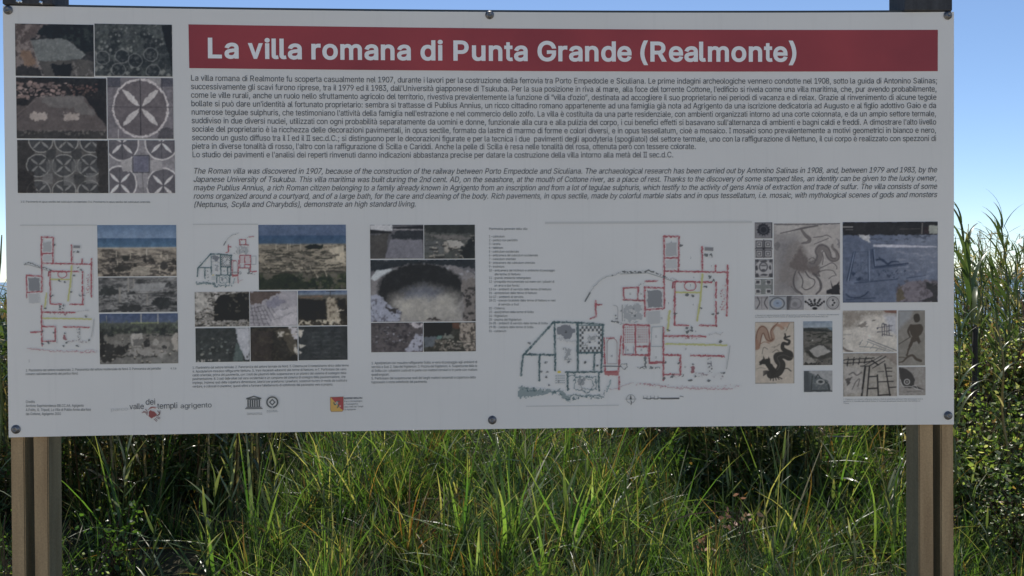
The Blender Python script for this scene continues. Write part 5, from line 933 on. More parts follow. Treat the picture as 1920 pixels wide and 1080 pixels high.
c.line([(820, 745), (1050, 715)], 1.4, L, .8)
c.poly([(720, 860), (850, 780), (1050, 770), (1195, 790), (1195, 1035), (690, 1035), (700, 930)], (82, 78, 86), rough=2).mottle((58, 54, 58), 7, .15, .3, c.rect(700, 770, 1195, 1035, 4), alpha=.7).poly([(710, 880), (770, 850), (800, 1000), (700, 1035)], (68, 62, 52), rough=3)
c.poly([(1050, 790), (1195, 830), (1195, 1035), (960, 1035), (1150, 950), (1060, 850)], (36, 36, 38), rough=3, alpha=.9).build(PH, 'printed photo of a bluish mosaic floor in shadow')

c = Cv(1416, 603.5, 1489, 719, step=.9, seed=62, src=(45, 158, 530, 935)).fill((124, 117, 108)).grain(5, 6)
R_ = (98, 72, 58); S_ = (38, 37, 36)
c.curve([(60, 470), (90, 330), (130, 240), (180, 300), (215, 385), (265, 360), (250, 270), (310, 200), (400, 240)], [13, 12, 10, 6, 3], R_, .65, 50).curve([(50, 400), (75, 270), (130, 215), (190, 250), (225, 375), (255, 380), (240, 270), (330, 165)], 1.3, (70, 44, 34), .85, 50).curve([(100, 460), (125, 330), (150, 300), (180, 370), (230, 400), (275, 370)], 1.3, (70, 44, 34), .85, 50)
c.poly([(45, 360), (100, 420), (110, 480), (45, 510)], (104, 76, 62), rough=3, alpha=.8).poly([(300, 165), (520, 160), (380, 250), (280, 220)], (118, 88, 72), rough=4, alpha=.6).curve([(100, 440), (160, 410), (220, 430)], 1.2, R_).line([(470, 180), (430, 270)], 1.2, (80, 74, 64))
c.curve([(240, 820), (330, 790), (370, 700), (330, 640), (320, 590), (400, 580), (470, 610), (480, 560), (430, 530), (385, 490), (395, 430), (450, 440), (470, 400), (410, 370), (420, 340)], [16, 15, 12, 8, 5, 3], S_, .95, 80)
c.curve([(300, 790), (350, 700), (318, 610), (390, 575), (468, 600)], 1, (96, 92, 86), .5, 40).poly([(90, 660), (140, 620), (150, 580), (165, 630), (205, 620), (215, 585), (225, 650), (270, 720), (330, 780), (260, 840), (200, 740), (170, 690), (100, 695)], S_, rough=1.5)
for k in range(5): c.curve([(250, 830), (240+26*k, 860), (232+36*k, 900-abs(k-1)*8)], 1.8, S_, .9)
for k in range(4): c.curve([(240, 790), (190, 775+10*k), (145, 780+18*k)], 1.7, S_, .9)
c.curve([(380, 760), (440, 745), (490, 780)], 1.8, S_, .9).line([(415, 310), (425, 355), (475, 340)], 2.6, S_).curve([(130, 560), (150, 480), (200, 500)], 1.2, S_, .6).curve([(250, 480), (320, 460), (350, 440)], 1.5, (80, 76, 70), .7, rough=1).curve([(60, 750), (110, 735), (170, 745)], 1.3, (80, 76, 70), .7).curve([(260, 540), (310, 510), (340, 530)], 1.5, (66, 62, 58), .7)
c.line([(480, 610), (525, 600)], 1.2, (70, 66, 60), .8).line([(528, 160), (528, 935)], 1.2, (60, 58, 56), .6).line([(45, 160), (530, 160)], 1, (64, 62, 60), .7).line([(45, 933), (300, 933)], 1.4, (50, 50, 50), .8).build(TL, 'printed mosaic of a dark sea dragon')

c = Cv(1506, 602.5, 1560.5, 684.5, step=.9, seed=63, src=(645, 153, 1018, 705)).grad([(0, (86, 98, 112)), (.13, (98, 108, 118)), (.16, (60, 62, 62)), (.2, (70, 69, 66)), (1, (70, 68, 64))]).grain(6, 5)
c.poly([(645, 240), (760, 235), (1000, 270), (1018, 290), (645, 275)], (36, 40, 40), rough=1).poly([(950, 235), (1018, 232), (1018, 275), (1000, 268)], (76, 92, 104)).mottle((40, 42, 38), 5, .05, .25, c.rect(645, 290, 1018, 430, 4), 2, .6)
c.poly([(650, 490), (800, 430), (900, 440), (1018, 500), (1018, 600), (850, 640), (800, 620)], (50, 50, 48), rough=2).poly([(715, 520), (830, 455), (900, 455), (1000, 540), (820, 610)], (108, 107, 105), rough=1).poly([(665, 520), (715, 520), (800, 620), (760, 620)], (40, 40, 38), rough=1).poly([(645, 540), (760, 625), (830, 640), (760, 700), (645, 690)], (96, 94, 90), rough=2).mottle((36, 36, 36), 5, .1, .2, c.rect(645, 640, 1018, 705, 3)).ell(762, 393, 8, 8, (134, 134, 130)).build(PH, 'small printed photo of a fenced dig in a dry landscape')
c = Cv(1507, 695, 1560.5, 735, step=.9, seed=64, src=(650, 772, 1018, 1045)).fill((104, 106, 108)).grain(6, 4)
c.poly([(650, 772), (720, 790), (950, 900), (1018, 1045), (650, 1045)], (62, 68, 72), rough=1.5).poly([(650, 772), (710, 772), (740, 1045), (650, 1045)], (50, 55, 60), soft=6)
c.line([(760, 840), (745, 1025), (980, 1025), (960, 940), (860, 860), (830, 820), (800, 870)], 2, (36, 42, 44), .9).ell(865, 915, 45, 28, (110, 112, 112), ring=2).ell(865, 915, 26, 14, (38, 42, 44)).mottle((92, 96, 96), 4, .2, .2, c.rect(760, 870, 960, 1010, 3), alpha=.5).build(TL, 'small printed mosaic fragment with an eye')

c = Cv(1580, 582, 1681, 659.5, step=.9, seed=65, src=(60, 38, 637, 475)).fill((132, 129, 124)).grain(5, 12)
c.poly([(60, 38), (637, 38), (637, 70), (300, 80), (180, 200), (60, 240)], (88, 82, 76), soft=12, rough=4, alpha=.8).poly([(490, 38), (637, 38), (637, 72), (520, 62)], (88, 62, 54)).poly([(500, 90), (637, 80), (637, 300), (560, 260)], (112, 116, 128), soft=8, alpha=.7)
c.poly([(205, 215), (300, 150), (320, 155), (290, 200), (345, 205), (270, 218)], (88, 84, 80), rough=2).ell(395, 143, 20, 9, (78, 74, 70), rough=1.5).line([(80, 215), (150, 190), (180, 160)], 2.4, (100, 96, 92), .8, rough=2).line([(70, 292), (145, 292)], 2, (104, 100, 98), .8).ell(75, 330, 14, 8, (84, 80, 78), rough=2)
for k in range(4): c.line([(500+25*k-20, 190), (490+24*k-6, 305)], 1.6, (52, 52, 60), .85, rough=.6)
c.line([(425, 220), (590, 200)], 1.4, (60, 60, 68), .8, rough=.8).line([(430, 270), (580, 250)], 1.6, (56, 56, 62), .8, rough=.8).line([(490, 290), (590, 310)], 1.6, (56, 56, 62), .8).ell(432, 228, 9, 9, (50, 50, 56)).line([(490, 178), (520, 192)], 2.4, (60, 60, 66))
c.line([(330, 345), (637, 465)], 1.6, (76, 78, 82), .9).line([(320, 365), (600, 475)], 1.3, (84, 86, 90), .9).line([(240, 420), (400, 430), (560, 475)], 1.3, (76, 78, 80), .8)
for k in range(5): c.line([(270+62*k, 352+24*k), (235+60*k, 402+22*k)], 1.3, (80, 82, 84), .8, rough=.8)
c.curve([(60, 430), (100, 460), (160, 475)], 4, (70, 64, 60), .8).build(PH, 'printed photo of a bright floor with patches of mosaic')
c = Cv(1684, 582, 1734, 685, step=.9, seed=66, src=(650, 38, 933, 628)).fill((90, 88, 84)).grain(6, 5)
c.poly([(650, 38), (800, 38), (780, 120), (650, 240)], (98, 102, 108), soft=8, alpha=.8)
B_ = (54, 48, 42)
c.ell(845, 120, 36, 50, (46, 42, 38), rough=1).poly([(780, 190), (880, 185), (910, 230), (885, 300), (860, 330), (800, 330), (770, 260)], B_, rough=.8)
c.curve([(785, 200), (755, 260), (775, 320)], [5, 4, 3], B_).curve([(885, 200), (905, 235), (885, 290)], [5, 4, 3], B_).poly([(790, 325), (870, 325), (890, 370), (870, 400), (845, 370), (810, 380), (775, 440), (745, 530), (730, 525), (760, 420)], B_, rough=.8)
c.line([(775, 325), (655, 400)], 1.8, (56, 52, 48), .9).curve([(660, 595), (700, 585), (745, 540), (800, 520), (840, 560), (890, 580)], [2, 3, 4, 5, 5], B_, .9).line([(655, 540), (700, 540), (740, 550)], 1.6, B_, .8).build(TL, 'printed mosaic of a striding figure')
c = Cv(1581, 662, 1681.5, 743, step=.9, seed=67, src=(65, 492, 640, 958)).fill((106, 103, 98)).grain(7, 4)
c.poly([(65, 492), (640, 492), (640, 620), (500, 530)], (86, 78, 74), rough=2, alpha=.6)
T_ = (32, 32, 34)
c.line([(300, 640), (262, 950)], 3.4, T_).line([(345, 640), (318, 955)], 2.6, T_).line([(430, 730), (440, 950)], 2.8, T_).line([(510, 610), (565, 950)], 2.4, T_).line([(335, 748), (425, 742)], 2.2, T_).line([(330, 875), (430, 870)], 2.4, T_).line([(440, 803), (600, 798)], 1.8, T_).line([(440, 948), (570, 940)], 2.4, T_).line([(555, 865), (630, 860)], 1.8, T_)
for y_ in (655, 690, 742): c.line([(525, y_), (585, y_)], 1.7, T_, .9)
c.line([(430, 696), (500, 690)], 1.2, T_, .8).line([(65, 565), (400, 545)], 2, T_, .9, rough=.6).line([(65, 600), (240, 595), (380, 580)], 1.8, T_, .9, rough=.6).line([(250, 632), (340, 632), (520, 530)], 1.8, T_, .9).line([(280, 630), (480, 520)], 1.4, T_, .8).line([(370, 570), (440, 620)], 2.6, T_).line([(380, 655), (510, 575)], 1.6, T_, .9)
for k in range(4): c.line([(120+62*k, 540), (105+62*k, 630-k*10)], 2, T_, .85, rough=.8)
c.poly([(80, 640), (250, 640), (270, 900), (70, 950)], (120, 118, 118), rough=3, alpha=.5).poly([(85, 775), (160, 750), (140, 800), (110, 850)], (62, 60, 60), rough=2).curve([(130, 720), (170, 700), (210, 730), (260, 700)], 2.4, (70, 68, 68), .9).curve([(160, 880), (200, 800), (240, 770), (220, 850)], 2, (72, 70, 70), .9).build(PH, 'printed photo of dark ruled mosaic bands')
c = Cv(1685, 688, 1735, 741, step=.9, seed=68, src=(655, 645, 940, 950)).fill((98, 96, 94)).grain(9, 3)
c.poly([(655, 650), (720, 660), (790, 710), (825, 780), (820, 840), (930, 890), (800, 870), (720, 870), (670, 800)], (44, 43, 44), rough=.8).ell(742, 805, 28, 28, (128, 128, 128), ring=1.6).ell(742, 805, 13, 13, (84, 84, 84)).curve([(670, 780), (700, 850), (780, 855), (840, 880), (910, 905)], 1.3, (134, 134, 134), .9).curve([(800, 850), (840, 850), (860, 890)], 1.2, (130, 130, 130), .9).line([(740, 910), (900, 900)], 1.4, (64, 62, 62), .6, rough=1.5).build(TL, 'small printed mosaic of a fish head')
para(["1. Mosaico con rappresentazione di Scilla nell'apodyterium e particolari delle cornici. 2. Particolare della decorazione", "del mosaico con figura di mostro marino; 3. Veduta generale dell'ambiente con mosaico della villa"], 1415.5, 592.3, 1573, 591, 3.4, 2.2, (1, .87), M_INKMID)
para(["1. Frigidarium con mosaico raffigurante Nettuno e tridente, pavimento, particolari della decorazione musiva", "geometrica; 2. Particolare della testa di Nettuno; 3. Particolare del pavimento mosaicato della villa marittima con", "Tritone"], 1581, 749.6, 1733, 749.0, 3.9, 2.4, (.98, .95, .07), M_INKMID)

# ------------------------------------------------------------------ plans
RED, GRN, YEL, BLK, GRY = (104, 54, 60), (46, 62, 66), (116, 118, 72), (44, 48, 50), (98, 101, 105)
def plan(c, k=1.0, parts='RBT'):
    def wl(pts, w, col, a=.9): c.line(pts, w*k, col, a, rough=1.0*k, brk=.55)
    def outline_wall(pts, w, col):
        c.line(pts, (w+.8)*k, col, .5, rough=.6*k); c.line(pts, (w+.3)*k, col, .95, rough=1.3*k, brk=.45); c.line(pts, .9*k, (46, 44, 48), .4, rough=1.6*k, brk=1.0)
    if 'R' in parts:
        for pts in ([(885, 70), (970, 72), (965, 265)], [(885, 70), (885, 470)], [(885, 265), (1245, 275)], [(1100, 130), (1100, 270)], [(1243, 235), (1238, 520)], [(945, 325), (942, 570), (1020, 573)], [(1085, 573), (1180, 575)], [(1178, 330), (1176, 420)], [(1176, 440), (1176, 570)], [(950, 325), (1150, 330)], [(775, 355), (880, 362)], [(775, 355), (775, 520)], [(780, 482), (885, 475)], [(1175, 235), (1175, 268)], [(880, 585), (878, 880)], [(880, 630), (1120, 636)], [(880, 738), (975, 740), (975, 850), (885, 848)], [(1035, 742), (1220, 748)], [(800, 780), (880, 778)], [(885, 192), (965, 192)]):
            outline_wall(pts, 2.6, RED)
        c.ell(1032, 350, 32, 26, RED, ring=2*k, alpha=.8, rough=.8*k)
        c.line([(1100, 285), (1088, 430), (1070, 545)], 4.2*k, YEL, .8, rough=.6*k).line([(952, 385), (1085, 388)], 3.6*k, YEL, .8, rough=.6*k).line([(890, 676), (1235, 686)], 3.6*k, YEL, .8, rough=.8*k).line([(915, 490), (903, 600)], 4*k, YEL, .75, rough=1*k)
        c.poly([(895, 110), (955, 105), (958, 180), (895, 182)], GRY, rough=1, alpha=.7).poly([(895, 202), (955, 200), (955, 250), (895, 250)], GRY, rough=1, alpha=.4).poly([(790, 372), (870, 375), (872, 470), (790, 468)], (76, 79, 84), rough=2*k, alpha=.85).poly([(788, 492), (860, 490), (862, 560), (790, 565)], GRY, rough=1, alpha=.5).poly([(1115, 132), (1163, 134), (1162, 154), (1114, 152)], (78, 80, 84), alpha=.9)
        for p in [(1010, 400), (1045, 405), (950, 510), (1158, 508), (1188, 508), (1010, 590), (1035, 585), (1033, 605), (1008, 608), (1115, 355), (1140, 300), (1165, 320), (980, 125), (1120, 180), (1150, 180), (1200, 665), (1045, 790), (885, 780), (965, 785), (925, 860), (1090, 475), (1215, 845), (1030, 885), (1135, 885), (1060, 860), (880, 870), (905, 600)]:
            c.ell(p[0], p[1], 9, 7, BLK, alpha=.75, rough=2.4*k)
        c.line([(1225, 340), (1215, 480)], 6*k, (110, 74, 76), .45, rough=2.5*k, brk=1.1).line([(1140, 760), (1142, 830)], 7*k, (60, 60, 64), .75, rough=1.6*k, brk=.9).line([(1042, 810), (1046, 835)], 6*k, (84, 50, 56), .8, rough=1.5*k)
        c.line([(930, 855), (985, 852)], 4*k, BLK, .6, rough=2.4*k, brk=1).line([(1060, 852), (1200, 855), (1220, 880)], 5*k, (74, 62, 66), .6, rough=2.6*k, brk=1.1).line([(940, 636), (1060, 645)], 5*k, (84, 48, 52), .6, rough=2.6*k, brk=1.0).line([(1135, 625), (1180, 620), (1215, 618)], 1.3*k, (94, 92, 96), .6, rough=2.5*k).curve([(1255, 690), (1245, 760), (1235, 820)], 1.3*k, (78, 82, 84), .6)
        c.line([(935, 330), (932, 360)], 3*k, (90, 44, 50), .9)
        for i in range(8):
            t = (1215+c.r.uniform(-14, 14), 380+i*15); c.ell(t[0], t[1], 4, 4, (86, 52, 56), alpha=.6)
        # river-side line of stones
        c.line([(700, 895), (800, 905), (950, 920), (1150, 930), (1315, 915)], 4.4*k, (108, 76, 84), .45, rough=2.6*k, brk=1.15).line([(770, 898), (950, 925), (1270, 935)], 1.5*k, (98, 62, 70), .6, rough=1.8*k)
        c.line([(630, 270), (760, 272), (800, 262), (950, 318)], 3*k, BLK, .8, rough=1.1*k, brk=.8).line([(640, 280), (790, 275), (870, 300), (940, 325)], 1.2*k, BLK, .6)
    if 'T' in parts:
        for pts in ([(655, 360), (740, 358), (735, 422)], [(655, 360), (658, 415)], [(545, 640), (550, 830), (625, 828), (640, 630)], [(500, 430), (500, 520), (468, 530)], [(500, 452), (532, 452)], [(780, 322), (845, 320)], [(655, 565), (652, 735), (800, 738), (800, 570), (655, 565)], [(722, 570), (722, 735)], [(730, 690), (800, 690)], [(795, 700), (800, 785), (880, 780)], [(628, 860), (628, 930)], [(655, 425), (770, 430)], [(560, 640), (600, 640)]):
            outline_wall(pts, 2.4, RED)
        c.line([(668, 690), (665, 730), (712, 728), (710, 690)], 1.4*k, (88, 86, 96), .8)
        c.poly([(545, 825), (628, 828), (625, 852), (548, 850)], (104, 56, 58), rough=1, alpha=.8).ell(590, 670, 28, 28, (96, 78, 80), ring=1.2*k, arc=(0, 180)).line([(562, 670), (562, 785), (618, 785), (618, 670)], 1.1*k, (88, 78, 80), .8)
        for i in range(5):
            for j in range(7):
                c.ell(665+i*12.5, 580+j*14, 3.2, 3.4, (100, 62, 66), alpha=.9); c.ell(737+i*12, 580+j*14, 3.2, 3.4, (100, 62, 66), alpha=.9)
        c.poly([(655, 455), (755, 455), (755, 545), (655, 545)], (84, 88, 92), rough=5*k, alpha=.55).ell(705, 500, 24, 18, (126, 128, 130), rough=4*k, alpha=.9).line([(648, 455), (648, 545)], 1.2*k, BLK, .6).curve([(600, 455), (622, 470), (622, 540)], 1*k, (84, 86, 90), .8)
        c.line([(575, 545), (665, 560)], 3.4*k, BLK, .75, rough=1.5*k, brk=.9).line([(660, 430), (770, 428)], 1*k, BLK, .5).line([(815, 580), (875, 578), (872, 690), (808, 690), (815, 580)], 1.2*k, (74, 82, 88), .7).line([(745, 345), (775, 328)], 2.6*k, BLK, .5, rough=1.6*k, brk=1)
        c.curve([(440, 430), (470, 375), (540, 305), (600, 288), (640, 270)], 1.2*k, (84, 88, 90), .65, rough=1*k).line([(440, 432), (468, 385)], 2.4*k, BLK, .75).line([(735, 805), (855, 812)], 3.6*k, BLK, .75, rough=1.6*k, brk=.8).line([(775, 750), (778, 800)], 4*k, BLK, .7, rough=1.6*k).line([(540, 798), (640, 800)], 1.8*k, BLK, .85).ell(655, 800, 16, 16, BLK, ring=1.5*k, rough=2*k, alpha=.7)
        for p in ((595, 290), (700, 500), (720, 520), (610, 515), (615, 530)): c.ell(p[0], p[1], 6, 5, BLK, alpha=.7, rough=1.5*k)
        c.line([(580, 930), (700, 895)], 1.5*k, (104, 78, 84), .5, rough=2*k).line([(560, 940), (580, 880)], 2.6*k, (60, 80, 84), .6, rough=1.5*k)
    if 'B' in parts:
        for pts in ([(265, 545), (95, 730)], [(90, 735), (78, 845)], [(265, 548), (400, 552), (545, 565)], [(268, 548), (270, 820)], [(398, 555), (396, 820)], [(540, 565), (528, 830)], [(95, 728), (270, 732)], [(400, 722), (535, 722)], [(182, 735), (180, 875)], [(330, 830), (535, 830)], [(340, 835), (340, 930)], [(490, 730), (488, 820)], [(395, 560), (395, 720)], [(515, 840), (515, 935)]):
            outline_wall(pts, 3.0, GRN)
        c.line([(400, 726), (400, 818)], 1.5*k, GRN, .6)
        c.poly([(68, 912), (230, 930), (300, 925), (340, 960), (345, 1005), (310, 975), (290, 945), (180, 955), (70, 968)], GRN, rough=4*k, alpha=.55).line([(70, 920), (290, 940), (340, 985), (420, 970), (535, 975), (540, 940)], 4.6*k, GRN, .8, rough=3*k, brk=.95).line([(350, 985), (360, 960), (530, 965)], 2.6*k, GRN, .6, rough=2*k)
        c.poly([(282, 575), (320, 562), (355, 568), (365, 585), (385, 588), (384, 610), (365, 615), (355, 645), (320, 645), (305, 620), (282, 615)], (76, 80, 86), rough=1.5*k, alpha=.95).line([(285, 640), (390, 660)], 5*k, GRY, .4, rough=3*k).line([(320, 700), (355, 710), (320, 750), (350, 760)], 5*k, (86, 90, 94), .7, rough=3*k)
        # chequered border round the square mosaic
        for i in range(11):
            for j in range(10):
                if 2 <= i <= 8 and 2 <= j <= 7: continue
                if (i+j) % 2: c.put(c.rect(407+i*11.6, 572+j*14.6, 407+(i+1)*11.6, 572+(j+1)*14.6, .8), BLK, .85)
        c.line([(402, 566), (538, 570), (534, 720), (402, 720), (402, 566)], 1.6*k, GRN, .9).ell(480, 640, 22, 16, (88, 92, 94), rough=5*k, alpha=.7).ell(440, 680, 14, 12, (92, 96, 98), rough=4*k, alpha=.6).curve([(430, 690), (460, 650), (500, 620)], 1.2*k, (70, 74, 78), .7, rough=2)
        c.line([(350, 850), (380, 845), (378, 925), (450, 945), (500, 920), (500, 860), (380, 855)], 1.8*k, GRN, .7, rough=2*k).ell(415, 885, 24, 20, (86, 90, 94), rough=3*k, alpha=.8).ell(448, 898, 38, 30, GRN, ring=1.3*k, alpha=.6, rough=2*k).ell(292, 828, 10, 6, (134, 122, 40), alpha=.95)
        for i in range(5):
            for j in range(4): c.ell(275+i*11, 850+j*13, 3, 3, (60, 72, 76), alpha=.8)
        for p in ((125, 665), (125, 720), (215, 775), (225, 830), (195, 825), (220, 858), (235, 900), (345, 772), (440, 775), (505, 795), (465, 665), (330, 605)): c.ell(p[0], p[1], 7, 5, BLK, alpha=.65, rough=1.5*k)
    return c
def plan_labels(fr, to, pts, capx=3.6):
    for n_, x_, y_ in pts:
        px = to[0]+(x_-fr[0])/(fr[2]-fr[0])*(to[2]-to[0]); py = to[1]+(y_-fr[1])/(fr[3]-fr[1])*(to[3]-to[1])
        w_ = 1.9*len(n_)
        text('plan_number', n_, px-w_/2, py+capx/2, px+w_/2, py+capx/2, capx, M_INK, 0, 0, None, 0.0022)
NUMS = [('1', 925, 100), ('2', 1035, 190), ('3', 1033, 345), ('4', 1052, 300), ('7', 1150, 238), ('5', 910, 445), ('6', 1048, 452), ('8', 1178, 575), ('9', 1062, 605), ('10', 870, 530), ('11', 840, 632), ('12', 1003, 803), ('13', 838, 750), ('11', 695, 392), ('14', 755, 392), ('15', 712, 478), ('20', 680, 708), ('21', 757, 708), ('22', 590, 742), ('18', 745, 633), ('23', 466, 662), ('24', 345, 775), ('25', 333, 604), ('26', 440, 777), ('27', 226, 778), ('28', 508, 797), ('29', 222, 858), ('30', 292, 885), ('31', 422, 926), ('17', 1007, 703), ('19', 643, 488)]
fr = (60, 60, 1326, 1008); to = (970, 440, 1392, 756)
c = Cv(*to, step=.85, seed=71, clear=True, src=fr)
plan(c, 1.0, 'RTB').build('site_plan', 'large coloured site plan in green and red', 0.0014)
plan_labels(fr, to, NUMS)
fr = (745, 60, 1290, 965); to = (46, 440.8, 180, 667)
def sub(to_, fr_, A, B):    # affine from two correspondences (main zoomed coords -> px)
    sx = (B[1][0]-A[1][0])/(B[0][0]-A[0][0]); sy = (B[1][1]-A[1][1])/(B[0][1]-A[0][1])
    return (fr_[0]+(to_[0]-A[1][0])/sx if 0 else A[0][0]+(to_[0]-A[1][0])/sx, A[0][1]+(to_[1]-A[1][1])/sy, A[0][0]+(to_[2]-A[1][0])/sx, A[0][1]+(to_[3]-A[1][1])/sy)
s1 = sub((46, 438, 181, 668), None, ((885, 70), (79.2, 444.5)), ((1243, 935), (172.5, 661)))
c = Cv(46, 438, 181, 668, step=.85, seed=72, clear=True, src=s1)
plan(c, .85, 'R').build('site_plan', 'small site plan drawn in red', 0.0014)
s2 = sub((366, 435, 482, 541), None, ((265, 545), (395.7, 475.6)), ((880, 930), (481, 530)))
c = Cv(366, 435, 482, 541, step=.8, seed=73, clear=True, src=s2)
plan(c, .62, 'TB'); c.build('site_plan', 'small site plan drawn in blue and red', 0.0014)
# compass rose and scale bar
c = Cv(1172, 738, 1194, 760, step=.55, seed=74, clear=True).ell(.48, .45, .36, .36, BLK, ring=.8, alpha=.6).poly([(.48, .1), (.58, .5), (.38, .5)], BLK).line([(.0, .46), (.95, .46)], .7, BLK, .6).curve([(.48, .6), (.54, .72), (.5, .92)], 1.3, BLK).build('compass_rose', None, 0.0014)
c = Cv(1204, 740, 1284, 754, step=.55, seed=75, clear=True)
for k in range(5): c.line([(.025+.085*k, .45+.1*(k % 2)), (.11+.085*k, .45+.1*(k % 2))], 1.5, BLK); c.line([(.03+.085*k, .15), (.03+.085*k, .4)], .8, BLK, .5)
c.line([(.44, .45), (.86, .45)], 1.4, (80, 82, 84)).line([(.44, .55), (.86, .55)], 1.5, (26, 28, 30)).line([(.89, .22), (.96, .3)], 1.2, BLK, .7).build('scale_bar', None, 0.0014)
# hairlines round the drawings
for x0_, y0_, x1_, y1_ in ((38, 422.5, 182, 422), (362, 420.8, 484, 420.3), (1022, 418.5, 1410, 415.6), (986, 760.5, 1160, 761)):
    Cv(x0_, min(y0_, y1_)-.6, x1_, max(y0_, y1_)+.8, step=.9, clear=True, seed=3).put(np.ones((1, 1)), (120, 123, 126), .8).build('hairline', None, 0.001)

# ------------------------------------------------------------------ emblems
text('logo_lettering', 'parco', 208, 771.2, 240.5, 769.3, 6.6, M_INKGREY)
text('logo_lettering', 'valle', 243, 767.4, 270.5, 766.6, 10.6, M_INK)
text('logo_lettering', 'dei', 273, 759, 292, 758.5, 11, M_INK)
text('logo_lettering', 'templi', 295, 766.4, 333.5, 765.2, 10.6, M_INK)
text('logo_lettering', 'agrigento', 338, 765.5, 397.5, 763.6, 9.2, M_INK2)
c = Cv(266, 761, 302, 792, step=.55, seed=81, clear=True, src=(690, 250, 970, 495))
RB = (88, 46, 48)
c.poly([(795, 335), (820, 312), (870, 335), (915, 375), (885, 408), (835, 432), (792, 400)], RB, rough=.6).curve([(790, 305), (820, 275), (860, 268), (905, 272)], [.8, 2, .8], (82, 46, 46)).curve([(820, 290), (850, 275), (890, 288)], 1.2, (104, 62, 58), .8)
for a_ in ([(695, 348), (740, 345), (772, 385)], [(712, 330), (750, 335), (778, 362)], [(745, 300), (765, 320), (775, 345)]): c.curve(a_, 1.1, (70, 46, 46))
c.curve([(905, 400), (945, 375), (958, 325)], [1.2, 2.4, 1], (58, 40, 42)).line([(925, 325), (940, 350)], 1.4, (58, 40, 42))
for a_ in ([(870, 445), (905, 480)], [(890, 435), (915, 465)], [(905, 420), (945, 445)], [(925, 410), (955, 432)]): c.line(a_, 1.1, (62, 46, 48))
c.build('crab_emblem', 'dark red crab shaped logo', 0.0014)
c = Cv(458, 741, 494, 779, step=.5, seed=82, clear=True, src=(135, 90, 400, 370))
c.poly([(165, 145), (165, 128), (268, 98), (372, 128), (372, 145)], BLK).poly([(215, 132), (268, 112), (325, 132)], (120, 123, 126)).put(c.rect(180, 145, 358, 153, .6), BLK)
for k in range(6): c.put(c.rect(180+k*31, 155, 199+k*31, 248, .6), BLK)
for k, ch in enumerate((0, 1, 0, 1, 0, 1)): c.line([(199+k*31, 160 if ch else 242), (208+k*31, 160 if ch else 242)], .8, BLK, .6)
c.put(c.rect(165, 250, 375, 262, .6), BLK).put(c.rect(150, 268, 388, 280, .6), BLK).build('temple_emblem', 'black temple front logo', 0.0014)
para(["Organizzazione", "delle Nazioni Unite"], 463, 775.4, 492, 775, 2.5, 1.8, (1, 1), M_INKMID)
c = Cv(498, 741, 525, 768, step=.5, seed=83, clear=True)
c.ell(.47, .48, .37, .36, BLK, ring=2.6).poly([(.47, .24), (.7, .48), (.47, .72), (.24, .48)], BLK).poly([(.47, .34), (.6, .48), (.47, .62), (.34, .48)], (132, 135, 138))
for k in range(30):
    t = k*math.tau/30; c.ell(.47+.47*math.cos(t), .48+.46*math.sin(t), .02, .02, (84, 88, 90), alpha=.7)
c.line([(.45, .82), (.48, .86)], 1.6, (130, 132, 134)).build('ring_emblem', 'black ring logo with a diamond inside', 0.0014)
para(["Sito iscritto nella Lista", "del Patrimonio Mondiale"], 500, 770.5, 522, 770, 2.6, 1.8, (.9, 1), M_INKMID)
c = Cv(619, 743.5, 644.5, 772.5, step=.5, seed=84, clear=True)
SH = [(.02, .04), (.98, .02), (.98, .86), (.88, .97), (.1, .97), (.02, .86)]
mk = c.pmask(SH, .8); c.put(mk, (132, 108, 60)); c.put(mk*c.pmask([(.02, .0), (1, .0), (1, .9), (.8, .8)], .8), (106, 46, 48))
c.line(SH+[SH[0]], .8, (70, 50, 40), .7)
for a_ in (80, 200, 320):
    t = math.radians(a_); c.curve([(.5, .47), (.5+.16*math.cos(t), .47-.15*math.sin(t)), (.5+.24*math.cos(t-.7), .47-.24*math.sin(t-.7))], 2, (52, 62, 58))
c.ell(.5, .42, .09, .1, (122, 124, 122)).ell(.5, .42, .04, .05, (60, 74, 66)).ell(.74, .62, .06, .06, (136, 122, 118), alpha=.8).build('shield_emblem', 'yellow and red shield logo', 0.0014)
text('logo_lettering', 'REGIONE SICILIANA', 645.3, 748.6, 680, 747.6, 3.4, M_INK, 1)
para(["Parco Archeologico", "e Paesaggistico", "della Valle dei Templi", "di Agrigento"], 645.5, 754, 681.5, 753, 5.1, 2.9, (.95, .72, 1, .62))

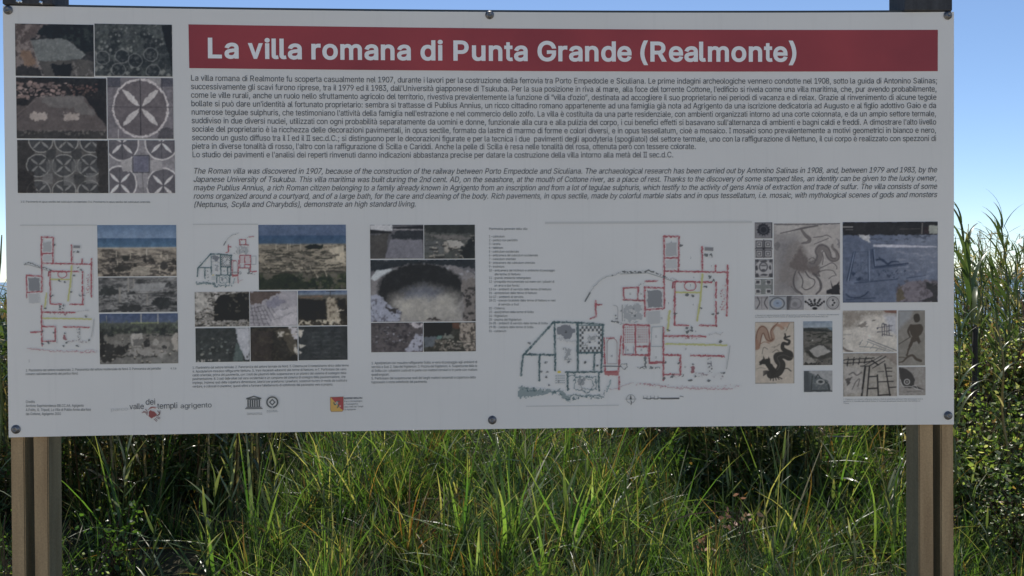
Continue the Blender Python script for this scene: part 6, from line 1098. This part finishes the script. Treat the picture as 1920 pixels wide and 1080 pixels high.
# ------------------------------------------------------------------ vegetation
def ribbons(P, head, lean, L, Wd, droop, K=5, twist=0.0, fold=0.0, r=rng, wprof=None, curl=None):
    """blades from points P (n,3): heading, initial lean from vertical, length, width, droop (extra bend)"""
    n = len(P); t = np.linspace(0, 1, K+1)
    ang = lean[:, None]+droop[:, None]*t[None, :]**1.5          # angle from vertical along the blade
    ds = (L/K)[:, None]
    dx = np.sin(ang)*ds; dz = np.cos(ang)*ds
    h = np.concatenate([np.zeros((n, 1)), np.cumsum(dx[:, :-1], 1)], 1); z = np.concatenate([np.zeros((n, 1)), np.cumsum(dz[:, :-1], 1)], 1)
    hd = head[:, None]+(curl[:, None]*t[None, :] if curl is not None else 0)
    cx, sy = np.cos(hd), np.sin(hd)
    C = np.stack([P[:, 0:1]+h*cx, P[:, 1:2]+h*sy, P[:, 2:3]+z], -1)
    wp = wprof(t) if wprof else np.where(t < .35, .55+.45*t/.35, (1-(t-.35)/.65)**.8)
    tw = r.uniform(-1, 1, n)[:, None]*twist*t[None, :]+r.uniform(-.5, .5, n)[:, None]
    side = np.stack([-sy*np.cos(tw), cx*np.cos(tw), np.sin(tw)*np.ones_like(h)], -1)
    hw = (Wd[:, None]*wp[None, :])[..., None]/2
    A = C-side*hw; B = C+side*hw
    V = np.stack([A, B], 2).reshape(n*(K+1)*2, 3)
    base = (np.arange(n)*(K+1)*2)[:, None]+(np.arange(K)*2)[None, :]
    F = np.stack([base, base+1, base+3, base+2], -1).reshape(-1, 4)
    return V, F, (K+1)*2

def colours(n, pal, wts, r=rng, var=.25):
    pal = np.array(pal); i = r.choice(len(pal), n, p=np.array(wts)/sum(wts))
    return pal[i]*r.uniform(1-var, 1+var, (n, 1))

G_PAL = [(0.042, 0.074, 0.026), (0.066, 0.108, 0.036), (0.105, 0.142, 0.05), (0.27, 0.23, 0.13), (0.15, 0.08, 0.04)]
def grass_field(name, n, xr, yr, Lr, Wr, pal_w, keep=None, seed=1, K=5, droop=(.05, .9), lean=(.02, .95), z0=0.0, dens=28):
    r = np.random.default_rng(seed)
    # clumped: blades gather round tuft centres
    nt_ = max(8, n//dens)
    tx, ty = r.uniform(*xr, nt_), r.uniform(*yr, nt_)
    if keep is not None:
        k = r.uniform(0, 1, nt_) < keep(tx, ty); tx, ty = tx[k], ty[k]
    nt_ = len(tx); tl = r.uniform(.5, 1.3, nt_); tc = r.normal(0, 1, nt_)
    i = r.integers(0, nt_, n)
    hd = r.uniform(0, 2*math.pi, n); rad = np.abs(r.normal(0, .035 if dens < 40 else .055, n))
    x = tx[i]+rad*np.cos(hd); y = ty[i]+rad*np.sin(hd)
    P = np.stack([x, y, gz(x, y)-.01+z0], 1)
    L = r.uniform(*Lr, n)*tl[i]; W = r.uniform(*Wr, n)
    V, F, m_ = ribbons(P, hd, r.uniform(*lean, n), L, W, r.uniform(*droop, n), K, 1.2, r=r, curl=r.normal(0, .4, n))
    c = colours(n, G_PAL, pal_w, r)*(1+.16*tc[i])[:, None]
    return np_mesh(name, V, F, np.repeat(np.clip(c, .01, .5), m_, 0), smooth=True)

# height of the cane thicket behind the board: kept low mid to let sun in, tall aside for shade
# one continuous turf, one object
me1 = grass_field('grass', 38000, (-3.4, 4.2), (0.75, 3.3), (.12, .42), (.003, .011), (6, 5, 2.2, 1.6, .9), seed=3, dens=60, keep=lambda x, y: np.where(x < -1.25, .3, 1))
me2 = grass_field('g2', 2300, (-2.3, 2.6), (1.4, 3.2), (.35, .85), (.006, .015), (3, 5, 3, 1.5, .9), seed=4, K=6, droop=(.1, 1.2), lean=(.1, 1.35), dens=14, keep=lambda x, y: np.where((x > -1.2) & (x < 3.2), 1, .35))
me3 = grass_field('g3', 7000, (-4, 5), (-.8, .75), (.06, .2), (.003, .006), (4, 4, 3, 3, .4), seed=5, K=3)
me4 = grass_field('g4', 12000, (-8, 11), (3.3, 9), (.3, .8), (.008, .018), (5, 5, 3, 1.5, .6), seed=6, K=4)
def join_np(name, meshes):
    Vs, Fs, Cs, b = [], [], [], 0
    for me in meshes:
        n = len(me.vertices); v = np.empty(n*3, np.float32); me.vertices.foreach_get('co', v)
        l = np.empty(len(me.loops), np.int32); me.loops.foreach_get('vertex_index', l)
        c = np.empty(n*4, np.float32); me.color_attributes['Col'].data.foreach_get('color', c)
        Vs.append(v.reshape(-1, 3)); Fs.append(l.reshape(-1, 4)+b); Cs.append(c.reshape(-1, 4)[:, :3]); b += n
        bpy.data.meshes.remove(me)
    return np_mesh(name, np.concatenate(Vs), np.concatenate(Fs), np.concatenate(Cs), smooth=True)
o = link('grass', join_np('grass', [me1, me2, me3, me4]), None, M_GRASS); tag(o, 'long tangled green grass growing behind and below the information panel', 'grass', kind='stuff')

REEDW = lambda t: np.where(t < .25, .5+.5*t/.25, (1-(t-.25)/.75)**.75)
R_PAL = [(0.05, 0.08, 0.03), (0.07, 0.105, 0.04), (0.11, 0.13, 0.05), (0.36, 0.31, 0.19), (0.21, 0.13, 0.075)]
def thicket(name, n, xr, yr, top, seed, pal_w, Lr=(.09, .30), Wr=(.010, .028)):
    r = np.random.default_rng(seed)
    x = r.uniform(*xr, n*2); y = r.uniform(*yr, n*2); T = top(x, y)
    k = r.uniform(0, 2.2, n*2) < T; x, y, T = x[k][:n], y[k][:n], T[k][:n]; n = len(x)
    z = gz(x, y)+r.uniform(0, 1, n)**.9*T
    hd = r.uniform(0, 2*math.pi, n); hd = np.where(r.uniform(0, 1, n) < .35, math.pi+r.normal(0, .5, n), hd)
    V, F, m_ = ribbons(np.stack([x, y, z], 1), hd, r.uniform(.15, 1.75, n), r.uniform(*Lr, n), r.uniform(*Wr, n), r.uniform(-.3, 1.5, n), 4, 1.4, r=r, wprof=REEDW)
    c = colours(n, R_PAL, pal_w, r)
    me = np_mesh(name, V, F, np.repeat(c, m_, 0), smooth=True)
    # canes
    ns = n//16; xs, ys = x[:ns], y[:ns]; Ts = T[:ns]
    V, F, m_ = ribbons(np.stack([xs, ys, gz(xs, ys)], 1), r.uniform(0, 6.3, ns), r.uniform(0, .14, ns), Ts*r.uniform(.8, 1.1, ns), r.uniform(.012, .02, ns), r.uniform(0, .2, ns), 4, .2, r=r, wprof=lambda t: 1-.6*t)
    c = colours(ns, [(0.12, 0.12, 0.05), (0.28, 0.22, 0.12), (0.09, 0.055, 0.03)], (3, 2, 2), r)
    return [me, np_mesh(name, V, F, np.repeat(c, m_, 0))]
def top_h(x, y):
    h = np.full_like(x, 1.55)
    h = np.where(x > 2.9, np.where(y > 3.8, 1.62, 1.05)+.12*np.sin(x*3), h)       # right of the board
    h = np.where((x > -1.25) & (x < 1.2), .5+.2*np.sin(x*6+1), h)               # gap kept low out of view so sun reaches the grass
    h = np.where((x > 2.2) & (x <= 2.9), .55, h)
    return h*(.85+.15*np.sin(x*5+y*3))
tk = thicket('reed_thicket', 34000, (-5.5, 7.5), (3.2, 5.6), top_h, 21, (4, 5, 4, 3.2, 1.8))
tk += thicket('t3', 5200, (2.95, 4.9), (2.7, 3.3), lambda x, y: .85+.12*np.sin(x*7), 23, (4, 4, 3, 2.6, 2.2))
tk += thicket('t4', 2600, (1.3, 2.15), (2.35, 3.2), lambda x, y: 0*x+.75, 24, (6, 4, 2, .6, .3))  # dense clump added to shade the grass right of centre
tk += thicket('t2', 5200, (-4.2, -1.35), (2.2, 3.2), lambda x, y: np.full_like(x, 1.2), 22, (6, 4, 1, .5, 1))
tk += thicket('t5', 5200, (2.6, 4.0), (1.5, 2.7), lambda x, y: .15+.36*(y-1.5), 25, (4, 5, 4, 2.4, 1.0), (.04, .13), (.008, .02))
o = link('reed_thicket', join_np('reed_thicket', tk), None, M_REED); tag(o, 'dense thicket of green and dry reeds closing off the view behind the panel', 'reeds', kind='stuff')

# --- single reeds: cane with nodes and alternate arching leaves
def lenses(L, W, droop, lean, n=1, seed=0, K=7, fold=.25, curl=0.0):
    """one arching leaf as a folded blade, rooted at the origin and pointing along +x"""
    t = np.linspace(0, 1, K+1); ang = lean+droop*t**1.4; ds = L/K
    x = np.concatenate([[0], np.cumsum(np.sin(ang[:-1])*ds)]); z = np.concatenate([[0], np.cumsum(np.cos(ang[:-1])*ds)])
    w_ = W/2*REEDW(t); w_[0] = W*.16; y0 = curl*t**2*L
    V = []
    for k in range(K+1): V += [(x[k], y0[k]-w_[k], z[k]+w_[k]*fold), (x[k], y0[k], z[k]), (x[k], y0[k]+w_[k], z[k]+w_[k]*fold)]
    F = []
    for k in range(K): F += [(3*k, 3*k+1, 3*k+4, 3*k+3), (3*k+1, 3*k+2, 3*k+5, 3*k+4)]
    return V, F
def leaf_mesh(name, L, W, droop, lean, col, curl=0.0, K=7):
    V, F = lenses(L, W, droop, lean, K=K, curl=curl); V = np.array(V)
    c = np.tile(np.array(col), (len(V), 1)); c[-6:] = c[-6:]*.5+np.array((.3, .24, .13))*.5
    return np_mesh(name, V, F, c, smooth=True)
leafs = []
for k in range(12):
    L = .30+.20*random.random(); W = .024+.016*random.random()
    col = R_PAL[(0, 1, 1, 2, 1, 0, 2, 1, 0, 1, 2, 3)[k]]
    me = leaf_mesh('leaf', L, W, .5+1.0*random.random(), .35+.35*random.random(), col, random.uniform(-.15, .15)); me.materials.append(M_REED); leafs.append(me)
def tube(path, rad, N=7, col=None):
    V, F = [], []
    P = [Vector(p) for p in path]
    for i, p in enumerate(P):
        d = (P[min(i+1, len(P)-1)]-P[max(i-1, 0)]).normalized(); a_ = d.orthogonal().normalized(); b_ = d.cross(a_)
        for k in range(N):
            t = math.tau*k/N; V.append(tuple(p+(a_*math.cos(t)+b_*math.sin(t))*rad[i]))
    for i in range(len(P)-1):
        for k in range(N): F.append((i*N+k, i*N+(k+1) % N, (i+1)*N+(k+1) % N, (i+1)*N+k))
    return V, F
def reed(px, py_tip, Y, label, lean=.0, dry=False, seed=0, dens=1.0, wind=math.pi):
    r = random.Random(seed)
    tip = at(px, py_tip, Y); zb = float(gz(tip.x, Y)); H = tip.z-zb
    bx = tip.x-lean*H; root = empty('giant_reed', (bx, Y, zb-.02))
    tag(root, label, 'reed', 'tall reeds beside the panel')
    n = 14; path = [(lean*H*(k/n)**1.6, .02*math.sin(k), (H-.10)*k/n) for k in range(n+1)]; rad = [.0095*(1-.75*k/n)+.0016*(k % 2) for k in range(n+1)]
    V, F = tube(path, rad)
    c = (.27, .22, .11) if dry else (.11, .14, .045)
    me = np_mesh('stalk', V, F, np.tile(c, (len(V), 1)), smooth=True); link('stalk', me, root, M_REED)
    m_ = int(16*dens); side = r.random()*6
    for k in range(m_):
        f = (.42+.58*k/(m_-1)) if px > 100 else (.16+.84*k/(m_-1)); zz = (H-.10)*f; xx = lean*H*f**1.6
        me = leafs[11 if dry else r.randrange(11)]
        o = bpy.data.objects.new('leaf', me); COL.objects.link(o); o.parent = root
        az = side+(k % 2)*math.pi+r.uniform(-.4, .4)
        if r.random() < .55: az = wind+r.uniform(-.55, .55)          # the wind bends most leaves one way
        s = (1.45 if (seed < 3 and f > .62) else 1.0)*(.55 if dry else 1.0)*(.5+.3*math.sin(math.pi*min(1, f*1.02)))*r.uniform(.7, 1.15)
        o.location = (xx, 0, zz); o.rotation_euler = (0, -.35*max(0, f-.7)*3, az); o.scale = (s, s, s)
    # furled top leaf
    o = bpy.data.objects.new('leaf', leafs[2]); COL.objects.link(o); o.parent = root
    o.location = (lean*H, 0, H-.16); o.rotation_euler = (0, -.5, wind+.4); o.scale = (.6, .6, .7)
    return root

RDS = [
 (1803, 372, 2.3, 'tall reed close to the right edge of the panel, its top leaning left', -.07, 0, 1),
 (1880, 377, 2.7, 'tallest reed right of the panel, its leaves blown left against the sky', -.03, 0, 2),
 (1842, 448, 2.6, 'shorter green reed between the two tallest reeds', .02, 0, 3),
 (1908, 446, 2.9, 'reed at the right edge of the photo with upright tip', .02, 0, 4),
 (1862, 470, 2.2, 'bushy reed in front of the tallest reed', -.02, 0, 5),
 (1815, 440, 3.0, 'thin reed behind the reed nearest the panel', .03, 0, 6),
 (1895, 480, 2.4, 'green reed below the sea horizon at the right', .04, 0, 7),
 (1800, 560, 1.8, 'short reed tucked against the right edge of the panel', .03, 0, 10),
 (1870, 545, 1.9, 'straw coloured dry reed among the green ones', -.05, 1, 11),
 (-2, 392, 1.3, 'green reed peeping out at the left edge of the panel', .01, 0, 14),
 (-14, 500, 1.7, 'low reed at the left edge of the photo', .01, 0, 15),
]
for (px, py, Y_, lb, ln, dr, sd_) in RDS: reed(px, py, Y_, lb, ln, bool(dr), sd_)

# wooden stake in the reeds
p = at(1826, 598, 2.3)
bmV, bmF = tube([(0, 0, -.2), (0.006, 0, .3), (.002, 0, p.z-.6), (.008, .0, p.z-.05), (.006, .0, p.z-.04)], [.016, .016, .0155, .015, .006], 9)
me = np_mesh('wooden_stake', bmV, bmF, smooth=True)
M_STAKE, nt, b = mat('dark old wood', rough=0.9); noise_mix(nt, b, (.018, .014, .011), (.05, .04, .03), (20, 20, 2), 4, 8, bump=.5)
o = link('wooden_stake', me, None, M_STAKE); o.location = (p.x, 2.3, 0); tag(o, 'thin dark wooden stake standing upright among the reeds on the right', 'stake')

# --- grass tussocks with large blades one can pick out
def tussock(px, py, Y, n, Ls, Ws, label, cols, seed, group='grass tussocks under the panel', heads=None, name='grass_tussock', lean=(.05, 1.15), droop=(.0, .7), lift=None):
    r = random.Random(seed); p = at(px, py, Y)
    g = float(gz(p.x, Y)); z = g-.01 if lift is None else lift
    root = empty(name, (p.x, Y, z)); tag(root, label, 'grass tussock', group)
    H = max(.15, p.z-z)
    for k in range(n):
        L = H*r.uniform(*Ls); W = r.uniform(*Ws); c = np.array(cols[r.randrange(len(cols))])*r.uniform(.8, 1.25)
        me = leaf_mesh('blade', L, W, r.uniform(*droop), r.uniform(*lean), c, r.uniform(-.12, .12), K=6)
        o = link('blade', me, root, M_GRASS); o.rotation_euler = (0, 0, heads[k % len(heads)]+r.uniform(-.3, .3) if heads else r.uniform(0, math.tau))
        o.location = (r.uniform(-.02, .02), r.uniform(-.02, .02), 0)
    return root
GC = [(.06, .12, .035), (.08, .145, .04), (.042, .09, .03), (.115, .17, .055), (.22, .26, .14)]
TS = [
 (230, 815, 1.9, 15, 'pointed grass tuft left under the panel near the posts', GC),
 (470, 822, 1.9, 18, 'bright sunlit tuft below the temple logo', GC),
 (395, 960, 1.5, 13, 'small tuft with pale bent blades in the dark hollow', GC),
 (640, 830, 2.2, 16, 'tuft under the panel just left of the reddish dead grass', GC),
 (860, 830, 1.8, 18, 'broad bladed tuft left of the middle bolt', GC),
 (945, 815, 1.7, 16, 'tuft with one long pale blade under the middle bolt', GC),
 (1065, 845, 1.7, 16, 'tuft with upright blades right of the middle bolt', GC),
 (1110, 850, 2.0, 14, 'tall tuft below the compass rose', GC),
 (900, 950, 1.3, 16, 'low fresh green tuft at the bottom centre', GC),
 (1020, 960, 1.3, 16, 'low green tuft right of the bottom centre', GC),
 (820, 1000, 1.2, 14, 'short tuft at the bottom edge left of centre', GC),
 (1250, 840, 1.8, 12, 'thin tuft at the left edge of the right hand shade', GC),
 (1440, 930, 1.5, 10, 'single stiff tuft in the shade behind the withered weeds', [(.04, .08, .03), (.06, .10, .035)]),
 (1490, 820, 1.7, 9, 'tall flowering tuft reaching the panel left of the right posts', [(.06, .10, .03), (.09, .13, .05)]),
 (1560, 820, 2.2, 15, 'sunlit tuft beside the right pair of posts', GC),
 (1640, 850, 2.1, 16, 'yellow green tuft next to the right pair of posts', GC),
 (1830, 960, 1.6, 20, 'bright tuft on the ground right of the posts', GC),
 (1880, 1010, 1.5, 16, 'low tuft in the bottom right corner', GC),
 (330, 1020, 1.3, 12, 'dim tuft at the bottom edge near the left posts', [(.04, .08, .025)]),
 (650, 1010, 1.3, 12, 'dry greenish tuft at the bottom edge', [(.09, .11, .04), (.2, .17, .08)]),
]
for k, (px, py, Y_, n_, lb, cc) in enumerate(TS):
    tussock(px, py, Y_, max(8, int(n_*.85)), (.6, 1.45), (.010, .026), lb, cc, 100+k)
tussock(765, 880, 1.75, 22, (.6, 1.2), (.006, .014), 'reddish brown dead grass tuft under the panel left of centre', [(.17, .065, .03), (.22, .10, .045), (.28, .17, .09)], 150, None, name='dead_grass', lean=(.1, .9))
tussock(1900, 770, 2.1, 20, (.5, 1.1), (.008, .016), 'straw coloured dry grass in the reeds at the right edge', [(.32, .24, .12), (.24, .15, .07)], 151, None, name='dead_grass', lean=(.1, 1.0))

# --- young cane shoots: a short stem with stiff pointed leaves standing out like a fan
def shoot(px, py, Y, label, seed, cols, L0=.15, stem=.3, tilt=0.0):
    r = random.Random(seed); p = at(px, py, Y)
    zt = p.z; zb = max(float(gz(p.x, Y))-.02, zt-stem-.25); H = zt-zb
    root = empty('cane_shoot', (p.x-math.sin(tilt)*H, Y, zb)); tag(root, label, 'cane shoot', 'young cane shoots under the panel')
    pts = [(math.sin(tilt)*H*f, .01*math.sin(3*f), H*f) for f in np.linspace(0, 1, 6)]
    V, F = tube(pts, [.0045, .0042, .004, .0035, .003, .0018], 5)
    link('stalk', np_mesh('stalk', V, F, np.tile((.09, .12, .04), (len(V), 1)), smooth=True), root, M_REED)
    n = r.randint(8, 12)
    for k in range(n):
        f = .35+.65*k/(n-1); L = L0*r.uniform(.7, 1.3)
        c = np.array(cols[r.randrange(len(cols))])*r.uniform(.85, 1.2)
        me = leaf_mesh('leaf', L, L*r.uniform(.06, .11), r.uniform(0, .35), r.uniform(.45, 1.25)*(1.25-.75*f), c, r.uniform(-.08, .08), K=5)
        o = link('leaf', me, root, M_REED); o.location = (math.sin(tilt)*H*f, 0, H*f); o.rotation_euler = (0, 0, k*2.4+r.uniform(-.5, .5))
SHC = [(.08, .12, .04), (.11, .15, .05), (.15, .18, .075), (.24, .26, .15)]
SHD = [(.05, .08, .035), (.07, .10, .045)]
SH = [(238, 850, 1.8, 'spiky shoot just below the panel above the round leaved weed', 0), (385, 968, 1.35, 'pale spiky shoot low in the dark hollow', 0), (430, 850, 1.9, 'bright shoot below the panel under the temple logo', 0),
 (405, 900, 1.6, 'thin shoot with crossing leaves right of the dark hollow', 0), (520, 860, 1.9, 'shoot under the panel between the temple and shield logos', 0), (290, 985, 1.2, 'dull shoot near the bottom left of the grass', 1),
 (600, 905, 1.7, 'leaning shoot left of the reddish dead grass', 1), (700, 980, 1.3, 'shoot at the bottom edge left of centre', 0), (838, 850, 1.8, 'upright shoot left of the middle bolt', 0), (935, 930, 1.4, 'fanned shoot below the middle bolt', 0),
 (985, 860, 1.9, 'tall shoot right of the middle bolt', 0), (1060, 920, 1.5, 'wide shoot below the compass rose', 0), (1105, 870, 1.8, 'narrow shoot right of the wide one', 0), (1075, 1000, 1.15, 'low shoot at the bottom edge right of centre', 0),
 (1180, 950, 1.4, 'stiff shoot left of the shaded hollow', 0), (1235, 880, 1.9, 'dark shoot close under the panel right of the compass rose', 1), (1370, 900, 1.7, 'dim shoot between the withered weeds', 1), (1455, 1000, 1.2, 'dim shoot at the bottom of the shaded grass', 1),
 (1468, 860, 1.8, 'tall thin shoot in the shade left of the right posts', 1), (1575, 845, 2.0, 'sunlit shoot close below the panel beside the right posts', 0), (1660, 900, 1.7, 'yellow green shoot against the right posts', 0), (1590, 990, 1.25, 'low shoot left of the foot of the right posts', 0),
 (1822, 905, 1.5, 'bright shoot right of the right posts', 0), (1850, 990, 1.2, 'low spreading shoot in the bottom right corner', 0)]
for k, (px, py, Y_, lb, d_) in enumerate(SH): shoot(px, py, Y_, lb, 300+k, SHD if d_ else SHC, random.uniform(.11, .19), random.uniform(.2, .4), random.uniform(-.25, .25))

# --- leafy shrubs and brambles (leaf clusters on twigs)
def leaf_quads(C, s, r, flat=1.0):
    n = len(C)
    d = r.normal(0, 1, (n, 3)); d[:, 2] *= flat; d /= np.linalg.norm(d, axis=1)[:, None]
    nn_ = r.normal(0, flat, (n, 3))+np.array([0, -.25, 1.0])*(flat < 1); e = np.cross(d, nn_); e /= np.linalg.norm(e, axis=1)[:, None]
    s = s[:, None]
    pts = [C-d*s*.5, C+e*s*.28-d*s*.1, C+e*s*.22+d*s*.25, C+d*s*.55, C-e*s*.22+d*s*.25, C-e*s*.28-d*s*.1]
    V = np.stack(pts, 1); up = np.cross(d, e); V[:, [1, 2, 4, 5]] += (up*s*.08)[:, None, :]
    V = V.reshape(-1, 3); b_ = (np.arange(n)*6)[:, None]
    F = np.concatenate([b_+np.array([[0, 1, 2, 5]]), b_+np.array([[5, 2, 3, 4]])], 0)
    return V, F
def shrub(name, px, py, Y, size, n, ls, label, cols, wts, seed, group=None, cat='shrub', twigs=26, mats=None, flat=1.0):
    r = np.random.default_rng(seed); p = at(px, py, Y); g = float(gz(p.x, Y)); top_ = p.z-g
    root = empty(name, (p.x, Y, g-.02)); tag(root, label, cat, group)
    # twigs fan from the base
    TV, TF, b_ = [], [], 0; cents = []
    for k in range(twigs):
        a_ = r.uniform(0, math.tau); R_ = size*r.uniform(.2, 1); hh = top_*r.uniform(.45, 1.02)
        pts = [(R_*math.cos(a_)*f**1.4+r.normal(0, .01), R_*math.sin(a_)*f**1.4*.7+r.normal(0, .01), hh*f*(1.06-.06*f)) for f in np.linspace(0, 1, 7)]
        V, F = tube(pts, list(np.linspace(.006, .0018, 7)), 4); TV += V; TF += [tuple(i+b_ for i in f) for f in F]; b_ += len(V)
        m_ = n//twigs; f = r.uniform(.25, 1.0, m_)
        P = np.array(pts); xi = f*6; i0 = np.minimum(xi.astype(int), 5); cents.append(P[i0]+(P[i0+1]-P[i0])*(xi-i0)[:, None]+r.normal(0, .035, (m_, 3)))
    me = np_mesh('twigs', TV, TF, np.tile((.10, .07, .045), (len(TV), 1))); link('stem', me, root, M_DRY)
    C = np.concatenate(cents); V, F = leaf_quads(C, r.uniform(*ls, len(C)), r, flat)
    c = colours(len(C), cols, wts, r, .3)
    link('foliage', np_mesh('foliage', V, F, np.repeat(c, 6, 0)), root, mats or M_SHRUB)
    return root
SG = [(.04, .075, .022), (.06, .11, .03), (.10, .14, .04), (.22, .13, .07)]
shrub('broadleaf_weed', 215, 880, 1.5, .18, 260, (.018, .04), 'round leaved weed in the dark hollow right of the left posts', SG, (4, 4, 2, .2), 201, 'leafy weeds under the panel', 'weed', 14)
shrub('broadleaf_weed', 140, 1000, 1.2, .2, 420, (.008, .02), 'low weed with tiny pale leaves at the foot of the left posts', SG+[(.4, .4, .34)], (4, 3, 2, .1, .9), 202, 'leafy weeds under the panel', 'weed', 18)
shrub('broadleaf_weed', 1, 930, .9, .16, 420, (.01, .02), 'small leaved weed at the left edge below the panel corner', SG+[(.4, .4, .34)], (4, 3, 2, .1, .6), 203, 'leafy weeds under the panel', 'weed', 16)
SL = [(.08, .12, .04), (.13, .18, .06), (.22, .25, .11), (.48, .43, .28), (.26, .15, .08)]  # cream tone paints in sun highlights on the leaves
BR = 'brambles right of the panel'
shrub('bramble_bush', 1850, 800, 1.9, .42, 2600, (.020, .046), 'glossy leaved bramble just right of the right posts', SL, (3, 4, 4, 1.2, .2), 204, BR, 'bramble', 60, None, .8)
shrub('bramble_bush', 1935, 730, 2.1, .5, 2800, (.020, .046), 'taller bramble reaching out of the photo at the right', SL, (3, 4, 4, 1.2, .3), 205, BR, 'bramble', 64, None, .8)
shrub('bramble_bush', 1905, 890, 1.5, .26, 1300, (.012, .028), 'low dark bramble above the bright grass at the right', SL, (5, 3, 1, .6, .9), 206, BR, 'bramble', 34, None, .6)
shrub('bramble_bush', 1812, 715, 2.1, .34, 2200, (.020, .044), 'bramble climbing beside the edge of the panel below the stake', SL, (3, 4, 4, 1.6, .6), 213, BR, 'bramble', 56, None, .8)
shrub('bramble_bush', 1860, 575, 2.75, .42, 3000, (.020, .046), 'high bramble tangled in the reeds behind the stake', SL, (1.5, 3, 4, 3, 1.8), 214, BR, 'bramble', 66, None, .8)
shrub('bramble_bush', 1930, 600, 2.6, .42, 2600, (.020, .046), 'brown flecked bramble at the right edge under the reeds', SL, (1.5, 3, 4, 3, 1.8), 215, BR, 'bramble', 60, None, .8)
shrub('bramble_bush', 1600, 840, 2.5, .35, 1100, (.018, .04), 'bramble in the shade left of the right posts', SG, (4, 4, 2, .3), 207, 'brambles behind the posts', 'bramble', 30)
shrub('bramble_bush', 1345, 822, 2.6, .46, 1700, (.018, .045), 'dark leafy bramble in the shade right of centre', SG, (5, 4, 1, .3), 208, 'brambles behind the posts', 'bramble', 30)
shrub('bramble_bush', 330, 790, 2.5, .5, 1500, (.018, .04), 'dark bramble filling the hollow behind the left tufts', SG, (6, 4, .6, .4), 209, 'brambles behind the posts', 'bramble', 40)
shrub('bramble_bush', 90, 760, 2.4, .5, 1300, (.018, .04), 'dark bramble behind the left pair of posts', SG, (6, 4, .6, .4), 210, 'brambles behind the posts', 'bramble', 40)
shrub('dead_weed', 1325, 965, 1.5, .07, 46, (.02, .045), 'withered weed with pinkish brown curled leaves', [(.36, .20, .14), (.28, .15, .10)], (1, 1), 211, 'withered weeds under the panel', 'weed', 7, M_DRY)
shrub('dead_weed', 1395, 915, 1.6, .07, 40, (.02, .042), 'smaller withered weed right of the pinkish one', [(.36, .20, .14), (.30, .2, .13)], (1, 1), 212, 'withered weeds under the panel', 'weed', 6, M_DRY)
